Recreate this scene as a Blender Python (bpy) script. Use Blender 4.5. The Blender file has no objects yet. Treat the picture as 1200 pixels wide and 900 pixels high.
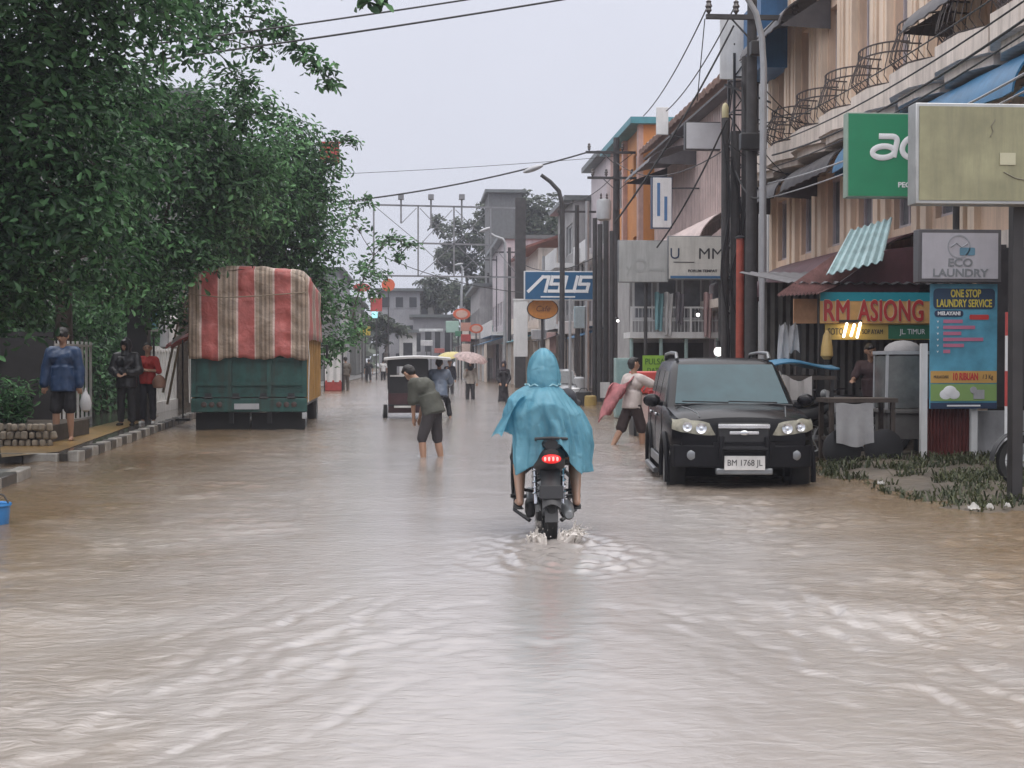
import bpy, bmesh, math, random
import numpy as np
from mathutils import Vector, Matrix, Euler, noise as mnoise
R = math.radians
rng = random.Random(7)
SC = bpy.context.scene
COL = SC.collection
# ------------------------------------------------------------------ camera
CAM_H = 1.5
cam_d = bpy.data.cameras.new("camera")
cam = bpy.data.objects.new("camera", cam_d); COL.objects.link(cam)
cam.location = (0, 0, CAM_H)
cam.rotation_euler = (R(90 - 1.065), 0, R(-4.03))
cam_d.sensor_width = 36.0; cam_d.lens = 46.8; cam_d.clip_start = 0.1; cam_d.clip_end = 3000
SC.camera = cam
_CR = Euler(cam.rotation_euler).to_matrix()
def P(px, py, Y):
    """photo pixel (1200x900) -> point in the world on the plane y = Y"""
    d = _CR @ Vector(((px - 600) / 1560.0, -(py - 450) / 1560.0, -1.0))
    t = Y / d.y
    return Vector((d.x * t, Y, CAM_H + d.z * t))
def G(px, py, z=0.0):
    """photo pixel -> point on the horizontal plane at height z"""
    d = _CR @ Vector(((px - 600) / 1560.0, -(py - 450) / 1560.0, -1.0))
    t = (z - CAM_H) / d.z
    return Vector((d.x * t, d.y * t, z))
# ------------------------------------------------------------------ materials
_mats = {}
_TS = bpy.data.scenes.new('scratch')      # scratch scene: bakes one object at a time without re-evaluating everything
def baked(t):
    _TS.collection.objects.link(t); vl = _TS.view_layers[0]; vl.update(); dg = vl.depsgraph; dg.update()
    return bpy.data.meshes.new_from_object(t.evaluated_get(dg))
def nd(nt, typ, **kw):
    n = nt.nodes.new(typ)
    for k, v in kw.items():
        if k in n.inputs: n.inputs[k].default_value = v
        else: setattr(n, k, v)
    return n
def rgb(c, a=1.0): return (c[0], c[1], c[2], a)
def mat(name, color, rough=0.6, metal=0.0, var=0.18, scale=3.0, bump=0.0, bscale=40.0, spec=0.5, trans=0.0,
        emit=None, estr=0.0, streak=0.0, dirt=None, dirt_amt=0.0, coat=0.0, stretch=(1, 1, 1), dirt_scale=1.2, alpha=1.0):
    if name in _mats: return _mats[name]
    m = bpy.data.materials.new(name); m.use_nodes = True
    nt = m.node_tree; b = nt.nodes["Principled BSDF"]; L = nt.links
    tc = nd(nt, "ShaderNodeTexCoord")
    mp = nd(nt, "ShaderNodeMapping"); mp.inputs["Scale"].default_value = stretch
    L.new(tc.outputs["Object"], mp.inputs["Vector"])
    n1 = nd(nt, "ShaderNodeTexNoise", Scale=scale, Detail=6.0, Roughness=0.6)
    L.new(mp.outputs[0], n1.inputs["Vector"])
    cr = nd(nt, "ShaderNodeValToRGB")
    cr.color_ramp.elements[0].position = 0.3; cr.color_ramp.elements[1].position = 0.72
    lo = [max(0, c * (1 - var)) for c in color]; hi = [min(1, c * (1 + var)) for c in color]
    cr.color_ramp.elements[0].color = rgb(lo); cr.color_ramp.elements[1].color = rgb(hi)
    L.new(n1.outputs["Fac"], cr.inputs["Fac"])
    out = cr.outputs["Color"]
    if streak > 0 or dirt_amt > 0:
        mp2 = nd(nt, "ShaderNodeMapping"); mp2.inputs["Scale"].default_value = (3.0, 3.0, 0.25) if streak > 0 else (1, 1, 1)
        L.new(tc.outputs["Object"], mp2.inputs["Vector"])
        n2 = nd(nt, "ShaderNodeTexNoise", Scale=2.2 if streak > 0 else dirt_scale, Detail=8.0, Roughness=0.7)
        L.new(mp2.outputs[0], n2.inputs["Vector"])
        c2 = nd(nt, "ShaderNodeValToRGB")
        c2.color_ramp.elements[0].position = 0.45; c2.color_ramp.elements[1].position = 0.75
        a = max(streak, dirt_amt)
        c2.color_ramp.elements[0].color = (0, 0, 0, 1); c2.color_ramp.elements[1].color = (a, a, a, 1)
        L.new(n2.outputs["Fac"], c2.inputs["Fac"])
        mx = nd(nt, "ShaderNodeMix", data_type='RGBA')
        L.new(c2.outputs["Color"], mx.inputs[0]); L.new(out, mx.inputs[6])
        mx.inputs[7].default_value = rgb(dirt or [c * 0.35 for c in color])
        out = mx.outputs[2]
    L.new(out, b.inputs["Base Color"])
    b.inputs["Roughness"].default_value = rough; b.inputs["Metallic"].default_value = metal
    b.inputs["Specular IOR Level"].default_value = spec
    b.inputs["Transmission Weight"].default_value = trans
    b.inputs["Coat Weight"].default_value = coat; b.inputs["Coat Roughness"].default_value = 0.08
    if emit: b.inputs["Emission Color"].default_value = rgb(emit); b.inputs["Emission Strength"].default_value = estr
    if bump > 0:
        n3 = nd(nt, "ShaderNodeTexNoise", Scale=bscale, Detail=4.0)
        L.new(mp.outputs[0], n3.inputs["Vector"])
        bp = nd(nt, "ShaderNodeBump", Strength=bump, Distance=0.02)
        L.new(n3.outputs["Fac"], bp.inputs["Height"]); L.new(bp.outputs["Normal"], b.inputs["Normal"])
    _mats[name] = m
    return m
def leaf_mat(name, dark, light, transl=0.3, rough=0.42, spec=0.35):
    if name in _mats: return _mats[name]
    m = bpy.data.materials.new(name); m.use_nodes = True
    nt = m.node_tree; b = nt.nodes["Principled BSDF"]; L = nt.links
    g = nd(nt, "ShaderNodeNewGeometry")
    cr = nd(nt, "ShaderNodeValToRGB")
    cr.color_ramp.elements[0].color = rgb(dark); cr.color_ramp.elements[1].color = rgb(light)
    e = cr.color_ramp.elements.new(0.55); e.color = rgb([(a * 0.6 + c * 0.4) for a, c in zip(dark, light)])
    L.new(g.outputs["Random Per Island"], cr.inputs["Fac"]); L.new(cr.outputs["Color"], b.inputs["Base Color"])
    b.inputs["Roughness"].default_value = rough; b.inputs["Specular IOR Level"].default_value = spec
    t = nd(nt, "ShaderNodeBsdfTranslucent"); L.new(cr.outputs["Color"], t.inputs["Color"])
    mx = nd(nt, "ShaderNodeMixShader"); mx.inputs[0].default_value = transl
    o = nt.nodes["Material Output"]
    L.new(b.outputs[0], mx.inputs[1]); L.new(t.outputs[0], mx.inputs[2]); L.new(mx.outputs[0], o.inputs["Surface"])
    _mats[name] = m
    return m
# ------------------------------------------------------------------ object bookkeeping
def tag(o, label=None, cat=None, group=None, kind=None):
    if label: o["label"] = label
    if cat: o["category"] = cat
    if group: o["group"] = group
    if kind: o["kind"] = kind
    return o
def empty(name, loc=(0, 0, 0), rz=0.0, label=None, cat=None, group=None, rot=None):
    o = bpy.data.objects.new(name, None); COL.objects.link(o)
    o.empty_display_size = 0.2
    o.location = loc; o.rotation_euler = rot if rot else (0, 0, rz)
    return tag(o, label, cat, group)
def kids(o, allo): return [c for c in allo if c.parent is o]
def copy_tree(o, parent=None):
    allo = list(bpy.data.objects)
    def rec(o, parent):
        c = o.copy(); COL.objects.link(c)
        if parent: c.parent = parent
        for ch in [k for k in allo if k.parent is o]: rec(ch, c)
        return c
    return rec(o, parent)
# ------------------------------------------------------------------ mesh builder
def frame_of(d):
    d = Vector(d).normalized()
    a = Vector((0, 0, 1)) if abs(d.z) < 0.95 else Vector((1, 0, 0))
    u = d.cross(a).normalized(); v = d.cross(u).normalized()
    return u, v
class MB:
    def __init__(s): s.v = []; s.f = []; s.m = []; s.mi = 0
    def add(s, vs, fs):
        o = len(s.v); s.v += [tuple(p) for p in vs]
        for f in fs: s.f.append([i + o for i in f]); s.m.append(s.mi)
        return s
    def box(s, c, sz, rot=None, taper=1.0):
        x, y, z = sz[0] / 2, sz[1] / 2, sz[2] / 2
        t = taper
        vs = [(-x, -y, -z), (x, -y, -z), (x, y, -z), (-x, y, -z), (-x * t, -y * t, z), (x * t, -y * t, z), (x * t, y * t, z), (-x * t, y * t, z)]
        if rot is not None:
            M = Euler(rot).to_matrix() if not isinstance(rot, Matrix) else rot
            vs = [M @ Vector(p) for p in vs]
        vs = [(p[0] + c[0], p[1] + c[1], p[2] + c[2]) for p in vs]
        return s.add(vs, [(0, 3, 2, 1), (4, 5, 6, 7), (0, 1, 5, 4), (1, 2, 6, 5), (2, 3, 7, 6), (3, 0, 4, 7)])
    def bx(s, x0, x1, y0, y1, z0, z1):
        return s.box(((x0 + x1) / 2, (y0 + y1) / 2, (z0 + z1) / 2), (abs(x1 - x0), abs(y1 - y0), abs(z1 - z0)))
    def beam(s, p0, p1, w, h):
        p0 = Vector(p0); p1 = Vector(p1); d = p1 - p0
        u, v = frame_of(d); vs = []
        for p in (p0, p1):
            for a, b in ((-1, -1), (1, -1), (1, 1), (-1, 1)): vs.append(p + u * a * w / 2 + v * b * h / 2)
        return s.add(vs, [(0, 1, 2, 3), (7, 6, 5, 4), (0, 4, 5, 1), (1, 5, 6, 2), (2, 6, 7, 3), (3, 7, 4, 0)])
    def tube(s, pts, r, n=8, caps=True, sq=(1, 1)):
        pts = [Vector(p) for p in pts]
        rs = r if isinstance(r, (list, tuple)) else [r] * len(pts)
        vs = []; u = None
        for i, p in enumerate(pts):
            d = (pts[min(i + 1, len(pts) - 1)] - pts[max(i - 1, 0)])
            if d.length < 1e-9: d = Vector((0, 0, 1))
            d.normalize()
            if u is None: u, v = frame_of(d)
            else:
                u = (u - d * u.dot(d))
                if u.length < 1e-6: u, v = frame_of(d)
                u.normalize(); v = d.cross(u).normalized()
            for k in range(n):
                a = 2 * math.pi * k / n
                vs.append(p + (u * math.cos(a) * sq[0] + v * math.sin(a) * sq[1]) * rs[i])
        fs = []
        for i in range(len(pts) - 1):
            for k in range(n):
                fs.append((i * n + k, i * n + (k + 1) % n, (i + 1) * n + (k + 1) % n, (i + 1) * n + k))
        if caps: fs.append(tuple(reversed(range(n)))); fs.append(tuple((len(pts) - 1) * n + k for k in range(n)))
        return s.add(vs, fs)
    def cyl(s, p0, p1, r0, r1=None, n=12): return s.tube([p0, p1], [r0, r0 if r1 is None else r1], n)
    def capsule(s, p0, p1, r0, r1, n=10, sx=1.0):
        p0 = Vector(p0); p1 = Vector(p1); d = (p1 - p0)
        if d.length < 1e-6: d = Vector((0, 0, 1e-4))
        dn = d.normalized()
        pts = []; rr = []
        for a in (80, 50, 20): pts.append(p0 - dn * r0 * math.sin(R(a))); rr.append(r0 * math.cos(R(a)))
        for t in (0.0, 0.5, 1.0): pts.append(p0 + d * t); rr.append(r0 + (r1 - r0) * t)
        for a in (20, 50, 80): pts.append(p1 + dn * r1 * math.sin(R(a))); rr.append(r1 * math.cos(R(a)))
        return s.tube(pts, rr, n)
    def lathe(s, prof, c=(0, 0, 0), axis=(0, 0, 1), n=20, caps=True):
        ax = Vector(axis).normalized(); u, v = frame_of(ax); c = Vector(c)
        vs = []
        for r, h in prof:
            for k in range(n):
                a = 2 * math.pi * k / n
                vs.append(c + ax * h + (u * math.cos(a) + v * math.sin(a)) * max(r, 1e-4))
        fs = []
        for i in range(len(prof) - 1):
            for k in range(n): fs.append((i * n + k, i * n + (k + 1) % n, (i + 1) * n + (k + 1) % n, (i + 1) * n + k))
        if caps: fs.append(tuple(reversed(range(n)))); fs.append(tuple((len(prof) - 1) * n + k for k in range(n)))
        else:
            m_ = len(prof) - 1
            for k in range(n): fs.append((m_ * n + k, m_ * n + (k + 1) % n, (k + 1) % n, k))
        return s.add(vs, fs)
    def ell(s, c, r, n=14, m=9, rot=None):
        vs = []; fs = []
        M = Euler(rot).to_matrix() if rot else None
        for i in range(m + 1):
            t = math.pi * i / m
            st = max(math.sin(t), 0.002)
            for k in range(n):
                a = 2 * math.pi * k / n
                p = Vector((r[0] * st * math.cos(a), r[1] * st * math.sin(a), -r[2] * math.cos(t)))
                if M: p = M @ p
                vs.append((c[0] + p.x, c[1] + p.y, c[2] + p.z))
        for i in range(m):
            for k in range(n): fs.append((i * n + k, i * n + (k + 1) % n, (i + 1) * n + (k + 1) % n, (i + 1) * n + k))
        fs.append(tuple(reversed(range(n)))); fs.append(tuple(m * n + k for k in range(n)))
        return s.add(vs, fs)
    def prism(s, poly, axis, a0, a1):
        """poly: 2D points; axis 'x' (poly=(y,z)), 'y' (poly=(x,z)) or 'z' (poly=(x,y)), from a0 to a1"""
        mk = {'x': lambda p, a: (a, p[0], p[1]), 'y': lambda p, a: (p[0], a, p[1]), 'z': lambda p, a: (p[0], p[1], a)}[axis]
        n = len(poly)
        vs = [mk(p, a0) for p in poly] + [mk(p, a1) for p in poly]
        fs = [tuple(reversed(range(n))), tuple(range(n, 2 * n))] + [(i, (i + 1) % n, n + (i + 1) % n, n + i) for i in range(n)]
        return s.add(vs, fs)
    def loft(s, rings, caps=True, closed=True):
        n = len(rings[0]); vs = [p for r in rings for p in r]; fs = []
        for i in range(len(rings) - 1):
            for k in range(n if closed else n - 1):
                fs.append((i * n + k, i * n + (k + 1) % n, (i + 1) * n + (k + 1) % n, (i + 1) * n + k))
        if caps and closed: fs.append(tuple(reversed(range(n)))); fs.append(tuple((len(rings) - 1) * n + k for k in range(n)))
        return s.add(vs, fs)
    def sheet(s, fn, nu, nv, th=0.0):
        """fn(u,v)->point, u,v in 0..1; th: thickness along the local normal"""
        g = [[Vector(fn(i / nu, j / nv)) for j in range(nv + 1)] for i in range(nu + 1)]
        vs = [p for r in g for p in r]; w = nv + 1
        fs = [(i * w + j, (i + 1) * w + j, (i + 1) * w + j + 1, i * w + j + 1) for i in range(nu) for j in range(nv)]
        if th:
            N = len(vs); nv2 = []
            for i in range(nu + 1):
                for j in range(nv + 1):
                    a = g[min(i + 1, nu)][j] - g[max(i - 1, 0)][j]; b = g[i][min(j + 1, nv)] - g[i][max(j - 1, 0)]
                    nn = a.cross(b); nn.normalize(); nv2.append(g[i][j] - nn * th)
            vs += nv2
            fs += [tuple(N + k for k in reversed(f)) for f in list(fs)]
            bd = [(i, 0) for i in range(nu + 1)] + [(nu, j) for j in range(1, nv + 1)] + [(i, nv) for i in range(nu - 1, -1, -1)] + [(0, j) for j in range(nv - 1, 0, -1)]
            ids = [i * w + j for i, j in bd]
            for k in range(len(ids)):
                a, b = ids[k], ids[(k + 1) % len(ids)]
                fs.append((b, a, N + a, N + b))
        return s.add(vs, fs)
    def quad(s, a, b, c, d): return s.add([a, b, c, d], [(0, 1, 2, 3)])
    def xf(s, M):
        s.v = [tuple(M @ Vector(p)) for p in s.v]; return s
    def mesh(s, name):
        me = bpy.data.meshes.new(name); me.from_pydata(s.v, [], s.f); me.validate(); return me
    def build(s, name, mats, parent=None, bevel=0.0, smooth=35, label=None, cat=None, group=None, kind=None, fix=True):
        me = s.mesh(name)
        if fix:
            bm = bmesh.new(); bm.from_mesh(me); bmesh.ops.recalc_face_normals(bm, faces=bm.faces[:]); bm.to_mesh(me); bm.free()
        ms = mats if isinstance(mats, (list, tuple)) else [mats]
        for m in ms: me.materials.append(m)
        if len(ms) > 1 and len(me.polygons) == len(s.m): me.polygons.foreach_set("material_index", s.m)
        if smooth:
            me.polygons.foreach_set("use_smooth", [True] * len(me.polygons))
            me.set_sharp_from_angle(angle=R(smooth))
        o = bpy.data.objects.new(name, me); COL.objects.link(o)
        if parent: o.parent = parent
        if bevel > 0:
            b = o.modifiers.new("bevel", 'BEVEL'); b.width = bevel; b.segments = 2; b.limit_method = 'ANGLE'; b.angle_limit = R(40)
        return tag(o, label, cat, group, kind)
def tex(name, s, size, loc, rot, m, parent, ext=0.006, align='CENTER', sx=1.0, shear=0.0, bold=0.0, maxw=None, label=None, space=1.0):
    """lettering as a mesh"""
    c = bpy.data.curves.new(name, 'FONT'); c.body = s; c.size = size; c.extrude = ext; c.align_x = align; c.align_y = 'CENTER'
    c.shear = shear; c.offset = bold; c.space_character = space; c.resolution_u = 4
    t = bpy.data.objects.new("tmp", c); me = baked(t); bpy.data.objects.remove(t); bpy.data.curves.remove(c)
    if maxw and len(me.vertices):
        xs = [v.co.x for v in me.vertices]; sx = maxw / max(1e-6, max(xs) - min(xs))
    for v in me.vertices: v.co.x *= sx
    me.materials.clear(); me.materials.append(m)
    o = bpy.data.objects.new(name, me); COL.objects.link(o); o.parent = parent
    o.location = loc; o.rotation_euler = rot
    return tag(o, label)
# baked smooth union of many closed shells
def remesh(mb, name, m, parent, voxel=0.015, smooth_it=4, disp=0.0, dscale=6.0, extra=None, label=None):
    me = mb.mesh("tmp")
    t = bpy.data.objects.new("tmp", me)
    r = t.modifiers.new("r", 'REMESH'); r.mode = 'VOXEL'; r.voxel_size = voxel
    if smooth_it: s = t.modifiers.new("s", 'SMOOTH'); s.iterations = smooth_it; s.factor = 0.5
    out = baked(t); out.name = name
    bpy.data.objects.remove(t); bpy.data.meshes.remove(me)
    if disp > 0:
        nv = len(out.vertices); co = np.empty(nv * 3, np.float32); no = np.empty(nv * 3, np.float32)
        out.vertices.foreach_get("co", co); out.vertices.foreach_get("normal", no); co = co.reshape(-1, 3); no = no.reshape(-1, 3)
        nz = np.array([mnoise.noise(Vector(c) * dscale) + 0.5 * mnoise.noise(Vector(c) * dscale * 2.3) for c in co.tolist()], np.float32)
        out.vertices.foreach_set("co", (co + no * nz[:, None] * disp).ravel()); out.update()
    out.materials.clear()
    for mm in (m if isinstance(m, (list, tuple)) else [m]): out.materials.append(mm)
    if extra:
        bm = bmesh.new(); bm.from_mesh(out)
        for emb, idx in extra:
            em = emb.mesh("e"); k = len(bm.faces); bm.from_mesh(em); bm.faces.ensure_lookup_table()
            for f in bm.faces[k:]: f.material_index = idx
            bpy.data.meshes.remove(em)
        bm.to_mesh(out); bm.free()
    out.polygons.foreach_set("use_smooth", [True] * len(out.polygons))
    o = bpy.data.objects.new(name, out); COL.objects.link(o)
    if parent: o.parent = parent
    return tag(o, label)
def lerp(a, b, t): return a + (b - a) * t
def sag(p0, p1, drop, n=14):
    p0 = Vector(p0); p1 = Vector(p1)
    return [p0.lerp(p1, i / n) - Vector((0, 0, drop * 4 * (i / n) * (1 - i / n))) for i in range(n + 1)]
# ================================================================== light and air
SC.view_settings.view_transform = 'Standard'; SC.view_settings.look = 'None'
SC.view_settings.exposure = 0.0; SC.view_settings.gamma = 1.0; SC.view_settings.use_curve_mapping = False
SC.cycles.max_bounces = 6; SC.cycles.diffuse_bounces = 3; SC.cycles.glossy_bounces = 3; SC.cycles.transmission_bounces = 4
SC.cycles.transparent_max_bounces = 8; SC.cycles.volume_bounces = 1; SC.cycles.use_denoising = True
SC.cycles.caustics_reflective = False; SC.cycles.caustics_refractive = False
SUN_EL, SUN_ROT = R(62), R(150)
w = bpy.data.worlds.new("World"); SC.world = w; w.use_nodes = True
nt = w.node_tree; L = nt.links
bg = nt.nodes["Background"]; bg.inputs["Strength"].default_value = 0.1
sky = nd(nt, "ShaderNodeTexSky", sky_type='NISHITA', sun_disc=False, sun_elevation=SUN_EL, sun_rotation=SUN_ROT, air_density=1.0, dust_density=6.0, ozone_density=1.0)
hs = nd(nt, "ShaderNodeHueSaturation", Saturation=0.15, Value=0.45); L.new(sky.outputs[0], hs.inputs["Color"])
tc = nd(nt, "ShaderNodeTexCoord"); sp = nd(nt, "ShaderNodeSeparateXYZ"); L.new(tc.outputs["Generated"], sp.inputs[0])
cr = nd(nt, "ShaderNodeValToRGB"); L.new(sp.outputs["Z"], cr.inputs["Fac"])
# overcast sky: overhead raised far beyond the usual overcast ratio, to brighten walls and water
cr.color_ramp.elements[0].position = 0.0; cr.color_ramp.elements[0].color = (0.392, 0.408, 0.462, 1)
cr.color_ramp.elements[1].position = 1.0; cr.color_ramp.elements[1].color = (1.72, 1.68, 1.68, 1)
e = cr.color_ramp.elements.new(0.28); e.color = (0.425, 0.438, 0.50, 1)
cn = nd(nt, "ShaderNodeTexNoise", Scale=2.2, Detail=5.0, Roughness=0.55); L.new(tc.outputs["Generated"], cn.inputs["Vector"])
mr = nd(nt, "ShaderNodeMapRange"); mr.inputs["To Min"].default_value = 18.2; mr.inputs["To Max"].default_value = 22.6
L.new(cn.outputs["Fac"], mr.inputs["Value"])
vm = nd(nt, "ShaderNodeVectorMath", operation='SCALE'); L.new(cr.outputs["Color"], vm.inputs[0]); L.new(mr.outputs[0], vm.inputs["Scale"])
mx = nd(nt, "ShaderNodeMix", data_type='RGBA'); mx.inputs[0].default_value = 0.88
L.new(hs.outputs[0], mx.inputs[6]); L.new(vm.outputs[0], mx.inputs[7]); L.new(mx.outputs[2], bg.inputs["Color"])
sun_d = bpy.data.lights.new("sun", 'SUN'); sun_d.energy = 0.8; sun_d.angle = R(35); sun_d.color = (1.0, 0.96, 0.9)
sun = bpy.data.objects.new("sun", sun_d); COL.objects.link(sun); sun.rotation_euler = (R(90) - SUN_EL, 0, R(180) - SUN_ROT)
sun.location = (0, 0, 60)
# haze: rain-laden air round the whole place
hz = MB(); hz.bx(-62, 62, -32, 262, -1.6, 25.0)
hm = bpy.data.materials.new("haze"); hm.use_nodes = True
hn = hm.node_tree; hn.nodes.remove(hn.nodes["Principled BSDF"])
pv = nd(hn, "ShaderNodeVolumePrincipled"); pv.inputs["Color"].default_value = (0.52, 0.54, 0.62, 1); pv.inputs["Density"].default_value = 0.00115
pv.inputs["Anisotropy"].default_value = 0.2
hn.links.new(pv.outputs[0], hn.nodes["Material Output"].inputs["Volume"])
hz.build("haze", hm, smooth=0, kind="stuff")
# ================================================================== ground
m_road = mat("road_asphalt", (0.07, 0.065, 0.055), 0.8)
m_pave = mat("wet_pavement", (0.075, 0.068, 0.062), 0.12, var=0.35, scale=2.0, bump=0.12, bscale=12)
m_pave2 = mat("damp_concrete", (0.17, 0.165, 0.16), 0.35, var=0.3, scale=1.5, bump=0.2, bscale=25, dirt_amt=0.6)
m_mud = mat("mud_earth", (0.095, 0.078, 0.060), 0.55, var=0.45, scale=1.3, bump=0.7, bscale=9)
g = MB(); g.quad((-600, -200, -0.34), (600, -200, -0.34), (600, 1500, -0.34), (-600, 1500, -0.34))
g.build("ground", m_mud, smooth=0, kind="structure")
g = MB(); g.quad((-4.6, -40, -0.30), (4.9, -40, -0.30), (4.9, 240, -0.30), (-5.4, 240, -0.30))
g.build("road", m_road, smooth=0, kind="structure")
# left pavement: two slabs with a driveway gap, top at z = 0.12
g = MB()
g.prism([(-5.10, 19.9), (-5.86, 36.0), (-6.0, 60), (-6.0, 120), (-14, 120), (-14, 19.9)], 'z', -0.34, 0.12)
g.build("pavement", m_pave, smooth=0, kind="structure")
g = MB(); g.prism([(-4.72, 13.0), (-5.06, 17.4), (-14, 17.4), (-14, -10), (-4.4, -10)], 'z', -0.34, 0.10)
g.build("pavement", m_pave2, smooth=0, kind="structure")
# yellow guiding strip on the pavement
m_yel = mat("worn_yellow_tiles", (0.25, 0.155, 0.055), 0.3, var=0.35, scale=4, dirt_amt=0.8, dirt=(0.10, 0.07, 0.04), dirt_scale=3)
g = MB()
A0, A1 = G(5, 533, 0.126), G(60, 523, 0.126); 
pa = [G(2, 536, 0.126), G(70, 529, 0.126), G(186, 487, 0.126), G(168, 486, 0.126), G(60, 512, 0.126), G(0, 524, 0.126)]
g.add(pa, [tuple(range(6))]); g.build("guiding_strip", m_yel, smooth=0, kind="structure")
# right verge: muddy bank rising out of the water
def verge(u, v):
    y = lerp(12.3, 24, u)
    edge = 4.98 + 0.18 * math.sin(y * 0.9) + 0.12 * math.sin(y * 2.9) + 0.06 * math.sin(y * 7.1)
    if y < 14: edge += 1.3 * ((14 - y) / 1.7) ** 2
    if y > 17.5: edge += 0.5 * (y - 17.5)
    x = edge - 0.6 + v * 5.4
    t = (x - edge + 0.05)
    z = -0.12 + 0.26 * (1 - math.exp(-max(0, t + 0.35) * 0.9)) + 0.05 * mnoise.noise(Vector((x * 0.8, y * 0.8, 0))) + 0.03 * mnoise.noise(Vector((x * 3, y * 3, 1)))
    return (x, y, z)
g = MB(); g.sheet(verge, 140, 70); g.build("verge", m_mud, kind="structure")
# ================================================================== flood water
def water_mesh():
    ys = [-60, -30, -10, -2, 1.0, 2.2]; y = 3.0
    while y < 225: ys.append(y); y *= 1.0052
    ys += [240, 330, 600, 1400]
    us = np.concatenate([[-60, -20, -8, -3, -1.8, -1.3], np.linspace(-1, 1, 760), [1.3, 1.8, 3, 8, 20, 60]])
    ya = np.array(ys, float); hw = np.clip(0.52 * np.clip(ya, 0, None) + 1.4, 2.8, 14)   # finer tessellation near, coarser far
    U, Y = np.meshgrid(us, ya); X = U * hw[:, None] + 0.035 * np.clip(Y, 0, 60)
    r = np.random.RandomState(5)
    # gradient-ish noise from random sines, warped
    def chop(wl, n, seed, spread=1.0, dirc=0.0):
        q = np.random.RandomState(seed); h = np.zeros_like(X)
        for _ in range(n):
            a = dirc + q.normal(0, spread); k = 2 * math.pi / (wl * q.uniform(0.6, 1.6)); ph = q.uniform(0, 6.28)
            h += np.sin(k * (math.cos(a) * X + math.sin(a) * Y) + ph + 0.9 * np.sin(0.37 * k * (math.sin(a) * X - math.cos(a) * Y) + ph * 2))
        return h / math.sqrt(n)
    def sm(a, b, t): t = np.clip((t - a) / (b - a), 0, 1); return t * t * (3 - 2 * t)
    patch = 0.5 + 0.5 * np.clip(chop(3.5, 6, 1), -1, 1)
    side = np.clip(sm(0.6, 2.6, -X + 0.2) + sm(1.7, 3.2, X), 0, 1)
    calm = 0.13 + 0.87 * side
    h = 0.0050 * calm * chop(0.55, 14, 2, 0.8, math.pi / 2) * (0.4 + patch)
    h += 0.0027 * calm * chop(0.22, 18, 3, 1.0, math.pi / 2) * (0.3 + 0.9 * patch)
    h += 0.0060 * (0.35 + 0.65 * side) * chop(1.6, 8, 4, 1.2)
    fine = np.exp(-np.clip(Y - 5, 0, None) / 14)
    h += 0.0019 * (0.15 + 0.85 * side) * fine * chop(0.10, 22, 33, 1.1, math.pi / 2) * (0.35 + patch)
    h += 0.0066 * (0.12 + 0.88 * side) * chop(0.30, 20, 35, 0.75, math.pi / 2) * np.clip(chop(1.7, 8, 36) + .3, 0, 1.5)
    # diverging wake of the motorbike (apex near x 1.15, y 11) - crests sweep back to both sides
    ax, ay = 1.15, 11.2
    wob = 0.10 * chop(1.3, 6, 8) + 0.05 * chop(0.45, 8, 9)
    def arm(sg, ang, wl, s0, amp, yr):
        c, s_ = math.cos(ang), math.sin(ang)
        dx = (X - ax) * sg; dy = ay - Y
        t = dx * c - dy * s_          # across the arm
        along = dx * s_ + dy * c
        env = np.exp(-((t - s0) / 0.95) ** 2) * sm(yr[0], yr[1], along)
        ph = 2 * math.pi * (t + wob) / wl
        return amp * env * (np.sin(ph) + 0.35 * np.sin(2 * ph + 1.1)) * (0.6 + 0.75 * chop(0.32, 10, 21, 1.5))
    h += arm(-1, R(24), 0.40, -0.10, 0.0072, (2.2, 4.4))
    h += arm(1, R(15), 0.38, 0.20, 0.0068, (2.0, 4.0))
    # long swell rolling in from either side
    h += 0.034 * np.exp(-((Y - 8.4 - 0.12 * X) / 0.55) ** 2) * sm(0.6, 2.0, -X)
    h -= 0.036 * np.exp(-((Y - 7.5 - 0.12 * X) / 0.5) ** 2) * sm(0.9, 2.2, -X)
    h += 0.030 * np.exp(-((Y - 7.9 + 0.30 * (X - 2.5)) / 0.4) ** 2) * sm(1.6, 2.8, X)
    h -= 0.030 * np.exp(-((Y - 7.1 + 0.30 * (X - 2.5)) / 0.4) ** 2) * sm(1.6, 2.8, X)
    # disturbance around wheels and legs
    for (cx, cy, rad, amp) in WAKES:
        d = np.sqrt((X - cx) ** 2 + (Y - cy) ** 2)
        h += amp * np.exp(-((d - rad * 0.4) / rad) ** 2) * (np.sin(2 * math.pi * (d + 0.5 * wob) / 0.22) * 0.7 + 0.5 * chop(0.2, 10, 12))
    h = h * sm(2.0, 3.2, Y) * (1 - sm(120, 200, Y))
    n, mcols = X.shape
    co = np.stack([X, Y, h], -1).reshape(-1, 3)
    idx = np.arange(n * mcols).reshape(n, mcols)
    f = np.stack([idx[:-1, :-1], idx[:-1, 1:], idx[1:, 1:], idx[1:, :-1]], -1).reshape(-1, 4)
    me = bpy.data.meshes.new("flood_water")
    me.vertices.add(len(co)); me.vertices.foreach_set("co", co.ravel())
    me.loops.add(f.size); me.loops.foreach_set("vertex_index", f.ravel().astype(np.int32))
    me.polygons.add(len(f)); me.polygons.foreach_set("loop_start", np.arange(0, f.size, 4, dtype=np.int32))
    me.update(calc_edges=True); me.polygons.foreach_set("use_smooth", [True] * len(f))
    return me
WAKES = [(1.17, 10.9, 0.35, 0.016), (1.17, 9.9, 0.55, 0.012), (0.14, 20.6, 0.3, 0.008), (3.0, 16.0, 0.35, 0.006), (4.3, 15.2, 0.35, 0.006), (-0.2, 33.5, 0.7, 0.01), (3.7, 23.2, 0.3, 0.008), (-3.6, 28.3, 1.0, 0.006)]
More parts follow.
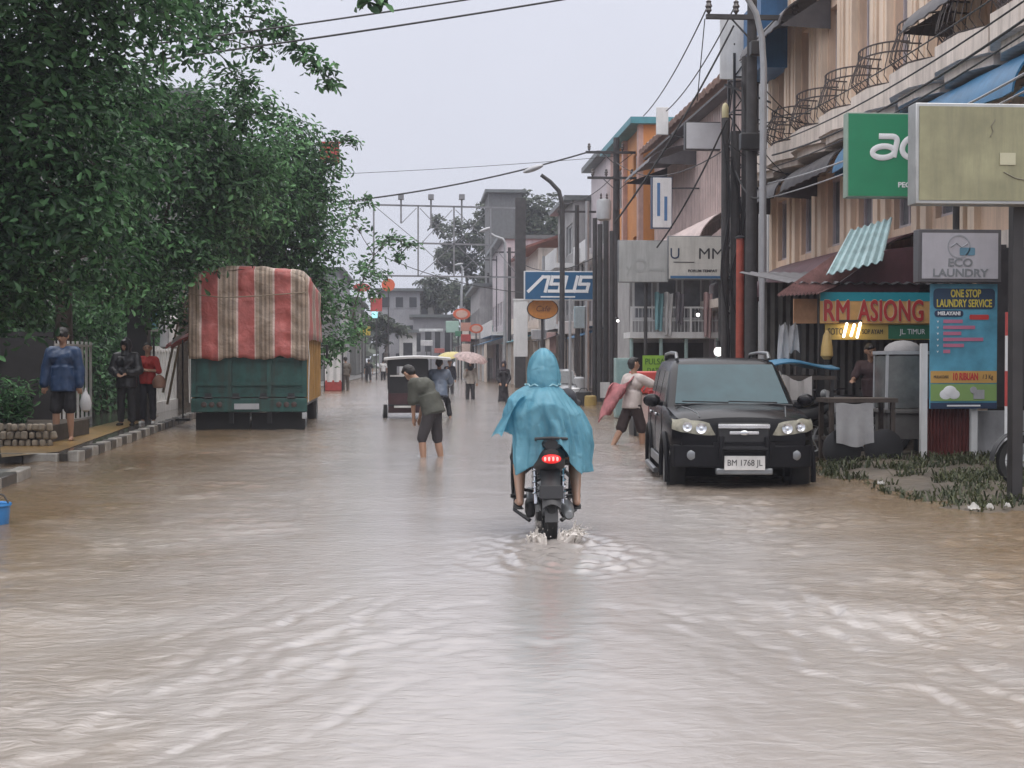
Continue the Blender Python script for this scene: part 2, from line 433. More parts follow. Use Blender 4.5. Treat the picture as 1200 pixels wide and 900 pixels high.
def water_material():
    m = bpy.data.materials.new("muddy_water"); m.use_nodes = True
    nt = m.node_tree; b = nt.nodes["Principled BSDF"]; L = nt.links
    tc = nd(nt, "ShaderNodeTexCoord")
    n1 = nd(nt, "ShaderNodeTexNoise", Scale=0.35, Detail=5.0); L.new(tc.outputs["Object"], n1.inputs["Vector"])
    cr = nd(nt, "ShaderNodeValToRGB"); cr.color_ramp.elements[0].position = 0.35; cr.color_ramp.elements[1].position = 0.7
    cr.color_ramp.elements[0].color = (0.155, 0.103, 0.058, 1); cr.color_ramp.elements[1].color = (0.205, 0.147, 0.092, 1)
    L.new(n1.outputs["Fac"], cr.inputs["Fac"])
    # reflections put into the colour: pale sky mid-road, darker muddy brown along both edges
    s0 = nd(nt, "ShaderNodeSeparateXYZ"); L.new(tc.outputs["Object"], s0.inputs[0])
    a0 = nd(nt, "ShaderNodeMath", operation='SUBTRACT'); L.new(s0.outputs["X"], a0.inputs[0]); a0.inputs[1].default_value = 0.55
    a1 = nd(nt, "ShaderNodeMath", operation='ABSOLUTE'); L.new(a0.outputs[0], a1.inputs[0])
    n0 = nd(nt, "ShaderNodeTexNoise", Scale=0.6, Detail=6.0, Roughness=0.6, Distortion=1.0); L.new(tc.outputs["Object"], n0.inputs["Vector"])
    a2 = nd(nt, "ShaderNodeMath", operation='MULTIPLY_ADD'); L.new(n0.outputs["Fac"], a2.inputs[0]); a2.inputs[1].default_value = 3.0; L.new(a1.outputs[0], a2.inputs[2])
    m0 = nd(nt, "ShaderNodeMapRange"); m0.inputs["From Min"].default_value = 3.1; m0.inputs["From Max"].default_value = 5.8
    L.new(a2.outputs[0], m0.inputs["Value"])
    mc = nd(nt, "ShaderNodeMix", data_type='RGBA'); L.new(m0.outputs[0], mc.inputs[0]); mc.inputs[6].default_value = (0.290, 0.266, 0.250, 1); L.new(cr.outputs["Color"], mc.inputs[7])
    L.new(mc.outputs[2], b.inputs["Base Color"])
    b.inputs["Roughness"].default_value = 0.13; b.inputs["IOR"].default_value = 2.2
    mp = nd(nt, "ShaderNodeMapping"); mp.inputs["Scale"].default_value = (0.75, 1.5, 1)
    L.new(tc.outputs["Object"], mp.inputs["Vector"])
    n2 = nd(nt, "ShaderNodeTexNoise", Scale=9.0, Detail=7.0, Roughness=0.62, Distortion=0.8); L.new(mp.outputs[0], n2.inputs["Vector"])
    # the current runs smooth along the middle of the road and ruffled towards both edges
    n3 = nd(nt, "ShaderNodeTexNoise", Scale=0.45, Detail=3.0); L.new(tc.outputs["Object"], n3.inputs["Vector"])
    sx = nd(nt, "ShaderNodeSeparateXYZ"); L.new(tc.outputs["Object"], sx.inputs[0])
    ad = nd(nt, "ShaderNodeMath", operation='SUBTRACT'); L.new(sx.outputs["X"], ad.inputs[0]); ad.inputs[1].default_value = 0.75
    ab = nd(nt, "ShaderNodeMath", operation='ABSOLUTE'); L.new(ad.outputs[0], ab.inputs[0])
    wv = nd(nt, "ShaderNodeMath", operation='MULTIPLY_ADD'); L.new(n3.outputs["Fac"], wv.inputs[0]); wv.inputs[1].default_value = 3.0; L.new(ab.outputs[0], wv.inputs[2])
    ml = nd(nt, "ShaderNodeMapRange"); ml.inputs["From Min"].default_value = 1.9; ml.inputs["From Max"].default_value = 4.0
    ml.inputs["To Min"].default_value = 0.2; ml.inputs["To Max"].default_value = 0.95
    L.new(wv.outputs[0], ml.inputs["Value"])
    bp = nd(nt, "ShaderNodeBump", Distance=0.02); L.new(n2.outputs["Fac"], bp.inputs["Height"]); L.new(ml.outputs[0], bp.inputs["Strength"])
    L.new(bp.outputs["Normal"], b.inputs["Normal"])
    return m
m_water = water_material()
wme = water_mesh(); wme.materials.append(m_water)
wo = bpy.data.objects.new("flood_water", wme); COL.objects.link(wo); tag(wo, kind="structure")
# ================================================================== foliage
def leaves_mesh(pts, nrm, size, rs, droop=0.35, wid=0.46, fold=0.18, var=0.35):
    """many folded obovate leaves (two quads each), as one mesh"""
    n = len(pts); pts = np.asarray(pts, float); nrm = np.asarray(nrm, float)
    nrm = nrm + rs.normal(0, 0.45, (n, 3)); nrm /= np.linalg.norm(nrm, axis=1)[:, None]
    d = rs.normal(0, 1, (n, 3)); d[:, 2] -= droop; d -= nrm * (d * nrm).sum(1)[:, None]; d /= np.linalg.norm(d, axis=1)[:, None] + 1e-9
    s = np.cross(d, nrm)
    L = size * (1 + var * rs.uniform(-1, 1, n))[:, None]; W = L * wid
    f = fold * L
    v0 = pts; v3 = pts + d * L - nrm * f * 0.6
    m1 = pts + d * L * 0.60 + s * W * 0.5 + nrm * f * 0.5; m2 = pts + d * L * 0.60 - s * W * 0.5 + nrm * f * 0.5
    a1 = pts + d * L * 0.25 + s * W * 0.26 + nrm * f * .3; a2 = pts + d * L * 0.25 - s * W * 0.26 + nrm * f * .3
    t1 = pts + d * L * 0.9 + s * W * 0.3; t2 = pts + d * L * 0.9 - s * W * 0.3
    V = np.stack([v0, a1, m1, t1, v3, t2, m2, a2], 1).reshape(-1, 3)
    b = (np.arange(n) * 8)[:, None]
    F = np.concatenate([b + np.array([[0, 1, 2, 3, 4]]), b + np.array([[0, 4, 5, 6, 7]])], 1).reshape(-1, 5)
    return V, F
def poly_object(name, V, F, m, parent, smooth=False):
    me = bpy.data.meshes.new(name); k = F.shape[1]
    me.vertices.add(len(V)); me.vertices.foreach_set("co", np.ascontiguousarray(V, dtype=np.float32).ravel())
    me.loops.add(F.size); me.loops.foreach_set("vertex_index", F.ravel().astype(np.int32))
    me.polygons.add(len(F)); me.polygons.foreach_set("loop_start", np.arange(0, F.size, k, dtype=np.int32))
    me.update(calc_edges=True); me.materials.append(m)
    o = bpy.data.objects.new(name, me); COL.objects.link(o); o.parent = parent
    return o
def lobe_points(lobes, density, rs, shell=0.55):
    """clumps of leaves inside ellipsoids: (centre, radii, weight)"""
    P_, N_ = [], []
    for c, r, wgt in lobes:
        n = max(70, int(density * wgt * r[0] * r[1] * r[2] * 4.19))
        k = max(3, n // 26)                       # clumps
        u = rs.normal(0, 1, (k, 3)); u /= np.linalg.norm(u, axis=1)[:, None]
        rad = rs.uniform(shell ** 3, 1.0, k) ** (1 / 3.)
        cc = u * rad[:, None] * np.array(r) + np.array(c)
        pick = rs.randint(0, k, n)
        off = rs.normal(0, 1, (n, 3)) * np.array([0.26, 0.26, 0.15]) * min(1.0, .25 + r[0])
        p = cc[pick] + off
        nn = u[pick] * 0.55 + np.array([0, 0, 0.8]) + off * 0.8
        P_.append(p); N_.append(nn)
    return np.concatenate(P_), np.concatenate(N_)
def limb(mb, a, b, r0, r1, rs, n=6, wob=0.12):
    a = np.array(a, float); b = np.array(b, float); L_ = np.linalg.norm(b - a)
    pts = []
    for i in range(n + 1):
        t = i / n
        p = a + (b - a) * t + rs.normal(0, wob * L_ * 0.12, 3) * (0 if i in (0, n) else 1)
        p[2] += math.sin(t * math.pi) * L_ * 0.06
        pts.append(tuple(p))
    mb.tube(pts, [lerp(r0, r1, i / n) for i in range(n + 1)], 7)
    return pts
m_bark = mat("tree_bark", (0.075, 0.06, 0.048), 0.85, var=0.4, scale=6, bump=0.8, bscale=18)
m_leafA = leaf_mat("broad_leaf_deep_green", (0.010, 0.034, 0.016), (0.125, 0.285, 0.115), 0.30, 0.40, 0.32)
m_leafB = leaf_mat("broad_leaf_green", (0.014, 0.044, 0.020), (0.150, 0.330, 0.130), 0.32, 0.40, 0.32)
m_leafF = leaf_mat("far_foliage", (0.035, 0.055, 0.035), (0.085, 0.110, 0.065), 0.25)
m_leafY = leaf_mat("bush_leaf", (0.035, 0.062, 0.026), (0.095, 0.135, 0.055), 0.3)
def tree(name, base, lobes, label, m, density, leaf, seed, trunk_r=0.2, fork=2.6, group=None, lean=(0, 0), twig=True):
    rs = np.random.RandomState(seed)
    root = empty(name, base, 0, label, "tree", group)
    b = np.array(base)
    lob = [(np.array(c) - b, np.array(r), w_) for c, r, w_ in lobes]
    tb = MB(); top = np.array([lean[0], lean[1], fork])
    tb.tube([(0, 0, -0.4), (0, 0, 0.15), (top[0] * .3, top[1] * .3, fork * .45), tuple(top)], [trunk_r * 1.5, trunk_r * 1.08, trunk_r * 0.92, trunk_r * 0.8], 10)
    lb = MB()
    nodes = [(top, trunk_r * .62)]
    for c, r, w_ in sorted(lob, key=lambda q: np.linalg.norm(q[0] - top)):
        j = min(range(len(nodes)), key=lambda i: np.linalg.norm(c - nodes[i][0]) + (0.25 * np.linalg.norm(c - top) if i == 0 else 0))
        r0 = nodes[j][1]; r1 = max(0.014, r0 * .62)
        pts = limb(lb, nodes[j][0], c, r0 * .8, r1 * .8, rs); nodes.append((c, r1))
        for _ in range(5):
            q = c + rs.normal(0, 0.4, 3) * r
            limb(lb, pts[rs.randint(4, len(pts))], q, min(.02, r1 * .6), 0.005, rs, 4)
    tb.build("trunk", m_bark, root); lb.build("branches", m_bark, root)
    p, nn = lobe_points(lob, density, rs)
    V, F = leaves_mesh(p, nn, leaf, rs)
    poly_object("crown", V, F, m, root)
    return root
def lobes_px(lst):
    """(px, py, radius px, depth, weight) -> ellipsoid lobes"""
    out = []
    for px, py, rp, Y, w_ in lst:
        k = Y / 1560.0
        c = P(px, py, Y); r = rp * k
        out.append((tuple(c), (r, r * 1.15, r * 0.88), w_))
    return out
GT = "street trees along the left pavement"
# nearest tree: a wall of dark leaves down to head height, over the left edge of the picture
A = lobes_px([(-30, 40, 90, 19, 1), (60, 20, 75, 18, 1), (150, -20, 70, 18.5, 1), (40, 130, 80, 18.5, 1), (-60, 190, 95, 19, 1), (110, 90, 60, 19, 1.0),
              (60, 230, 75, 19, 1.1), (-20, 300, 85, 19.5, 1.1), (120, 190, 60, 20, 1.1), (100, 300, 52, 20.5, 1.1), (10, 352, 45, 20, 1.0), (-90, 90, 90, 18, 1), (205, 40, 52, 20, .8), (-120, 320, 90, 18, 1),
              (45, -80, 90, 17, 1), (160, -110, 80, 17, .9), (-60, -60, 100, 16, 1)])
tree("broadleaf_tree", (-7.6, 19.0, 0.1), A, "nearest broadleaf tree, dark crown hanging low over the man in the blue jacket", m_leafA, 560, 0.138, 11, 0.24, 3.0, GT)
B = lobes_px([(150, 120, 55, 27, 1), (205, 190, 62, 28, 1), (120, 250, 60, 27, 1), (250, 135, 42, 28, 1), (190, 290, 55, 28, 1), (290, 135, 24, 28, .9), (265, 225, 52, 29, 1),
              (135, 335, 38, 27, 1.0), (200, 350, 36, 30, 1.0), (170, 360, 30, 31, 1), (100, 360, 32, 31, 1), (300, 185, 40, 29, 1), (240, 290, 42, 29, 1.0),
              (240, 45, 32, 26, .8), (285, 20, 34, 26, .8), (225, -20, 50, 26, .8), (320, 28, 18, 26, 2), (338, 44, 12, 26, 4), (352, 58, 10, 26, 6), (364, 70, 9, 26, 8), (376, 82, 8, 26, 9), (388, 95, 8, 26, 9), (305, 60, 14, 26, 1.5), (300, 100, 20, 27, 1.2), (305, 130, 22, 28, 1.3), (275, 90, 20, 27, 1.0)])
tree("broadleaf_tree", (-7.4, 28.5, 0.1), B, "broadleaf tree behind the gate pillar, one long branch hanging out over the street", m_leafB, 560, 0.15, 12, 0.2, 3.0, GT)
C_ = lobes_px([(322, 195, 44, 37, 1), (285, 255, 52, 37, 1), (352, 190, 34, 37, 1), (346, 245, 44, 38, 1), (325, 290, 44, 38, 1), (370, 295, 36, 38, 1), (378, 350, 32, 39, 1), (375, 400, 26, 39, .9), (260, 300, 30, 37, 1),
              (350, 160, 24, 37, 1), (400, 400, 16, 39, .8), (395, 165, 12, 37, .7), (310, 240, 40, 36, 1), (412, 168, 6, 37, 6), (330, 150, 24, 37, 1), (345, 225, 30, 37, 1.3), (378, 232, 20, 37, 1.3), (390, 190, 14, 37, 2)])
tree("broadleaf_tree", (-6.6, 38.0, 0.1), C_, "bushy lighter green broadleaf tree rising directly behind the covered truck", m_leafB, 390, 0.165, 13, 0.2, 2.8, GT)
D = lobes_px([(415, 265, 22, 50, .55), (438, 300, 20, 50, .5), (425, 330, 24, 50, .8), (452, 285, 13, 50, .9), (470, 282, 10, 50, 1.2), (483, 290, 7, 50, 2), (430, 235, 8, 50, 1.2), (408, 240, 14, 50, .9), (412, 375, 22, 50, 1), (470, 300, 8, 50, .4), (420, 395, 14, 50, 1)])
tree("broadleaf_tree", (-5.9, 50.0, 0.1), D, "thin sparse broadleaf tree with bare twigs reaching out towards the empty billboard frame", m_leafB, 170, 0.20, 14, 0.13, 3.2, GT)
# leaves poking in at the top edge
E = lobes_px([(432, -8, 9, 15, 1.0), (415, -24, 16, 15, 1), (380, -60, 30, 15, .8), (300, -120, 50, 15, .8)])
tree("broadleaf_tree", (-6.9, 13.0, 0.1), E + lobes_px([(-260, -160, 180, 14, .25)]), "broadleaf tree whose small twig of leaves dips into the top edge of the sky", m_leafA, 260, 0.15, 15, 0.2, 4.2, GT)
# ---- bushes by the fence
def bush(base, r, h, n, leaf, m, label, seed, name="leafy_bush", group="bushes beside the left pavement", upright=0.2):
    rs = np.random.RandomState(seed)
    root = empty(name, base, 0, label, "bush", group)
    st = MB(); pts = []; nn = []
    for k in range(14):
        a = rs.uniform(0, 6.28); q = rs.uniform(0.2, 1.0); tip = np.array([math.cos(a) * r * q, math.sin(a) * r * q, h * rs.uniform(0.6, 1.0)])
        st.tube([(0.1 * math.cos(a), 0.1 * math.sin(a), -0.15), tuple(tip * [.55, .55, .6]), tuple(tip)], [0.014, 0.010, 0.004], 5)
        m_ = n // 14
        t = rs.uniform(0.15, 1, m_)[:, None]
        p = tip * t * np.array([1, 1, 1]) + rs.normal(0, 0.11, (m_, 3)) * [1, 1, .8]
        pts.append(p); nn.append(rs.normal(0, .5, (m_, 3)) + [0, 0, 1])
    st.build("stems", m_bark, root)
    V, F = leaves_mesh(np.concatenate(pts), np.concatenate(nn), leaf, rs, droop=-upright, wid=0.3)
    poly_object("foliage", V, F, m, root)
    return root
q = G(30, 488, 0.3); bush((q.x, 22.8, 0.15), 0.42, 1.25, 1500, 0.15, m_leafY, "feathery light green bush growing behind the stone edging at left", 21)
q = P(2, 480, 23); bush((q.x, 23.4, 0.15), 0.5, 0.95, 1200, 0.13, m_leafA, "low dark bush at the left edge behind the stone edging", 22)
rs = np.random.RandomState(31); hroot = empty("hedge", (-8.2, 34, .12), 0, "tall dark hedge filling the shade behind the white fence", "hedge")
n = 11000; p_ = np.stack([rs.normal(0, .28, n), rs.uniform(-9.5, 9.5, n), np.clip(rs.beta(1.4, 1.1, n) * 3.5, .05, None)], 1)
Vh, Fh = leaves_mesh(p_, np.tile([.6, -.3, .7], (n, 1)), .17, rs); poly_object("foliage", Vh, Fh, m_leafA, hroot)
k = MB()
for i in range(24): yy = -9.3 + i * .8; k.tube([(0, yy, -.1), (rng.uniform(-.1, .1), yy + .1, 1.5), (rng.uniform(-.2, .2), yy, 3.0)], [.04, .025, .01], 5)
k.build("stems", m_bark, hroot)
# ================================================================== left pavement furniture
m_kw = mat("kerb_white_paint", (0.30, 0.285, 0.26), 0.4, var=0.3, scale=6, dirt_amt=0.95, dirt=(0.12, 0.10, 0.08), dirt_scale=5)
m_kb = mat("kerb_black_paint", (0.06, 0.055, 0.05), 0.35, var=0.4, scale=6)
kr = empty("painted_kerb", (0, 0, 0), 0, "black and white painted kerb stones edging the wet pavement beside the truck", "kerb")
kpts = [(-5.06, 19.85), (-5.86, 36.0)]
nst = 30
for i in range(nst):
    t0, t1 = i / nst, (i + 1) / nst - 0.003
    a = Vector((lerp(kpts[0][0], kpts[1][0], t0), lerp(kpts[0][1], kpts[1][1], t0), 0)); b = Vector((lerp(kpts[0][0], kpts[1][0], t1), lerp(kpts[0][1], kpts[1][1], t1), 0))
    k = MB(); k.beam(a + Vector((0.02, 0, -0.09)), b + Vector((0.02, 0, -0.11)), 0.16, 0.50)
    k.build("kerb_stone", m_kw if i % 2 == 0 else m_kb, kr, bevel=0.02)
k2 = empty("painted_kerb", (0, 0, 0), 0, "black and white painted kerb stones turning in from the street at the driveway", "kerb")
for i in range(6):
    a = Vector((-5.24 - i * 0.5, 19.82, -0.10)); b = a + Vector((-0.49, 0, 0))
    k = MB(); k.beam(a, b, 0.14, 0.46); k.build("kerb_stone", m_kb if i % 3 else m_kw, k2, bevel=0.02)
k3 = empty("painted_kerb", (0, 0, 0), 0, "short stretch of grey and white painted kerb at the left edge of the flood", "kerb")
for i in range(12):
    ya = 17.4 - i * 0.8; xa = lerp(-5.06, -4.72, (17.4 - ya) / 4.4); xb = lerp(-5.06, -4.72, (17.4 - ya + .78) / 4.4)
    k = MB(); k.beam((xa + .03, ya, -0.10), (xb + .03, ya - 0.78, -0.10), 0.17, 0.46); k.build("kerb_stone", m_kw if i % 2 == 0 else m_kb, k3, bevel=0.02)
# stone edging of the planting bed
m_st = mat("edging_stone", (0.26, 0.22, 0.17), 0.7, var=0.35, scale=5, bump=0.5, bscale=14)
m_soil = mat("planter_soil", (0.05, 0.04, 0.03), 0.9, bump=0.8, bscale=8)
sb = empty("stone_edging", (0, 0, 0), 0, "rough brown stones laid in two courses around the planting bed at left", "edging")
for c_ in range(3):
    for i in range(13):
        p = P(-40 + i * 8.2 + (4 if c_ % 2 else 0), 470, 21.6); p.y = 21.6; p.z = 0.17 + c_ * 0.125
        k = MB(); k.box((p.x + rng.uniform(-.015, .015), p.y + rng.uniform(-.03, .03), p.z), (rng.uniform(.08, .115), .13, rng.uniform(.10, .135)), rot=(rng.uniform(-.1, .1), rng.uniform(-.15, .15), rng.uniform(-.2, .2)), taper=rng.uniform(.75, .95))
        k.build("stone", m_st, sb, bevel=.025)
s_ = MB(); s_.bx(-9.2, -6.05, 21.65, 25, 0.122, 0.40); tag(s_.build("planting_bed", m_soil, smooth=0), "dark soil of the planting bed behind the stone edging", "planting bed")
# dark boundary wall and hedge-dark gate under the trees
m_dkwall = mat("shade_dark_wall", (0.055, 0.052, 0.048), 0.8, var=0.4, scale=1.5, streak=0.6, bump=0.4, bscale=10)  # darkness under the trees put into the wall's base colour
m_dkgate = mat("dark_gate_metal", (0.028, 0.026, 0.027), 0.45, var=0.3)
m_white = mat("white_paint_weathered", (0.62, 0.61, 0.60), 0.5, var=0.12, scale=4, streak=0.45)
m_grey = mat("grey_paint", (0.36, 0.37, 0.39), 0.5, var=0.12, streak=0.3)
m_black = mat("black_metal", (0.018, 0.018, 0.02), 0.4)
m_dk = mat("dark_plastic", (0.025, 0.025, 0.027), 0.5)
m_red = mat("red_paint_worn", (0.42, 0.06, 0.055), 0.5, var=0.2, dirt_amt=0.4)
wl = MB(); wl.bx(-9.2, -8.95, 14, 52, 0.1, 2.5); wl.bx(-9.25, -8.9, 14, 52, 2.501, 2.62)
tag(wl.build("boundary_wall", m_dkwall, smooth=0), "boundary wall coloured dark for the shade behind the left trees", "wall")
def bar_fence(name, a, b, h, step, label, m, rail=(0.25, 0.9), w_=0.03, group=None, plinth=0.0, mp=None):
    root = empty(name, (0, 0, 0), 0, label, "fence", group)
    a = Vector(a); b = Vector(b); n = max(2, int((b - a).length / step))
    if plinth:
        k = MB(); k.beam(a + Vector((0, 0, plinth / 2)), b + Vector((0, 0, plinth / 2)), 0.16, plinth); k.build("plinth", mp or m, root)
    for f in rail:
        k = MB(); k.beam(a + Vector((0, 0, h * f)), b + Vector((0, 0, h * f)), 0.04, 0.05); k.build("rail", m, root)
    k = MB()
    for i in range(n + 1):
        p = a.lerp(b, i / n); k.beam(p + Vector((0, 0, plinth)), p + Vector((0, 0, h)), w_, w_)
    k.build("bars", m, root)
    return root
bar_fence("white_fence", (-6.72, 32.6, 0.12), (-6.85, 43.0, 0.12), 1.72, 0.42, "white barred fence on a low plinth between the gate pillar and the truck", m_white, (0.12, 0.93), 0.09, plinth=0.28, mp=m_white)
bar_fence("white_fence", (-7.05, 26.4, 0.12), (-6.98, 29.0, 0.12), 1.75, 0.30, "narrow white barred gate leaf beside the black poncho figure", m_white, (0.08, 0.95), 0.045)
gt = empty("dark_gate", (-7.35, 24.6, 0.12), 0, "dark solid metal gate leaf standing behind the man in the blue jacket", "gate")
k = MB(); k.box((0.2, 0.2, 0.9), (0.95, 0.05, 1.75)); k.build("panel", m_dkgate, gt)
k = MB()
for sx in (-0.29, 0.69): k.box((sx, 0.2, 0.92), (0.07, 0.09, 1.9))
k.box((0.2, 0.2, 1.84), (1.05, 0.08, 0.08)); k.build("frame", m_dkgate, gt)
# gate pillar with a box lamp
pc = P(163, 420, 30.5)
gp = empty("gate_pillar", (pc.x, 30.5, 0.12), 0, "dark square gate pillar with a stepped red and white cap and a pale grey lamp box on top", "pillar")
k = MB(); k.box((0, 0, 1.45), (0.44, 0.44, 2.9)); k.build("shaft", m_dkgate, gp, bevel=0.01)
k = MB(); k.box((0, 0, 2.98), (0.56, 0.56, 0.16)); k.box((0, 0, 3.32), (0.72, 0.72, 0.12)); k.build("red_cap", mat("dull_red_cap", (0.20, 0.075, 0.07), 0.6, streak=.4), gp, bevel=0.01, label="dull red bands of the stepped cap")
k = MB(); k.box((0, 0, 3.16), (0.62, 0.62, 0.20)); k.build("white_cap", m_white, gp, bevel=0.01)
k = MB(); k.box((0.02, 0, 3.90), (0.36, 0.36, 1.02)); k.box((0.02, 0, 4.44), (0.42, 0.42, 0.06)); k.build("lamp_box", mat("pale_grey_panel", (0.46, 0.50, 0.54), 0.5, streak=.3), gp, bevel=0.01)
pp = P(135, 300, 30.2)
k = MB(); k.tube([(pp.x, 30.2, 3.9), (pp.x, 30.2, 4.9), (pp.x + .04, 30.2, 5.0), (pp.x + .14, 30.2, 5.02)], 0.022, 6)
tag(k.build("bent_pipe", m_white), "thin white bent pipe standing beside the lamp box of the gate pillar", "pipe")
# small blue poster, white bundles, leaning poles between pillar and truck
pc = P(179, 377, 32)
k = empty("small_poster", pc, 0, "small pale blue poster hung between the gate pillar and the truck", "poster")
q_ = MB(); q_.box((0, 0, 0), (0.30, 0.03, 0.46)); q_.build("board", m_white, k)
q_ = MB(); q_.box((0, -0.02, 0.02), (0.25, 0.012, 0.38)); q_.build("picture", mat("poster_blue", (0.16, 0.33, 0.45), 0.4, var=.5, scale=9), k)
q_ = MB(); q_.cyl((0, 0.1, -1.6), (0, 0.1, 0.25), 0.025, 0.025, 8); q_.build("post", m_dkgate, k)
for px, lab in ((193, "white cloth bundle hanging behind the white fence, the greyer of two"), (203, "white cloth bundle hanging behind the white fence, nearest the truck")):
    pc = P(px, 385, 33.5)
    k = MB(); k.lathe([(0.03, 0.42), (0.10, 0.33), (0.13, 0.1), (0.11, -0.2), (0.13, -0.45), (0.05, -0.5)], tuple(pc), n=12); tag(k.build("cloth_bundle", m_white if px > 200 else m_grey), lab, "cloth bundle", "cloth bundles behind the white fence")
for i, (a, b, lab) in enumerate([((205, 395), (219, 330), "thinner bamboo pole leaning beside the striped truck cover"), ((211, 398), (226, 322), "longer bamboo pole leaning against the striped truck cover")]):
    pa, pb = P(a[0], a[1], 31 + i * .2), P(b[0], b[1], 31 + i * .2)
    pa2 = pa + (pa - pb) * 1.0; pa2.z = max(pa2.z, 0.12)
    k = MB(); k.tube([pa2, pa, pb], [0.03, 0.027, 0.02], 7); tag(k.build("bamboo_pole", mat("bamboo", (0.30, 0.24, 0.17), 0.6, var=.3, scale=8)), lab, "pole", "bamboo poles leaning by the truck")
# red-and-white curved panel (parked three-wheeler hood) at the truck's left shoulder
pc = P(213, 399, 30.2)
rc = empty("scooter_canopy", (pc.x, 30.2, 0.12), 0, "small red and white curved rain canopy on a thin post between fence and truck", "canopy")
z0 = pc.z - 0.12
k = MB(); k.sheet(lambda u, v: (lerp(-0.30, 0.32, u), lerp(-0.35, 0.35, v), z0 - 0.14 + 0.30 * u + 0.10 * math.sin(v * math.pi) - 0.1 * (u - .5) ** 2), 8, 8, 0.03); k.build("hood", mat("canopy_red", (0.46, 0.10, 0.10), 0.35, var=.2), rc)
k = MB(); k.sheet(lambda u, v: (lerp(-0.16, 0.2, u), -0.36, z0 - 0.10 + 0.30 * u + 0.09 * v), 6, 3, 0.012); k.build("stripe", m_white, rc)
k = MB(); k.cyl((0, 0.1, 0), (0, 0.1, z0 + 0.05), 0.02, 0.02, 8); k.cyl((0, 0.1, 0), (0, 0.1, 0.05), 0.18, 0.16, 12); k.build("post", m_black, rc)
# blue tub corner at the left edge
pb = G(-11, 614)
k = empty("blue_tub", (pb.x, pb.y, 0), 0, "bright blue plastic tub standing in the water at the left edge", "tub")
q_ = MB(); q_.lathe([(0.10, -0.25), (0.14, -0.2), (0.17, 0.16), (0.185, 0.17), (0.18, 0.19), (0.155, 0.18), (0.12, -0.15)], n=20); q_.build("body", mat("blue_plastic", (0.03, 0.17, 0.42), 0.35), k)
q_ = MB(); q_.tube([(-0.17, 0, 0.17), (-0.12, 0, 0.26), (0, 0, 0.30), (0.12, 0, 0.26), (0.17, 0, 0.17)], 0.008, 6); q_.build("handle", m_black, k)
# buildings behind the left trees
m_lb = mat("left_grey_render", (0.15, 0.155, 0.15), 0.75, var=.2, scale=.8, streak=.5)
m_glassd = mat("dark_window_glass", (0.02, 0.023, 0.026), 0.12, var=.3)
m_roofg = mat("grey_roof_sheet", (0.12, 0.135, 0.14), 0.5, streak=.4)
def block(name, x0, x1, y0, y1, h, label, mw, mr, wins, face='x1', parapet=0.0, roof_over=0.4, z0=-0.3):
    """simple building: walls, roof slab, windows with frames on the street face and on the near gable"""
    root = empty(name, ((x0 + x1) / 2, (y0 + y1) / 2, z0), 0, label, "building")
    X0, X1, Y0, Y1 = [a - b for a, b in ((x0, (x0 + x1) / 2), (x1, (x0 + x1) / 2), (y0, (y0 + y1) / 2), (y1, (y0 + y1) / 2))]
    k = MB(); k.bx(X0, X1, Y0, Y1, 0, h - z0); k.build("wall", mw, root, smooth=0)
    k = MB(); k.bx(X0 - roof_over, X1 + roof_over, Y0 - roof_over, Y1 + roof_over, h - z0, h - z0 + 0.22)
    if parapet: k.bx(X0, X1, Y0, Y0 + .15, h - z0 + .22, h - z0 + .22 + parapet); k.bx((X1 - .15) if face == 'x1' else X0, X1 if face == 'x1' else X0 + .15, Y0 + .16, Y1, h - z0 + .22, h - z0 + .22 + parapet)
    k.build("roof", mr, root, smooth=0)
    for (u, zc, ww, hh) in wins:      # on the street face, u = world y
        xx = X1 if face == 'x1' else X0; s = 1 if face == 'x1' else -1; yc = u - (y0 + y1) / 2
        f = MB()
        for dz in (-1, 1): f.box((xx + s * .04, yc, zc - z0 + dz * hh / 2), (.12, ww + .16, .09))
        for dy in (-1, 0, 1): f.box((xx + s * .04, yc + dy * ww / 2, zc - z0), (.11, .07, hh - .09))
        fo = f.build("window", m_white, root, smooth=0)
        g_ = MB(); g_.box((xx + s * .012, yc, zc - z0), (.05, ww, hh)); g_.build("pane", m_glassd, fo, smooth=0)
    return root
block("grey_building", -19, -8.8, 52, 66, 11.6, "tall grey flat-roofed building showing above the left trees", m_lb, m_roofg, [(55, 8.5, 2, 1.6), (60, 8.5, 2, 1.6), (55, 5, 2, 1.6), (60, 5, 2, 1.6)])
pc = P(386, 180, 51.6); k = MB(); k.box(pc, (0.75, 0.12, 0.7)); k.box(pc + Vector((0, 0.02, .42)), (0.85, 0.16, 0.06)); tag(k.build("red_sign", m_red, smooth=0), "small red sign board on the corner of the tall grey building", "sign")
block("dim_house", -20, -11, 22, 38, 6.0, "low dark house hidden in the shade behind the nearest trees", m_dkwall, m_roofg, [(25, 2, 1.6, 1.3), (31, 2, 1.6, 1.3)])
block("dim_shop", -18, -8.2, 67, 84, 7.5, "pale two storey shop half hidden behind the thin tree on the left", m_lb, m_roofg, [(70, 5, 2, 1.4), (76, 5, 2, 1.4), (80, 5, 2, 1.4)])
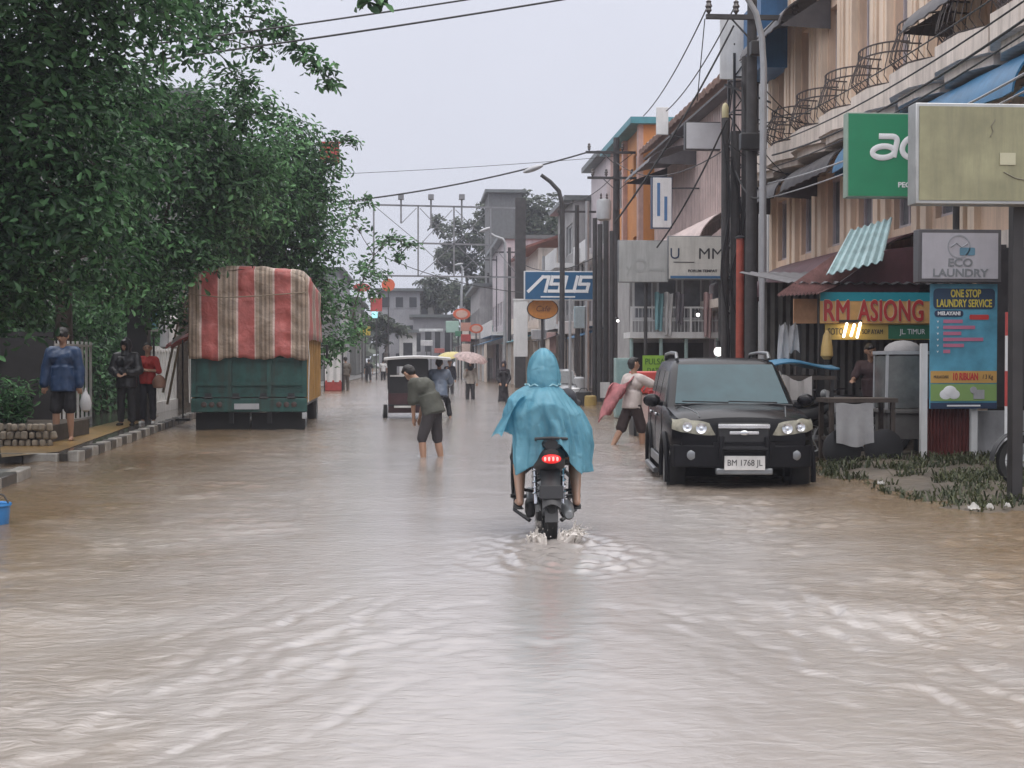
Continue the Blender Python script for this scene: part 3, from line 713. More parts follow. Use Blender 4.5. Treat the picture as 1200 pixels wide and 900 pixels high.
# ================================================================== right row of shophouses (street face at x = FX, looking towards -x)
FX = 9.0
m_cream = mat("cream_render", (0.78, 0.63, 0.50), 0.7, var=.12, scale=1.0, streak=.35, dirt=(0.20, 0.15, 0.12))
m_peach = mat("peach_render", (0.74, 0.55, 0.42), 0.7, var=.12, scale=1.0, streak=.4, dirt=(0.17, 0.12, 0.10))
m_lilac = mat("lilac_grey_render", (0.52, 0.47, 0.50), 0.7, var=.15, streak=.4)
m_slab = mat("pale_slab_edge", (0.72, 0.64, 0.58), 0.6, var=.12, scale=2, streak=.6, dirt=(0.16, 0.13, 0.11))
m_iron = mat("brown_black_iron", (0.05, 0.038, 0.036), 0.45)
m_glassg = mat("grey_window_glass", (0.17, 0.18, 0.20), 0.15, var=.35, scale=2)
m_blueaw = mat("blue_awning_sheet", (0.03, 0.155, 0.31), 0.4, var=.25, scale=2, streak=.4)
m_dkaw = mat("dark_awning_sheet", (0.075, 0.07, 0.075), 0.5, var=.3, streak=.3)
m_maroon = mat("maroon_awning_sheet", (0.085, 0.032, 0.040), 0.45, var=.3, streak=.3)
m_dkin = mat("dark_interior", (0.022, 0.02, 0.02), 0.8, var=.5, scale=2)
m_orange = mat("orange_render", (0.60, 0.25, 0.075), 0.65, var=.12, scale=.8, streak=.3)
m_teal = mat("teal_roof_paint", (0.055, 0.22, 0.27), 0.5, var=.2)
m_conc = mat("weathered_concrete", (0.34, 0.335, 0.34), 0.8, var=.2, scale=1.5, streak=.5)
m_rib = mat("pinkish_ribbed_cladding", (0.60, 0.48, 0.455), 0.6, var=.15, scale=2, streak=.5)
m_tile = mat("clay_tile_faded", (0.33, 0.22, 0.185), 0.7, var=.35, scale=6, bump=.5, bscale=12)
m_wht = mat("white_board", (0.66, 0.67, 0.68), 0.45, var=.08, streak=.25)
m_plate = mat("steel_grey", (0.22, 0.23, 0.24), 0.35, metal=.6)
def awning(root, name, y0, y1, z0, z1, out, m, bulge=0.0, th=0.03, x=FX):
    k = MB()
    k.sheet(lambda u, v: (x - 0.02 - out * math.sin(v * 1.5), lerp(y0, y1, u), z1 - (z1 - z0) * (1 - math.cos(v * 1.5)) - 0.015 * math.sin(u * 40) * v), 24, 10, th)
    for yy in (y0, y1):
        k.add([(x - .02, yy, z1), (x - .02, yy, z0 - .05), (x - out, yy, z0)], [(0, 1, 2), (2, 1, 0)])
    return k.build(name, m, root)
def railing(name, m, root, yc, w_, out, z, h, belly=0.14, bars=13):
    """bowed iron balcony railing"""
    k = MB()
    def pt(a, zz, o=0.0):
        return (FX - 0.03 - (out + o) * math.sin(a) ** 0.6, yc - (w_ / 2) * math.cos(a), zz)
    for zz, o in ((z + .06, 0), (z + h, 0), (z + h * .78, 0.01)):
        k.tube([pt(math.pi * i / 16, zz, o) for i in range(17)], 0.017, 5)
    for i in range(bars + 1):
        a = math.pi * (0.03 + 0.94 * i / bars)
        k.tube([pt(a, z + .05), pt(a, z + h * .25, belly), pt(a, z + h * .5, belly * .7), pt(a, z + h * .8, 0.01), pt(a, z + h)], 0.009, 4)
    return k.build(name, m, root)
def window_x(root, yc, zc, ww, hh, x, mf, mp, bars=1):
    f = MB()
    for dz in (-1, 1): f.box((x, yc, zc + dz * hh / 2), (.12, ww + .14, .08))
    for i in range(bars + 2): f.box((x, yc - ww / 2 + ww * i / (bars + 1), zc), (.10, .06, hh - .08))
    fo = f.build("window", mf, root, smooth=0)
    g_ = MB(); g_.box((x + .03, yc, zc), (.05, ww - .02, hh - .02)); g_.build("pane", mp, fo, smooth=0)
    return fo
def holed_wall(k, y0, y1, z0, z1, holes, x, depth=0.28):
    """street-facing wall plane at x with rectangular recesses (ya, yb, za, zb)"""
    ys = sorted({y0, y1, *[h[0] for h in holes], *[h[1] for h in holes]}); zs = sorted({z0, z1, *[h[2] for h in holes], *[h[3] for h in holes]})
    for i in range(len(ys) - 1):
        for j in range(len(zs) - 1):
            yc, zc = (ys[i] + ys[i + 1]) / 2, (zs[j] + zs[j + 1]) / 2
            if not any(h[0] < yc < h[1] and h[2] < zc < h[3] for h in holes):
                k.quad((x, ys[i + 1], zs[j]), (x, ys[i], zs[j]), (x, ys[i], zs[j + 1]), (x, ys[i + 1], zs[j + 1]))
    for a, b, c, d in holes:
        X = x + depth
        k.quad((x, a, c), (x, a, d), (X, a, d), (X, a, c)); k.quad((x, b, c), (X, b, c), (X, b, d), (x, b, d))
        k.quad((x, a, d), (x, b, d), (X, b, d), (X, a, d)); k.quad((x, a, c), (X, a, c), (X, b, c), (x, b, c))
        k.quad((X, a, c), (X, a, d), (X, b, d), (X, b, c))
# ---- R1: long beige shophouse with bowed iron balconies
Y0, Y1, H1 = 13.0, 33.4, 11.4
r1 = empty("shophouse", (FX, 0, 0), 0, "long beige shophouse with pilasters and bowed dark iron balconies on the right", "building")
r1.location = (0, 0, 0)
BAY = 2.04; nb = int((Y1 - Y0) / BAY)
bays = [Y1 - BAY * (i + .5) for i in range(nb)]
holes = []
for yc in bays:
    holes += [(yc - .48, yc + .48, 6.75, 9.15), (yc - .5, yc + .5, 3.95, 5.45)]
holes += [(Y1 - BAY * 2 * (i + 1) + .18, Y1 - BAY * 2 * i - .18, 0.0, 3.0) for i in range(nb // 2)]
k = MB(); holed_wall(k, Y0, Y1, -0.3, H1, holes, FX); k.quad((FX, Y1, -.3), (FX + 12, Y1, -.3), (FX + 12, Y1, H1), (FX, Y1, H1)); k.quad((FX, Y0, -.3), (FX, Y0, H1), (FX + 12, Y0, H1), (FX + 12, Y0, -.3))
k.build("wall", m_peach, r1, smooth=0, fix=False)
k = MB(); k.bx(FX - .5, FX + 12.3, Y0 - .3, Y1 + .25, H1 + .002, H1 + .3); k.build("roof", m_conc, r1, smooth=0)
for i in range(nb // 2):
    a, b = Y1 - BAY * 2 * (i + 1) + .2, Y1 - BAY * 2 * i - .2
    k = MB(); k.bx(FX + .2, FX + .26, a, b, 0.05, 2.95)
    for j in range(14): k.bx(FX + .17, FX + .2, a, b, 0.1 + j * .205, .2 + j * .205)
    k.build("shutter", m_dkin if i % 2 else m_dkaw, r1, smooth=0)
for yc in bays:
    for s in (-1, 1):
        k = MB(); k.box((FX - .07, yc + s * .74, 8.25), (.16, .40, 5.1)); k.box((FX - .10, yc + s * .74, 5.72 + .1), (.22, .46, .24)); k.box((FX - .10, yc + s * .74, 10.7), (.24, .48, .3))
        k.box((FX - .16, yc + s * .74, 8.25), (.03, .17, 4.4))
        k.build("pilaster", m_cream, r1, smooth=0)
        k = MB(); k.box((FX - .05, yc + s * .80, 4.5), (.12, .26, 2.1)); k.build("pilaster", m_cream, r1, smooth=0)
    window_x(r1, yc, 7.95, .90, 2.34, FX + .20, m_lilac, m_glassg, 1)
    window_x(r1, yc, 4.7, .94, 1.44, FX + .16, m_lilac, m_glassg, 1)
    sl = MB(); sl.prism([(FX - .02, yc - .98), (FX - .02, yc + .98), (FX - .62, yc + .98), (FX - .86, yc + .45), (FX - .86, yc - .45), (FX - .62, yc - .98)], 'z', 6.02, 6.42)
    sl.prism([(FX - .021, yc - .9), (FX - .021, yc + .9), (FX - .5, yc + .9), (FX - .72, yc + .4), (FX - .72, yc - .4), (FX - .5, yc - .9)], 'z', 5.86, 6.018)
    bo = sl.build("balcony", m_slab, r1, smooth=0)
    railing("railing", m_iron, bo, yc, 1.5, 0.78, 6.42, 0.80, 0.15, 15)
    k = MB(); k.box((FX - .12, yc, 6.9), (.10, .3, .05))
k = MB(); k.bx(FX - .30, FX - .002, Y0, Y1, 3.15, 3.42); k.bx(FX - .22, FX - .001, Y0, Y1, 9.55, 9.75); k.build("string_course", m_slab, r1, smooth=0)
awning(r1, "awning", 17.5, 25.3, 5.05, 5.90, 1.0, m_blueaw, 0.05).__setitem__("label", "long faded blue sheet awning under the balconies")
awning(r1, "awning", 26.0, 29.4, 5.2, 5.86, 0.9, m_dkaw, 0.04); awning(r1, "awning", 29.9, 33.2, 5.2, 5.86, 0.9, m_dkaw, 0.04)
awning(r1, "awning", 19.0, 21.9, 6.95, 7.5, 0.9, m_dkaw, 0.05)
awning(r1, "awning", 28.6, 32.2, 8.75, 9.5, 1.15, m_dkaw, 0.05)
awning(r1, "awning", 22.5, 30.5, 2.85, 3.75, 1.3, m_maroon, 0.16).__setitem__("label", "maroon curved awning over the ground floor")
k = MB()
for i, yc in enumerate(bays[:7]):
    pass
# blue sign box and white end panel at the far top corner of R1
bs = empty("blue_sign_box", (FX - .5, 32.4, 8.4), 0, "blue sign box with white end panel high on the beige shophouse's far corner", "sign")
k = MB(); k.box((.05, 0, .95), (.7, 1.7, 1.7)); k.build("box", mat("sign_blue_paint", (0.03, 0.12, 0.27), .45, streak=.3), bs, smooth=0)
k = MB(); k.box((-.36, 1.25, 1.0), (.9, .08, 1.5)); k.build("end_panel", m_wht, bs, smooth=0)
k = MB(); k.beam((-.7, 1.2, 0.1), (.45, .6, -.5), .05, .05); k.beam((-.1, .9, .1), (.45, .9, .1), .05, .05); k.build("bracket", m_black, bs)
# ---- tall corrugated wall and dark lattice in the gap
tb = empty("ribbed_building", (13.2, 35.3, 0), 0, "tall narrow building with pale ribbed cladding in the gap behind the main utility pole", "building")
k = MB(); k.bx(-3.6, 5, -1.8, 1.6, -.3, 13.5); k.build("wall", m_conc, tb, smooth=0)
k = MB()
for i in range(17): k.bx(-3.68, -3.601, -1.7 + i * .2, -1.6 + i * .2, 0.2, 13.4)
for i in range(40): k.bx(-3.6 + i * .2, -3.5 + i * .2, -1.88, -1.801, 0.2, 13.4)
k.build("cladding", m_wht, tb, smooth=0)
k = MB(); k.bx(-3.9, 5.2, -2.1, 1.8, 13.501, 13.7); k.build("roof", m_roofg, tb, smooth=0)
lt = empty("lattice_mast", (8.35, 33.9, 0), 0, "dark square steel lattice mast standing in the gap beside the beige shophouse", "mast")
k = MB()
for a, b in ((-.3, -.3), (.3, -.3), (.3, .3), (-.3, .3)): k.beam((a, b, -.3), (a, b, 9.3), .06, .06)
k.build("uprights", m_black, lt, smooth=0)
k = MB()
for i in range(11):
    z = .2 + i * .85
    for (a, b) in (((-.3, -.3), (.3, -.3)), ((.3, -.3), (.3, .3)), ((.3, .3), (-.3, .3)), ((-.3, .3), (-.3, -.3))):
        k.beam((*a, z), (*b, z), .035, .035); k.beam((*a, z), (*b, z + .85), .03, .03)
k.build("bracing", m_black, lt, smooth=0)
# ---- R2: tiled three-storey row behind the main pole
r2 = empty("tiled_shophouse", (.45, 0, 0), 0, "pinkish brown three storey shophouse with a ragged clay tile eave behind the tangle of poles", "building")
ya, yb = 37.0, 52.6
k = MB(); holes = [(ya + .5 + i * 2.1, ya + 1.9 + i * 2.1, 6.6, 8.4) for i in range(6)] + [(ya + .5 + i * 2.1, ya + 1.9 + i * 2.1, 3.9, 5.4) for i in range(6)] + [(ya + .3 + i * 3.2, ya + 3.1 + i * 3.2, .0, 2.9) for i in range(4)]
holed_wall(k, ya, yb, -.3, 9.7, holes, FX); k.quad((FX, ya, -.3), (FX, ya, 9.7), (FX + 12, ya, 9.7), (FX + 12, ya, -.3)); k.quad((FX, yb, -.3), (FX + 12, yb, -.3), (FX + 12, yb, 9.7), (FX, yb, 9.7))
k.build("wall", m_lilac, r2, smooth=0, fix=False)
k = MB()
for i in range(62): k.box((FX - .045, ya + .12 + i * .25, 7.5), (.09, .13, 4.0))
k.build("ribbed_cladding", m_rib, r2, smooth=0)
for i in range(6):
    window_x(r2, ya + 1.2 + i * 2.1, 4.65, 1.3, 1.44, FX + .16, m_wht, m_glassg, 1)
k = MB(); k.sheet(lambda u, v: (lerp(8.4, 14.5, v), lerp(ya - .3, yb + .3, u), lerp(9.62, 12.9, v) + .07 * abs(math.sin(u * 70)) + .03 * mnoise.noise(Vector((u * 60, v * 9, 0)))), 160, 12, 0.16)
k.build("roof", m_tile, r2, smooth=0)
k = MB(); k.bx(8.5, FX, ya, yb, 9.42, 9.5); k.build("eave_soffit", m_dkaw, r2, smooth=0)
awning(r2, "canopy", 37.5, 49.5, 4.7, 5.9, 1.5, m_rib, 0.08); awning(r2, "canopy", 44.5, 49.8, 8.1, 8.75, 1.7, m_dkaw, 0.03)
k = MB(); k.bx(FX - .9, FX, ya, yb, 3.0, 3.25); k.build("slab", m_slab, r2, smooth=0)
# ---- R3: orange building with teal flat roof
r3 = empty("orange_building", (0, 0, 0), 0, "bright orange building with a flat teal roof standing higher than its neighbours", "building")
ya, yb, h = 53.0, 60.2, 10.9
k = MB(); holes = [(ya + .8, ya + 2.4, 8.2, 10), (ya + .8, ya + 2.4, 4.6, 6.6), (ya + 5.3, ya + 7.0, 8.2, 10), (ya + 5.3, ya + 7.0, 4.6, 6.6), (ya + .5, yb - .5, 0, 3)]
holed_wall(k, ya, yb, -.3, h, holes, FX); k.quad((FX, ya, -.3), (FX, ya, h), (FX + 12, ya, h), (FX + 12, ya, -.3)); k.quad((FX, yb, -.3), (FX + 12, yb, -.3), (FX + 12, yb, h), (FX, yb, h))
k.build("wall", m_orange, r3, smooth=0, fix=False)
k = MB()
for y in (ya + .2, ya + 4.2, ya + 7.6, yb - .2): k.box((FX - .09, y, 7.1), (.2, .42, 8.2))
k.build("columns", mat("pink_column_render", (0.50, 0.33, 0.29), .65, streak=.3), r3, smooth=0)
for y, z in ((ya + 1.6, 9.1), (ya + 1.6, 5.6), (ya + 6.15, 9.1), (ya + 6.15, 5.6)): window_x(r3, y, z, 1.5, 1.7, FX + .16, m_wht, m_glassg, 1)
k = MB(); k.bx(FX - .55, FX + 12.5, ya - .3, yb + 1.4, h + .002, h + .26); k.build("roof", m_teal, r3, smooth=0)
# ---- R4.. farther buildings down the right side
def far_block(ya, yb, h, x, mw, label, mr=m_roofg, bal=True, seed=0, roof='flat'):
    root = empty("shop_building", (0, 0, 0), 0, label, "building", None)
    fl = int(h / 3.2); holes = []
    n = max(1, int((yb - ya) / 2.6)); st = (yb - ya) / n
    for f in range(1, fl):
        for i in range(n): holes.append((ya + st * i + .5, ya + st * (i + 1) - .5, f * 3.2 + .7, f * 3.2 + 2.3))
    holes.append((ya + .4, yb - .4, 0, 2.7))
    k = MB(); holed_wall(k, ya, yb, -.3, h, holes, x); k.quad((x, ya, -.3), (x, ya, h), (x + 11, ya, h), (x + 11, ya, -.3)); k.quad((x, yb, -.3), (x + 11, yb, -.3), (x + 11, yb, h), (x, yb, h))
    k.build("wall", mw, root, smooth=0, fix=False)
    for hh in holes[:-1]: window_x(root, (hh[0] + hh[1]) / 2, (hh[2] + hh[3]) / 2, hh[1] - hh[0] - .1, 1.5, x + .15, m_wht, m_glassd, 1)
    k = MB()
    if roof == 'flat': k.bx(x - .5, x + 11.3, ya - .2, yb + .2, h + .002, h + .25)
    else: k.sheet(lambda u, v: (lerp(x - .9, x + 6, v), lerp(ya - .3, yb + .3, u), lerp(h - .1, h + 2.2, v)), 6, 4, .14)
    k.build("roof", mr, root, smooth=0)
    if bal:
        for f in range(1, fl):
            b = MB(); b.bx(x - .95, x - .001, ya + .1, yb - .1, f * 3.2 - .1, f * 3.2 + .14); b.bx(x - .95, x - .87, ya + .1, yb - .1, f * 3.2 + .141, f * 3.2 + .9)
            b.build("balcony", m_wht if seed % 2 == 0 else m_slab, root, smooth=0)
    for i in range(n + 1):
        b = MB(); b.bx(x - 1.42, x - 1.24, ya + .15 + (st - .3 / n) * i - .0, ya + .33 + (st - .3 / n) * i, -.3, 2.62); b.build("column", m_wht if (i + seed) % 2 else m_slab, root, smooth=0)
    b = MB(); b.bx(x - .9, x - .8, ya + .6, yb - .6, 3.1, 3.75); b.build("fascia_board", [m_wht, mat("fascia_teal", (.10, .28, .30), .5), m_slab, mat("fascia_red", (.42, .09, .07), .5)][(seed + 1) % 4], root, smooth=0)
    b = MB(); b.sheet(lambda u, v: (x - .02 - 1.5 * v, lerp(ya + .1, yb - .1, u), 3.05 - .5 * v), 4, 2, .04); b.build("awning", [m_blueaw, m_maroon, m_dkaw, m_teal][seed % 4], root, smooth=0)
    return root
far_block(63.4, 69.0, 11.2, FX, m_lilac, "grey white building with stepped white balconies just beyond the orange building", seed=0)
far_block(69.3, 77.0, 9.8, FX - .9, m_conc, "grey concrete shop building with pale parapet behind the blue sign board", seed=2)
far_block(77.4, 88.0, 8.0, FX - 2.0, m_slab, "low cream shop building with red tiled roof behind the tall lamp post", mr=mat("red_clay_roof", (0.25, 0.10, 0.08), .7, var=.3, scale=5), roof='pitch', seed=3)
far_block(88.4, 104, 9.5, FX - 3.2, m_lilac, "pale lilac shop building far along the right side", seed=4)
far_block(104.4, 122, 7.2, FX - 4.2, m_conc, "low grey shop building at the far end of the right row", seed=5)
# ---- small shop with a railed balcony in front of R2
ks = empty("corner_shop", (7.35, 39.5, 0), 0, "small white and pale teal shop with a railed balcony behind the black car", "shop")
m_ptl = mat("pale_teal_paint", (0.30, 0.42, 0.42), .5, var=.15, streak=.3)
k = MB(); k.bx(-.95, 1.5, .6, 3, 0, 4.4); k.build("wall", m_conc, ks, smooth=0)
k = MB(); k.bx(-.9, 1.3, .50, .597, .1, 2.0); k.build("shop_opening", m_dkin, ks, smooth=0)
k = MB(); k.bx(-1.15, 1.6, -.75, .49, 2.12, 2.30); k.build("balcony_slab", m_wht, ks, smooth=0)
k = MB()
for i in range(26): k.beam((-1.1 + i * .105, -.72, 2.30), (-1.1 + i * .105, -.72, 3.0), .014, .014)
k.bx(-1.13, 1.55, -.74, -.70, 3.0, 3.05); k.bx(-1.13, 1.55, -.74, -.70, 2.62, 2.65)
for i in range(4): k.bx(-1.13 + i * .88, -1.07 + i * .88, -.75, -.69, 2.30, 3.0)
k.build("railing", m_wht, ks, smooth=0)
for sx in (-1.08, -.2, .55, 1.5):
    k = MB(); k.cyl((sx, -.6, -.3), (sx, -.6, 2.12), .055, .055, 10); k.build("post", m_ptl, ks)
for sx in (-.55, .2, .95):
    f = MB(); f.box((sx, .585, 3.35), (.62, .06, 1.3)); fo = f.build("window", m_wht, ks, smooth=0)
    g_ = MB(); g_.box((sx, .55, 3.35), (.5, .04, 1.16)); g_.build("pane", m_glassg, fo, smooth=0)
k = MB(); k.sheet(lambda u, v: (lerp(-1.3, 1.7, u), lerp(.6, -1.0, v), lerp(4.5, 4.05, v) + .025 * math.sin(u * 90)), 60, 4, .03); k.build("roof_sheet", m_plate, ks)
# hanging clothes on the balcony
for i, (sx, c, lab) in enumerate([(-.30, (0.20, 0.38, 0.42), "pale teal cloth hanging over the small shop's balcony"), (-.02, (0.55, 0.55, 0.56), "white cloth hanging from the small shop's balcony"), (1.15, (0.42, 0.30, 0.30), "dusty pink cloth hanging at the end of the small shop's balcony"), (.32, (0.16, 0.15, 0.17), "dark grey cloth hanging in the middle of the small shop's balcony")]):
    p = Vector((7.35 + sx, 39.5 - .80, 3.15)); L_ = [1.1, 1.25, 1.3, .9][i]
    k = MB(); k.sheet(lambda u, v: (p.x + (u - .5) * .26 * (1 - .25 * v), p.y + .05 * math.sin(u * 12 + v * 2) - .01, p.z + .3 - L_ * v + .03 * math.sin(u * 6)), 10, 10, .008)
    tag(k.build("hung_cloth", mat("cloth_%d" % i, c, .8, bump=.3)), lab, "cloth", "clothes hung on the small shop's balcony")
# teal cabinet, green kiosk board, red cart behind the black car
pc = G(731, 456, 0.0)
cb = empty("teal_cabinet", (pc.x, 33.5, 0), 0, "pale teal metal cabinet on legs beside the pole cluster", "cabinet"); cb.location.x = P(731, 440, 33.5).x
k = MB(); k.box((0, 0, .78), (.46, .4, 1.5)); k.build("case", m_ptl, cb, bevel=.01)
k = MB(); k.box((0, -.21, .78), (.40, .02, 1.38)); k.build("door", mat("teal_door", (0.24, 0.36, .37), .45), cb)
k = MB()
for a in (-.18, .18): k.box((a, 0, -.16), (.05, .3, .36))
k.build("legs", m_black, cb)
gb = empty("green_kiosk_board", P(767, 429, 31), 0, "bright yellow green kiosk board with dark letters behind the walking man", "sign")
gb.location.z = 0
k = MB(); k.box((0, 0, 1.34), (.56, .05, .50)); k.build("board", mat("lime_green_board", (0.22, 0.40, 0.05), .5), gb)
k = MB(); k.beam((-.2, .05, -.3), (-.2, .05, 1.2), .04, .04); k.beam((.2, .05, -.3), (.2, .05, 1.2), .04, .04); k.build("legs", m_black, gb)
m_ink = mat("dark_green_ink", (0.03, 0.10, 0.02), .6)
tex("lettering", "PULSA", .2, (0, -.03, 1.44), (R(90), 0, 0), m_ink, gb, maxw=.46); tex("lettering", "DATA", .15, (0, -.03, 1.24), (R(90), 0, 0), m_ink, gb, maxw=.36)
rcx = P(772, 470, 26).x
rt = empty("red_cart", (rcx, 26, 0), 0, "red and pale pink pushcart with a boxy body half hidden behind the black car", "cart")
k = MB(); k.box((0, 0, 1.05), (1.0, 1.2, .42)); k.build("upper_box", mat("cart_red", (0.50, 0.07, 0.06), .45, var=.2), rt, bevel=.02)
k = MB(); k.box((-.02, 0, .47), (.86, 1.1, .7)); k.build("lower_box", mat("cart_pink", (0.50, 0.38, 0.36), .5), rt, bevel=.02)
for s in (-1, 1):
    k = MB(); k.lathe([(.30, -.03), (.33, 0), (.30, .03)], (s * .5, .1, .06), (1, 0, 0), 20); k.build("wheel", m_black, rt)
k = MB(); k.tube([(-.4, -.6, .9), (-.42, -1.0, 1.0), (.42, -1.0, 1.0), (.4, -.6, .9)], .02, 6); k.build("handle", m_plate, rt)
# ================================================================== poles
m_pole = mat("tarred_pole", (0.045, 0.043, 0.045), .7, var=.3, scale=4)
m_galv = mat("galvanised_pole", (0.33, 0.34, 0.36), .45, var=.12, metal=.2)
m_ins = mat("brown_insulator", (0.06, 0.05, 0.05), .25)
def utility_pole(px, pyb, Y, ztop, r, label, arms, m=m_pole, group="utility poles on the right side", extra=None):
    x = P(px, 421, Y).x
    root = empty("utility_pole", (x, Y, 0), 0, label, "pole", group)
    k = MB(); k.cyl((0, 0, -.35), (0, 0, ztop), r * 1.15, r * .8, 12); k.build("shaft", m, root)
    for (dx0, dx1, z, ins) in arms:
        k = MB(); k.beam((dx0, -r, z), (dx1, -r, z), .09, .1); k.beam((0, -r, z - .55), (dx0 * .5, -r, z), .03, .03); k.beam((0, -r, z - .55), (dx1 * .5, -r, z), .03, .03)
        ao = k.build("crossarm", m_pole, root, smooth=0)
        for ix in ins:
            q = MB(); q.lathe([(.02, 0), (.03, .04), (.07, .09), (.05, .14), (.08, .18), (.05, .25), (.06, .29), (.02, .33)], (ix, -r, z + .04), n=10); q.build("insulator", m_ins, ao)
    return root
x1 = P(880, 421, 29).x
PZ = lambda py, Y: P(600, py, Y).z
up1 = utility_pole(880, 0, 29, PZ(-60, 29), .13, "tallest dark utility pole with a wide crossarm at the top of the picture", [(P(826, 0, 29).x - x1, P(936, 0, 29).x - x1, PZ(17, 29), [P(829, 0, 29).x - x1, P(861, 0, 29).x - x1, P(930, 0, 29).x - x1])])
k = MB(); k.sheet(lambda u, v: (-.14 + .03 * math.sin(v * 20), -.14 - u * .02, lerp(4.2, 6.8, v)), 2, 12); 
# coiled cable and boxes on the main pole
for i, (z, s, lab) in enumerate([(PZ(55, 29), .30, "a"), (PZ(165, 29), .36, "b")]):
    k = MB(); k.box((-.05 if i else .05, -.24, z), (s * (1.5 if i else 1), .22, s)); k.build("junction_box", m_dk if i == 0 else m_black, up1, bevel=.02)
xb = P(848, 421, 30.2).x
for i, (px, top, rr, lab) in enumerate([(849, 118, .085, "dark cable duct pole with a yellow cap beside the main utility pole"), (861, 150, .115, "bare dark cable duct pole second from the main utility pole"), (873, 60, .10, "slim dark duct pole pressed against the main utility pole")]):
    x = P(px, 421, 30.2 + .1 * i).x; zt = PZ(top, 30.2)
    root = empty("duct_pole", (x, 30.2 + .1 * i, 0), 0, lab, "pole", "cable duct poles by the main utility pole")
    k = MB(); k.cyl((0, 0, -.3), (0, 0, zt - (.33 if i == 0 else 0)), rr, rr, 10); k.build("shaft", m_pole, root)
    if i == 0: k = MB(); k.lathe([(rr * .9, 0), (rr * .95, .02), (rr * .95, .24), (rr * .6, .32), (.01, .35)], (0, 0, zt - .33), n=12); k.build("cap", mat("yellow_cap", (0.46, 0.41, 0.24), .5), root)
    k = MB(); k.tube([(math.sin(t * .9) * rr * 1.15, -rr - .02 - .03 * math.cos(t * 1.7), 1.0 + t * (zt - 1.6) / 12) for t in range(13)], .03, 5); k.build("cable", m_black, root)
x = P(867, 421, 29.4).x
rp = empty("red_pole", (x, 29.4, 0), 0, "worn red steel pole standing before the dark duct poles", "pole")
k = MB(); k.cyl((0, 0, -.3), (0, 0, PZ(278, 29.4)), .10, .09, 12); k.build("shaft", mat("red_pole_paint", (0.36, 0.075, 0.05), .5, var=.25, scale=4, dirt_amt=.6), rp)
k = MB(); k.lathe([(.12, 0), (.12, .03), (.05, .07)], (0, 0, PZ(278, 29.4)), n=12); k.build("cap", m_black, rp)
def lamp_post(px, Y, pts, r, label, m=m_galv, head=True, hd=(-1, .12), group="street lamp posts"):
    x = P(px, 421, Y).x
    root = empty("street_lamp", (x, Y, 0), 0, label, "street lamp", group)
    k = MB(); k.tube([(0, 0, -.35)] + [(P(a, b, Y).x - x, 0, P(a, b, Y).z) for a, b in pts], [r * 1.2] + [lerp(r * 1.1, r * .7, i / len(pts)) for i in range(len(pts))], 10); k.build("post", m, root)
    if head:
        a, b = pts[-1]; p = P(a, b, Y); q = MB()
        q.ell((p.x - x + hd[0] * .28, 0, p.z + hd[1]), (.40, .15, .10), 14, 8, rot=(0, math.atan2(-hd[1], -hd[0]) * -1 if False else -.35 * hd[0] * -1, 0)); q.build("lamp_head", m_grey, root)
    return root
lamp_post(894, 28, [(894, 200), (895, 80), (893, 45), (886, 15), (872, -8), (850, -30)], .068, "grey street lamp post curving overhead beside the main utility pole", head=True)
lamp_post(658, 48, [(659, 300), (659, 240), (655, 224), (645, 213), (634, 205)], .085, "street lamp post with its arm reaching left over the blue sign board", m=m_pole, hd=(-1, .22))
lamp_post(591, 80, [(592, 340), (592, 285), (589, 280), (580, 277), (574, 273)], .09, "far street lamp post beside the empty billboard frame", m=m_galv, hd=(-1, .2))
lamp_post(540, 118, [(541, 340), (542, 314), (540, 311)], .10, "farthest pale street lamp post standing alone near the end of the street", m=m_galv, hd=(-.6, .1))
x2 = P(722, 421, 55).x
utility_pole(722, 0, 55, PZ(160, 55), .16, "dark utility pole with two crossarms before the orange building", [(P(686, 0, 55).x - x2, P(762, 0, 55).x - x2, PZ(178, 55), [P(690, 0, 55).x - x2, P(722, 0, 55).x - x2 + .25, P(757, 0, 55).x - x2]), (P(688, 0, 55).x - x2, P(760, 0, 55).x - x2, PZ(208, 55), [P(694, 0, 55).x - x2, P(710, 0, 55).x - x2, P(740, 0, 55).x - x2])])
tr = empty("transformer", (P(708, 0, 54.4).x, 54.4, 0), 0, "grey pole transformer can hung on the pole with two crossarms", "transformer")
k = MB(); k.lathe([(.2, 0), (.3, .06), (.3, .8), (.26, .86), (.1, .9)], (0, 0, PZ(258, 54.4)), n=14); k.build("tank", m_grey, tr)
k = MB()
for s in (-.12, .12): k.lathe([(.03, 0), (.06, .06), (.03, .12), (.05, .18), (.01, .26)], (s, 0, PZ(258, 54.4) + .88), n=8)
k.build("bushings", m_ins, tr)
for i, (px, Y, top, rr, lab) in enumerate([(697, 47, 255, .09, "thin dark pole at the left of the pole cluster by the blue sign board"), (703, 46.5, 262, .10, "dark pole second in the cluster by the blue sign board"), (710, 47.5, 258, .11, "thick dark pole in the middle of the cluster by the blue sign board"), (717, 46, 270, .10, "dark pole at the street shop end of the cluster by the blue sign board")]):
    root = empty("duct_pole", (P(px, 421, Y).x, Y, 0), 0, lab, "pole", "dark poles clustered by the blue sign board")
    k = MB(); k.cyl((0, 0, -.3), (0, 0, PZ(top, Y)), rr, rr * .9, 8); k.build("shaft", m_pole, root)
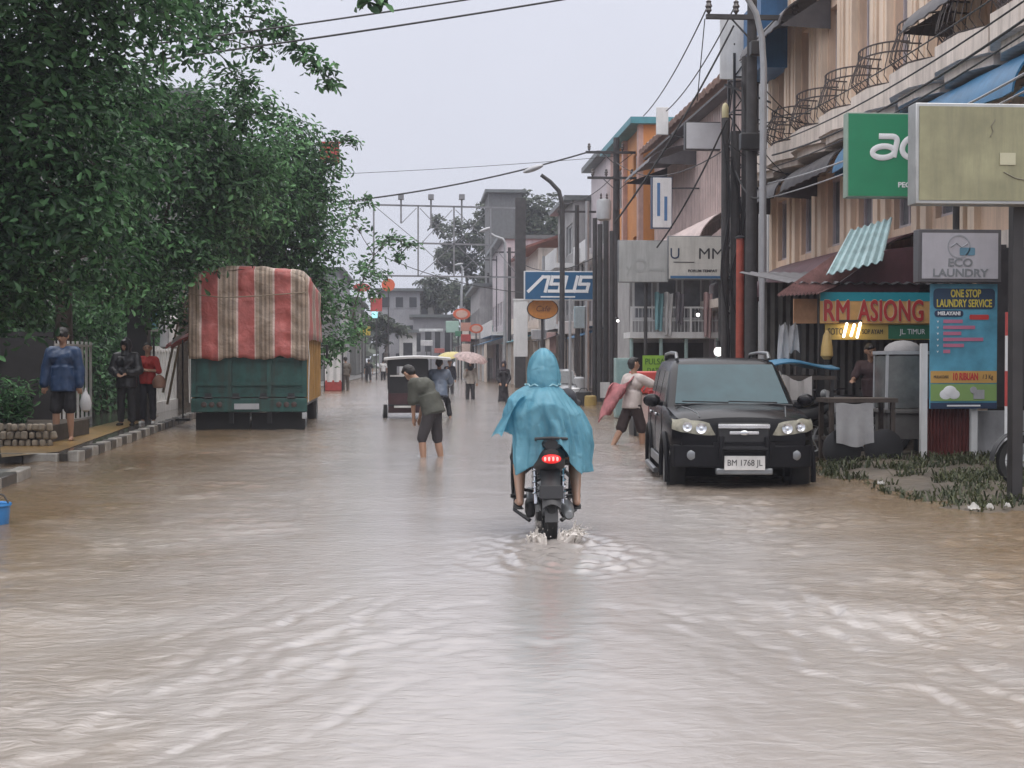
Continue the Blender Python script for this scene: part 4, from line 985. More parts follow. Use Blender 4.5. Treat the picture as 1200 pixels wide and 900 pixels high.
for i, (px, Y, top, rr, lab) in enumerate([(597, 84, 290, .12, "far dark pole just beside the far street lamp"), (583, 98, 300, .12, "far dark pole between the shop signs and the billboard mast"), (572, 105, 320, .10, "slender far pole above the orange shop signs"), (676, 62, 240, .12, "dark pole rising behind the blue sign board"), (688, 60, 235, .10, "slim dark pole beside the stepped white balconies"), (637, 72, 300, .09, "pale slim pole behind the left half of the blue sign board"), (668, 40, 350, .05, "thin white pole beside the piled vessels"), (555, 120, 350, .10, "faint distant pole near the end of the street")]):
    root = empty("utility_pole", (P(px, 421, Y).x, Y, 0), 0, lab, "pole", "distant poles on the right side")
    k = MB(); k.cyl((0, 0, -.3), (0, 0, PZ(top, Y)), rr, rr * .85, 8); k.build("shaft", m_galv if 'pale' in lab or 'white' in lab else m_pole, root)
    if i in (0, 1, 3):
        k = MB(); k.beam((-.9, 0, PZ(top, Y) - .3), (.9, 0, PZ(top, Y) - .3), .09, .09); k.build("crossarm", m_pole, root, smooth=0)
# ================================================================== overhead wires
m_wire = mat("black_cable", (0.02, 0.02, 0.022), .6)
def wire(a, b, drop, r, label, m=m_wire):
    k = MB(); k.tube(sag(a, b, drop), r, 5); return tag(k.build("overhead_wire", m), label, "wire", "overhead wires")
wire(P(-40, 78, 24), P(800, -42, 24), .10, .017, "upper of the two wires crossing the sky from the left tree")
wire(P(-40, 98, 24), P(820, -28, 24), .10, .019, "lower of the two wires crossing the sky from the left tree")
wire(P(395, 237, 55), P(690, 178, 55), .25, .035, "thick wire from the left trees to the pole with two crossarms")
wire(P(395, 204, 58), P(800, 176, 58), .1, .012, "faint thin wire crossing the middle of the sky")
A_ = P(829, 8, 29); B_ = P(690, 172, 55); wire(A_, P(754, 136, 46.5), .25, .017, "wire running from the end insulator of the top crossarm down the street")
wire(P(861, 8, 29), P(781, 130, 42), .25, .017, "wire running from the second insulator of the top crossarm down the street")
wire(P(826, 22, 29), P(817, 118, 29.3), .0, .012, "thin vertical drop wire below the end of the top crossarm")
wire(P(448, 300, 71), P(640, 345, 60), .4, .02, "slack wire below the empty billboard frame")
for i, (a, b, Ya, Yb, d) in enumerate([((905, 168), (1230, -20), 29, 15, .2), ((905, 182), (1230, 2), 29, 15, .25), ((905, 196), (1230, 20), 29, 15, .2), ((905, 150), (1230, -48), 29, 15, .15), ((900, 215), (1230, 70), 29, 15, .2), ((900, 232), (1230, 92), 29, 15, .15)]):
    wire(P(a[0], a[1], Ya), P(b[0], b[1], Yb), d, [.014, .02, .014, .012, .018, .014][i], ["second highest of the slanting cables before the beige balconies", "thickest slanting cable before the beige balconies", "slanting cable just below the thickest one before the balconies", "topmost slanting cable before the beige balconies", "upper pale cable passing before the blue awning", "lower pale cable passing before the blue awning"][i], m_wire if i < 4 else m_galv)
for i, (a, b, d) in enumerate([((893, 120), (1010, 118), .5), ((893, 100), (985, 150), .35), ((850, 190), (915, 120), .3), ((720, 205), (655, 240), .3), ((722, 190), (850, 175), .6), ((893, 175), (960, 210), .3), ((700, 300), (600, 300), .7), ((862, 200), (893, 230), .25)]):
    wire(P(a[0], a[1], [29, 29, 30, 55, 54, 29, 47, 30][i]), P(b[0], b[1], [30, 31, 33, 50, 31, 31, 80, 28.2][i]), d, [.014, .012, .016, .016, .016, .012, .02, .02][i], ["slack cable from the lamp post to the bowed balconies", "thin cable from the lamp post to the far balconies", "cable from the duct poles up to the lattice mast", "slack cable from the two-crossarm pole to the street lamp arm", "long slack cable from the two-crossarm pole to the duct poles", "short thin cable dropping to the dark awnings", "slack cable from the pole cluster to the far street lamp", "short loop of cable between duct pole and lamp post"][i])
for i, (a, b) in enumerate([((880, 130), (935, 155)), ((880, 150), (1000, 165)), ((850, 165), (940, 205)), ((720, 262), (860, 30)), ((852, 140), (770, 290))]):
    wire(P(*a, 29.2), P(*b, [31, 31, 31, 28, 34][i] if i != 3 else 28.5), .2, .012 if i < 3 else .022, ["short slack cable from the main pole to the lattice mast", "long slack cable from the main pole to the beige facade", "slack cable crossing below the duct pole's yellow cap", "thick cable slanting down from the main pole across the street signs", "thick cable slanting from the duct poles to the white sign"][i])
# ================================================================== signs
def board(name, x0, y0, x1, y1, Y, label, face, frame=m_plate, th=0.12, border=0.03, posts=(), cat="sign", double=False):
    a = P(x0, y1, Y); b = P(x1, y0, Y); w_, h_ = b.x - a.x, b.z - a.z
    root = empty(name, ((a.x + b.x) / 2, Y, 0), 0, label, cat)
    zc = (a.z + b.z) / 2
    k = MB(); k.box((0, 0, zc), (w_, th, h_)); k.build("case", frame, root, bevel=.008)
    k = MB(); k.box((0, -th / 2 - .004, zc), (w_ - 2 * border, .012, h_ - 2 * border)); fo = k.build("face", face, root, smooth=0)
    for (dx, z0, z1, r, m) in posts:
        q = MB(); q.cyl((dx, th / 2 + r + .002, z0), (dx, th / 2 + r + .002, z1), r, r, 10); q.build("post", m, root)
    root["w"] = w_; root["h"] = h_; root["zc"] = zc; root["yf"] = -th / 2 - .012
    return root, w_, h_, zc, -th / 2 - .012
def patch(root, cx, cz, w_, h_, y, m, name="panel", r=0.0):
    k = MB()
    if r:
        pts = []
        for sx, sz, a0 in ((1, 1, 0), (-1, 1, 90), (-1, -1, 180), (1, -1, 270)):
            for i in range(5):
                a = R(a0 + 22.5 * i); pts.append((cx + sx * (w_ / 2 - r) + r * math.cos(a), cz + sz * (h_ / 2 - r) + r * math.sin(a)))
        k.prism(pts, 'y', y, y - .006)
    else: k.box((cx, y - .003, cz), (w_, .006, h_))
    return k.build(name, m, root, smooth=0)
UP = (R(90), 0, 0)
def col(name, c, rough=.5, **kw): return mat("paint_" + name, c, rough, **({"var": .08, **kw}))
# --- blue sign with slanted white letters
r_, w_, h_, zc, yf = board("blue_sign_board", 614, 318, 699, 352, 50, "blue sign board with slanted white capital letters and a white underline", col("signblue", (0.018, 0.10, 0.22)), m_wht, .2, .04, posts=[(.12, -.3, 4.6, .07, m_galv)])
m_wl = col("letter_white", (0.75, 0.77, 0.80))
k = MB()
def stroke(pts, t=.115): # letter strokes as flat bars in the sign plane
    for j_, (a, b) in enumerate(zip(pts[:-1], pts[1:])):
        stroke.n = getattr(stroke, 'n', 0) + 1; yo = -.008 - .0012 * (stroke.n % 7)
        a, b = Vector((a[0], 0, a[1])), Vector((b[0], 0, b[1])); d = (b - a).normalized()
        k.beam(a - d * t / 2 + Vector((0, yf + yo, zc)), b + d * t / 2 + Vector((0, yf + yo, zc)), .012, t)
sc_ = w_ / 2.7
S = lambda x, z: ((x * 1.0 + z * .25) * sc_, z * sc_ + .06)
stroke([S(-1.12, -.26), S(-.72, .26), S(-.5, .26), S(-.5, -.26)])
stroke([S(.05, .26), S(-.36, .26), S(-.36, 0), S(.0, 0), S(.0, -.26), S(-.36, -.26)])
stroke([S(.16, .26), S(.16, -.26), S(.56, -.26), S(.56, .26)])
stroke([S(1.08, .26), S(.70, .26), S(.70, 0), S(1.04, 0), S(1.04, -.26), S(.66, -.26)])
k.build("lettering", m_wl, r_, smooth=0)
patch(r_, -.1, zc - .42, 1.3, .05, yf, m_wl, "underline")
# orange oval sign below
c_ = P(636, 362, 50.2); r_ = empty("oval_sign", (c_.x, 50.2, 0), 0, "orange oval sign with dark markings hanging below the blue sign board", "sign")
k = MB(); k.lathe([(.3, 0), (1.0, 0), (1.0, .10), (.3, .10)], (0, 0, 0), (0, 1, 0), 28); k.xf(Matrix.Translation((0, 0, c_.z)) @ Matrix.Diagonal((.60, 1, .40, 1))); k.build("case", m_dk, r_)
k = MB(); k.lathe([(.01, 0), (.94, 0), (.94, .02), (.01, .02)], (0, -.025, 0), (0, 1, 0), 28); k.xf(Matrix.Translation((0, 0, c_.z)) @ Matrix.Diagonal((.60, 1, .40, 1))); k.build("face", col("oval_orange", (0.50, 0.20, 0.04), var=.2, scale=6), r_)
tex("lettering", "Cafe", .3, (0, -.04, c_.z), UP, col("oval_ink", (0.14, 0.05, 0.02)), r_, shear=.2)
k = MB(); k.cyl((0, .18, -.3), (0, .18, c_.z), .05, .05, 8); k.build("post", m_pole, r_)
c2 = P(610, 385, 52); k = MB(); k.box((c2.x, 52, c2.z), (.55, .1, 2.2)); k.box((c2.x, 52, c2.z + 1.13), (.6, .14, .06)); tag(k.build("blank_board", m_wht, smooth=0), "tall blank pale board standing beneath the orange oval sign", "sign")
# --- pale sign with spaced letters
r_, w_, h_, zc, yf = board("white_sign_board", 782, 277, 863, 328, 36, "pale sign board with widely spaced dark letters and a blue bottom edge", col("offwhite_sign", (0.58, 0.57, 0.54), streak=.35), m_plate, .16, .025, posts=[(.55, -.3, 4.6, .06, m_pole)])
m_nv = col("navy", (0.02, 0.04, 0.09)); m_bk = col("ink_black", (0.03, 0.03, 0.035))
tex("lettering", "U", .42, (-w_ * .40, yf, zc + .10), UP, m_nv, r_); tex("lettering", "MM", .42, (w_ * .12, yf, zc + .10), UP, m_bk, r_, sx=1.1)
tex("lettering", "FORUM TEMPAT", .1, (0, yf, zc - h_ * .30), UP, m_bk, r_, sx=1.1, bold=.003); tex("lettering", "PMK", .13, (w_ * .36, yf, zc + h_ * .38), UP, m_nv, r_)
patch(r_, 0, zc - h_ * .44, w_ * .93, .07, yf, col("strip_blue", (0.05, 0.14, 0.28)), "blue_edge"); patch(r_, -w_ * .27, zc - .12, w_ * .3, .02, yf, m_bk, "underline")
r_, w_, h_, zc, yf = board("faded_sign_board", 724, 282, 783, 331, 38, "faded grey sign board with worn traces of a round mark beside the white sign", col("faded_grey", (0.42, 0.43, 0.43), streak=.6, dirt=(.2, .2, .2)), m_plate, .14, .02, posts=[(.1, -.3, 4.5, .05, m_pole)])
m_fd = col("faded_trace", (0.345, 0.355, 0.355))
tex("lettering", "y", .4, (-.42, yf, zc - .2), UP, m_fd, r_); k = MB(); k.lathe([(.2, 0), (.2, .006), (.13, .006), (.13, 0)], (-.1, yf, zc - .12), (0, -1, 0), 20, False); k.build("round_mark", m_fd, r_); patch(r_, .38, zc - .24, .42, .07, yf, m_fd, "worn_line")
# --- perpendicular blue-white sign on R2, white panels
r_, w_, h_, zc, yf = board("hanging_sign", 763, 208, 787, 268, 44, "narrow white hanging sign with blue strokes and a blue end board on the pinkish shophouse", m_wht, m_nv, .3, .03)
k = MB(); k.beam((.35, 0, zc + .5), (1.6, 0, zc + .5), .05, .05); k.build("bracket", m_pole, r_)
patch(r_, -.12, zc + .1, .1, 1.1, yf, col("sign_mid_blue", (0.06, 0.16, 0.34)), "blue_stroke"); patch(r_, .12, zc - .2, .1, .8, yf, col("sign_mid_blue", (0.06, .16, .34)), "blue_stroke")
r_, w_, h_, zc, yf = board("grey_sign_board", 802, 144, 848, 176, 41, "blank pale grey sign box high up between the poles and the tiled eave", col("pale_grey_sign", (0.52, 0.54, 0.57)), m_dk, .3, .03)
k = MB(); k.beam((.3, .1, zc), (1.3, .1, zc), .06, .06); k.build("bracket", m_pole, r_)
r_, w_, h_, zc, yf = board("tilted_white_panel", 769, 126, 783, 158, 45, "small upright white panel above the dark canopy near the orange building", m_wht, m_wht, .1, .01)
k = MB(); k.beam((0, .08, zc - .4), (1.2, .08, zc - .6), .05, .05); k.build("bracket", m_pole, r_)
# --- near ochre billboard on the dark post
r_, w_, h_, zc, yf = board("ochre_billboard", 1068, 126, 1316, 240, 13.1, "large blank weathered ochre billboard with green stains on the dark post at right", mat("weathered_ochre", (0.255, 0.25, 0.155), .6, var=.25, scale=2.2, streak=.8, dirt=(0.15, 0.145, 0.10)), mat("aluminium_frame", (0.42, 0.43, .43), .4, metal=.5), .22, .035)
k = MB(); k.box((.08, .19, 1.72), (.12, .12, 4.3)); k.build("post", m_dkgate, r_, bevel=.01)
patch(r_, -.16, zc - .05, .16, .12, yf, col("ghost_letter", (0.44, 0.43, 0.31)), "pale_trace")
k = MB()
for pts in ([(-.29, .34), (-.33, .28), (-.31, .22), (-.34, .17)], [(-.2, -.18), (-.08, -.24), (.02, -.26)]):
    k.tube([(a, yf, zc + b) for a, b in pts], .006, 5)
k.build("torn_edge", col("tear_grey", (0.17, .16, .12)), r_)
# --- green sign behind it
r_, w_, h_, zc, yf = board("green_sign_board", 990, 135, 1150, 232, 19.4, "green sign board with rounded white letters partly covered by the ochre billboard", col("signgreen", (0.02, 0.235, 0.115), .45), mat("grey_green_frame", (0.25, .33, .28), .5), .18, .022, posts=[(.72, -.1, 3.9, .05, m_pole)])
k = MB(); cx, cz = 0, zc + .10
def ribbon(pts, t): k.tube([(a + .22 * b, yf - .004, cz + b) for a, b in pts], t, 8, sq=(1, .25) if False else (1, 1))
arc = lambda x, z, rx, rz, a0, a1, n=14: [(x + rx * math.cos(R(lerp(a0, a1, i / n))), z + rz * math.sin(R(lerp(a0, a1, i / n)))) for i in range(n + 1)]
X0 = -.50
ribbon([(X0 - .10, .175), (X0 + .10, .175)] + arc(X0 + .10, .10, .09, .075, 90, 0, 6) + [(X0 + .19, -.13)], .042)
ribbon(arc(X0 + .02, -.055, .165, .085, 0, 360, 24), .042)
ribbon(arc(X0 + .46, .02, .17, .155, 60, 300, 18), .042)
ribbon(arc(X0 + .82, .02, .15, .155, 20, 320, 18) + [(X0 + .67, .03), (X0 + .95, .04)], .036)
k.v = [(x, yf - .006 + (y - yf) * .2, z) for x, y, z in k.v]
k.build("lettering", m_wl, r_)
tex("lettering", "PEGADAIAN", .105, (-.27, yf, zc - .44), UP, m_wl, r_, align='LEFT', bold=.003, sx=1.05)
# --- laundry light box and banner on white posts
r_, w_, h_, zc, yf = board("laundry_light_box", 1073, 270, 1170, 331, 18.35, "grey framed laundry light box with a round washing drum mark", col("pale_lavender_grey", (0.46, 0.46, 0.51), streak=.15), mat("dark_frame", (0.10, .10, .11), .4), .2, .05)
m_gi = col("grey_ink", (0.22, 0.24, 0.26))
tex("lettering", "ECO", .155, (0, yf, zc - .10), UP, m_gi, r_, bold=.004, sx=1.15); tex("lettering", "LAUNDRY", .155, (0, yf, zc - .245), UP, m_gi, r_, bold=.004, sx=1.12)
k = MB(); k.lathe([(.165, 0), (.165, .006), (.150, .006), (.150, 0)], (-.02, yf, zc + .13), (0, -1, 0), 24, False); k.build("drum_ring", col("ring_grey", (.34, .36, .40)), r_)
k = MB(); k.tube([(-.14, yf - .003, zc + .12), (-.06, yf - .003, zc + .18), (.02, yf - .003, zc + .12), (.10, yf - .003, zc + .17)], .008, 5); k.build("wave_mark", col("ring_grey", (.34, .36, .40)), r_)
patch(r_, .10, zc + .06, .22, .11, yf, col("machine_blue", (.12, .26, .36)), "machine_mark", r=.02)
# banner
m_bn = mat("banner_blue_print", (0.085, 0.30, 0.43), .4, var=.45, scale=1.6)
r_, w_, h_, zc, yf = board("laundry_banner", 1089, 333, 1168, 479, 18.4, "tall blue laundry price banner with yellow headline and pink lines on white posts", m_bn, m_bn, .03, .0)
for px in (1083, 1142):
    x = P(px, 421, 18.45).x - r_.location.x
    zt_ = PZ(402 if px < 1100 else 333, 18.4); k = MB(); k.box((x, .07, zt_ / 2 - .1), (.09, .07, zt_ + .2)); k.build("post", m_wht, r_)
m_yt = col("headline_yellow", (.60, .50, .08)); m_pk = col("line_pink", (.48, .16, .26)); m_ob = col("banner_orange", (.55, .33, .10)); m_gn = col("banner_green", (.22, .36, .12)); m_rd = col("banner_red", (.50, .05, .05))
t_ = zc + h_ / 2
patch(r_, 0, t_ - .21, w_ * .92, .29, yf, mat("headline_back", (.02, .05, .10), .5), "headline_shape", r=.06)
tex("lettering", "ONE STOP", .15, (0.02, yf - .006, t_ - .14), UP, m_yt, r_, maxw=.44, bold=.004); tex("lettering", "LAUNDRY SERVICE", .15, (0, yf - .006, t_ - .28), UP, m_yt, r_, maxw=.80, bold=.003)
patch(r_, -.22, t_ - .42, .42, .09, yf, m_nv, "tag", r=.04); tex("lettering", "MELAYANI", .07, (-.22, yf - .006, t_ - .42), UP, m_wl, r_, bold=.003)
patch(r_, .22, t_ - .47, .28, .07, yf, m_rd, "tag", r=.02)
for i, ww in enumerate([.28, .46, .26, .58, .30, .10]):
    patch(r_, -.30 + ww / 2, t_ - .53 - i * .085, ww, .048, yf, m_pk, "price_line"); 
    tex("tick", "✓" if False else "v", .06, (-.38, yf, t_ - .53 - i * .085), UP, m_wl, r_)
patch(r_, 0, zc - h_ * .245, w_ * .99, .17, yf, m_ob, "price_band"); tex("lettering", "10 RIBUAN", .14, (.02, yf - .006, zc - h_ * .245), UP, m_rd, r_, maxw=.36, bold=.005)
tex("lettering", "MULAI DARI", .06, (-.33, yf - .006, zc - h_ * .245), UP, m_bk, r_, maxw=.21); tex("lettering", "/ 3 Kg", .09, (.35, yf - .006, zc - h_ * .245), UP, m_bk, r_, maxw=.15)
patch(r_, 0, zc - h_ * .37, w_ * .99, .24, yf, m_gn, "green_band")
k = MB()
for j_, (cx_, cz_, rr) in enumerate(((-.26, .385, .09), (-.14, .385, .085), (-.20, .36, .10))): k.ell((cx_, yf - .006, zc - h_ * cz_), (rr, .004 + .003 * j_, rr * .8), 16, 8)
k.build("laundry_pile_picture", m_wl, r_)
k = MB(); k.box((.22, yf - .01, zc - h_ * .385), (.16, .008, .13)); k.lathe([(.05, 0), (.05, .012), (.01, .012)], (.14, yf - .006, zc - h_ * .35), (0, -1, 0), 12); k.build("machine_picture", m_grey, r_)
patch(r_, 0, zc - h_ * .475, w_ * .99, .085, yf, m_nv, "bottom_band"); patch(r_, 0, zc - h_ * .475, w_ * .5, .022, yf - .006, m_wl, "worn_line")
# --- food stall sign (orange with red outlined letters)
r_, w_, h_, zc, yf = board("stall_sign", 960, 343, 1089, 379, 20.9, "orange and teal stall sign with big red capital letters", col("sign_orange", (.70, .40, .15), var=.2, scale=3), m_dk, .06, .0)
patch(r_, 0, zc + h_ * .36, w_, h_ * .28, yf, col("sign_teal", (.02, .32, .40)), "teal_band")
m_oc = col("outline_cream", (.62, .52, .36))
for word, x_, mw in (("RM", -.475, .40), ("ASIONG", -.155, 1.06)):
    for i, (dx, dz) in enumerate(((.020, .0), (-.020, 0), (0, .020), (0, -.020))): tex("letter_outline", word, .47, (w_ * x_ + dx, yf - .001 * i, zc - h_ * .13 + dz), UP, m_oc, r_, align='LEFT', maxw=mw, space=1.06)
    for i, (dx, dz) in enumerate(((.009, .0), (-.009, 0), (0, .009), (0, -.009))): tex("lettering", word, .47, (w_ * x_ + dx, yf - .010 - .001 * i, zc - h_ * .13 + dz), UP, m_rd, r_, align='LEFT', maxw=mw, space=1.06)
r_, w_, h_, zc, yf = board("stall_strip_sign", 966, 380, 1089, 398, 20.95, "narrow yellow and green strip sign under the orange stall sign", col("strip_yellow", (.48, .34, .10)), m_dk, .05, .0)
patch(r_, w_ * .30, zc, w_ * .40, h_ * .9, yf, col("strip_green", (.03, .16, .09)), "green_panel"); tex("lettering", "JL. TIMUR", .12, (w_ * .33, yf - .006, zc), UP, m_wl, r_, maxw=.42); tex("lettering", "SOP AYAM", .11, (-w_ * .05, yf, zc), UP, m_bk, r_, maxw=.34); tex("lettering", "SOTO", .15, (-w_ * .40, yf, zc), UP, m_bk, r_, maxw=.25)
# lit lamp string below the stall sign
ls = empty("lamp_tubes", P(995, 387, 20.85), 0, "bright lit warm lamp tubes glowing below the orange stall sign", "lamp")
m_lit = mat("lit_warm_tube", (1, .9, .7), .4, emit=(1.0, .82, .52), estr=5.0)
for dx, h_ in ((-.10, .20), (0.02, .17), (.12, .22)):
    k = MB(); k.capsule((dx, -.04, -h_ / 2), (dx + .05, -.04, h_ / 2), .022, .022, 8); k.build("tube", m_lit, ls)
k = MB(); k.box((.02, 0, .14), (.36, .05, .05)); k.build("holder", m_dk, ls)
for px, py, Y, r, lab in ((842, 412, 30.9, .11, "round white lit lamp just above the black car's roof"), (818, 369, 37.8, .055, "small white lit lamp on the small shop's balcony"), (724, 376, 37.9, .04, "tiny lit lamp beside the pole cluster")):
    c_ = P(px, py, Y); root = empty("lit_lamp", c_, 0, lab, "lamp", "lit lamps among the shops")
    k = MB(); k.ell((0, 0, 0), (r, r, r), 12, 8); k.build("bulb", mat("lit_white_bulb", (1, 1, 1), .4, emit=(1, .97, .95), estr=3.0), root)
    k = MB(); k.cyl((0, 0, r * .8), (0, 0, r * 2.2), r * .45, r * .35, 8); k.beam((0, .0, r * 2.2), (.0, .5, r * 2.4), .03, .03); k.build("holder", m_dk, root)
# ================================================================== the food stall
st = empty("food_stall", (7.2, 21.5, 0), 0, "dark roadside food stall with patched corrugated roof beside the laundry banner", "stall")
m_cor = mat("pink_brown_corrugated", (0.27, 0.155, 0.15), .5, var=.4, scale=3, streak=.5)
m_tw = mat("teal_white_corrugated", (0.33, 0.46, 0.48), .45, var=.3, scale=2, streak=.4)
def corr(k, a, b, c, d, n=44, amp=.022, waves=22, th=.012):
    a, b, c, d = map(Vector, (a, b, c, d)); nn = (b - a).cross(d - a).normalized()
    k.sheet(lambda u, v: a.lerp(b, u).lerp(d.lerp(c, u), v) + nn * amp * math.sin(u * waves * math.pi), n, 6, th)
loc = Vector((7.2, 21.5, 0))
k = MB(); corr(k, P(910, 346, 20.3) - loc, P(958, 343, 20.5) - loc, P(1050, 306, 22.5) - loc, P(975, 300, 22.5) - loc); k.build("eave_sheet", m_cor, st)
k = MB(); corr(k, P(968, 322, 20.6) - loc, P(1034, 306, 20.7) - loc, P(1046, 255, 22.6) - loc, P(996, 270, 22.6) - loc, waves=13); k.build("patch_sheet", m_tw, st, label="pale teal and white corrugated patch sheet")
k = MB(); pts = [P(968, 342, 21.05), P(1078, 342, 21.05), P(1078, 288, 21.05), P(1040, 292, 21.05)]
k.add([p - loc for p in pts] + [p - loc + Vector((0, .06, 0)) for p in pts], [(0, 1, 2, 3), (7, 6, 5, 4), (0, 4, 5, 1), (1, 5, 6, 2), (2, 6, 7, 3), (3, 7, 4, 0)]); k.build("gable_board", m_maroon, st, smooth=0)
a = P(931, 350, 20.95); b = P(958, 379, 20.95)
k = MB(); k.box(((a.x + b.x) / 2 - loc.x, -.5, (a.z + b.z) / 2), (b.x - a.x, .05, a.z - b.z)); k.build("side_board", mat("orange_brown_board", (.36, .19, .10), .6, var=.25, scale=5), st, smooth=0)
for px, Y in ((962, 21), (1086, 21), (935, 21.1), (990, 24), (1110, 24)):
    x = P(px, 421, Y).x; k = MB(); k.box((x - loc.x, Y - loc.y, 1.17 if Y < 22 else 1.45), (.08, .08, 2.35 if Y < 22 else 3.3)); k.build("post", m_dkgate, st)
k = MB(); corr(k, (-.9, 2.4, 0.0), (2.0, 2.4, 0), (2.0, 2.4, 2.9), (-.9, 2.4, 2.9), n=80, waves=40); k.build("back_wall", mat("dark_corrugated", (.10, .095, .09), .6, var=.3, streak=.4), st)
k = MB(); corr(k, (-1.3, -.6, 2.72), (2.2, -.6, 2.72), (2.2, 2.7, 3.1), (-1.3, 2.7, 3.1), n=60, waves=36); k.build("roof_sheet", m_dkaw, st)
# maroon corrugated panel and grey wall below the banner
cf = empty("corrugated_panel", (0, 0, 0), 0, "dark maroon corrugated panel between two white posts under the laundry banner", "panel")
k = MB(); a, b = P(1086, 480, 18.55), P(1142, 480, 18.55); corr(k, (a.x, 18.55, 0.0), (b.x, 18.55, 0.0), (b.x, 18.55, a.z + .15), (a.x, 18.55, a.z + .15), n=80, waves=26); k.build("sheet", mat("maroon_corrugated", (.13, .035, .032), .5, var=.3, scale=4, streak=.4), cf)
for z_ in (.1, a.z + .05): k = MB(); k.bx(a.x, b.x, 18.57, 18.62, z_, z_ + .05); k.build("rail", m_wht, cf)
k = MB(); a, b = P(1146, 480, 18.7), P(1215, 480, 18.7); k.bx(a.x, b.x + 1.5, 18.7, 18.85, -.1, a.z - .02); tag(k.build("low_wall", mat("pale_grey_wall", (.40, .41, .43), .7, streak=.4), smooth=0), "low pale grey wall beside the maroon corrugated panel", "wall")
k = MB(); a = P(1172, 480, 19.2); k.bx(a.x - .3, a.x + 3, 19.2, 19.3, .8, 3.2); tag(k.build("dark_shutter", m_dkaw, smooth=0), "dark shuttered shop wall behind the laundry banner at the right edge", "wall")
rs_ = empty("striped_post", (P(1181, 421, 16.5).x, 16.5, 0), 0, "thin red and white painted post beside the laundry banner", "post")
for i, (z0, z1, m_) in enumerate(((-.1, .9, m_wht), (.9, 1.35, m_red), (1.35, 1.8, m_wht), (1.8, 2.1, m_red))):
    k = MB(); k.cyl((0, 0, z0), (0, 0, z1), .035, .035, 10); k.build("band", m_, rs_)
# display cart
dx = P(1058, 421, 19.2).x
dc = empty("display_cart", (dx, 19.2, .02), 0, "glass fronted food display cart with a domed top beside the laundry banner", "cart")
k = MB(); k.box((0, 0, .72), (.74, .6, .06)); k.box((0, 0, .5), (.66, .5, .38)); k.build("counter", mat("cart_grey", (.13, .125, .12), .5, var=.3), dc, bevel=.01)
k = MB()
for sx in (-.34, .34):
    for sy in (-.26, .26): k.beam((sx, sy, .75), (sx * .96, sy, 1.55), .035, .035)
k.bx(-.36, .36, -.28, .28, 1.55, 1.60); k.build("cabinet_frame", m_grey, dc, smooth=0)
k = MB(); k.box((0, -.26, 1.15), (.62, .012, .76)); k.box((-.335, 0, 1.15), (.012, .48, .76)); k.build("glass", mat("dusty_glass", (.13, .14, .14), .15, var=.4, scale=3), dc, smooth=0)
k = MB(); k.ell((0, 0, 1.6), (.28, .24, .16), 16, 8); k.build("dome", mat("grey_cloth", (.27, .26, .26), .8), dc)
for sx in (-.28, .28):
    for sy in (-.2, .2): k = MB(); k.beam((sx, sy, -.05), (sx, sy, .32), .05, .05); k.build("leg", m_dk, dc)
for s in (-1, 1):
    k = MB(); k.lathe([(.22, -.025), (.25, 0), (.22, .025)], (s * .40, .05, .2), (1, 0, 0), 18); k.build("wheel", m_black, dc)
for i, (x, z, r, h_) in enumerate([(-.18, .78, .07, .2), (.02, .78, .06, .26), (.18, .78, .08, .16)]):
    k = MB(); k.lathe([(r, 0), (r * 1.05, h_ * .7), (r * .6, h_), (.01, h_ * 1.02)], (dx + x, 19.15, .02 + z - .02), n=12); tag(k.build("food_pot", [m_plate, m_wht, m_dk][i]), ["steel pot behind the display cart's glass", "white jar in the middle of the display cart", "dark pot at the banner end of the display cart"][i], "pot", "vessels in the display cart")
# wooden work cart with a grey cloth hung on its front
wx = P(1004, 421, 18.6).x
wc = empty("wooden_cart", (wx, 18.6, .02), 0, "dark wooden food cart with open shelves standing in front of the stall", "cart")
m_wd = mat("dark_wet_wood", (.055, .042, .035), .55, var=.4, scale=6)
k = MB(); k.box((0, 0, .90), (1.0, .6, .06)); k.build("top", m_wd, wc)
k = MB(); k.box((0, 0, .35), (.9, .5, .05)); k.build("shelf", m_wd, wc)
for sx in (-.44, .44):
    for sy in (-.24, .24): k = MB(); k.beam((sx, sy, -.05), (sx, sy, .88), .06, .06); k.build("leg", m_wd, wc)
for s in (-1, 1):
    k = MB(); k.lathe([(.24, -.03), (.28, -.02), (.28, .02), (.24, .03), (.05, .02)], (s * .3, -.28, .22), (0, 1, 0), 18); k.build("wheel", m_black, wc)
k = MB()
z1, z0 = PZ(474, 18.2), PZ(521, 18.2); xa, xb = P(983, 0, 18.2).x, P(1027, 0, 18.2).x
k.sheet(lambda u, v: (lerp(xa, xb, u), 18.22 - .02 * math.sin(u * 14) * v - (.0 if v > .15 else .0) + .04 * (1 - v), lerp(z1, z0, v) - .05 * math.sin(u * math.pi) * v + .01 * math.sin(u * 9)), 22, 12, .006)
tag(k.build("grey_cloth", mat("grey_hung_cloth", (.30, .30, .31), .8, var=.15, bump=.3, bscale=25)), "light grey cloth hanging over the front of the dark wooden cart", "cloth")
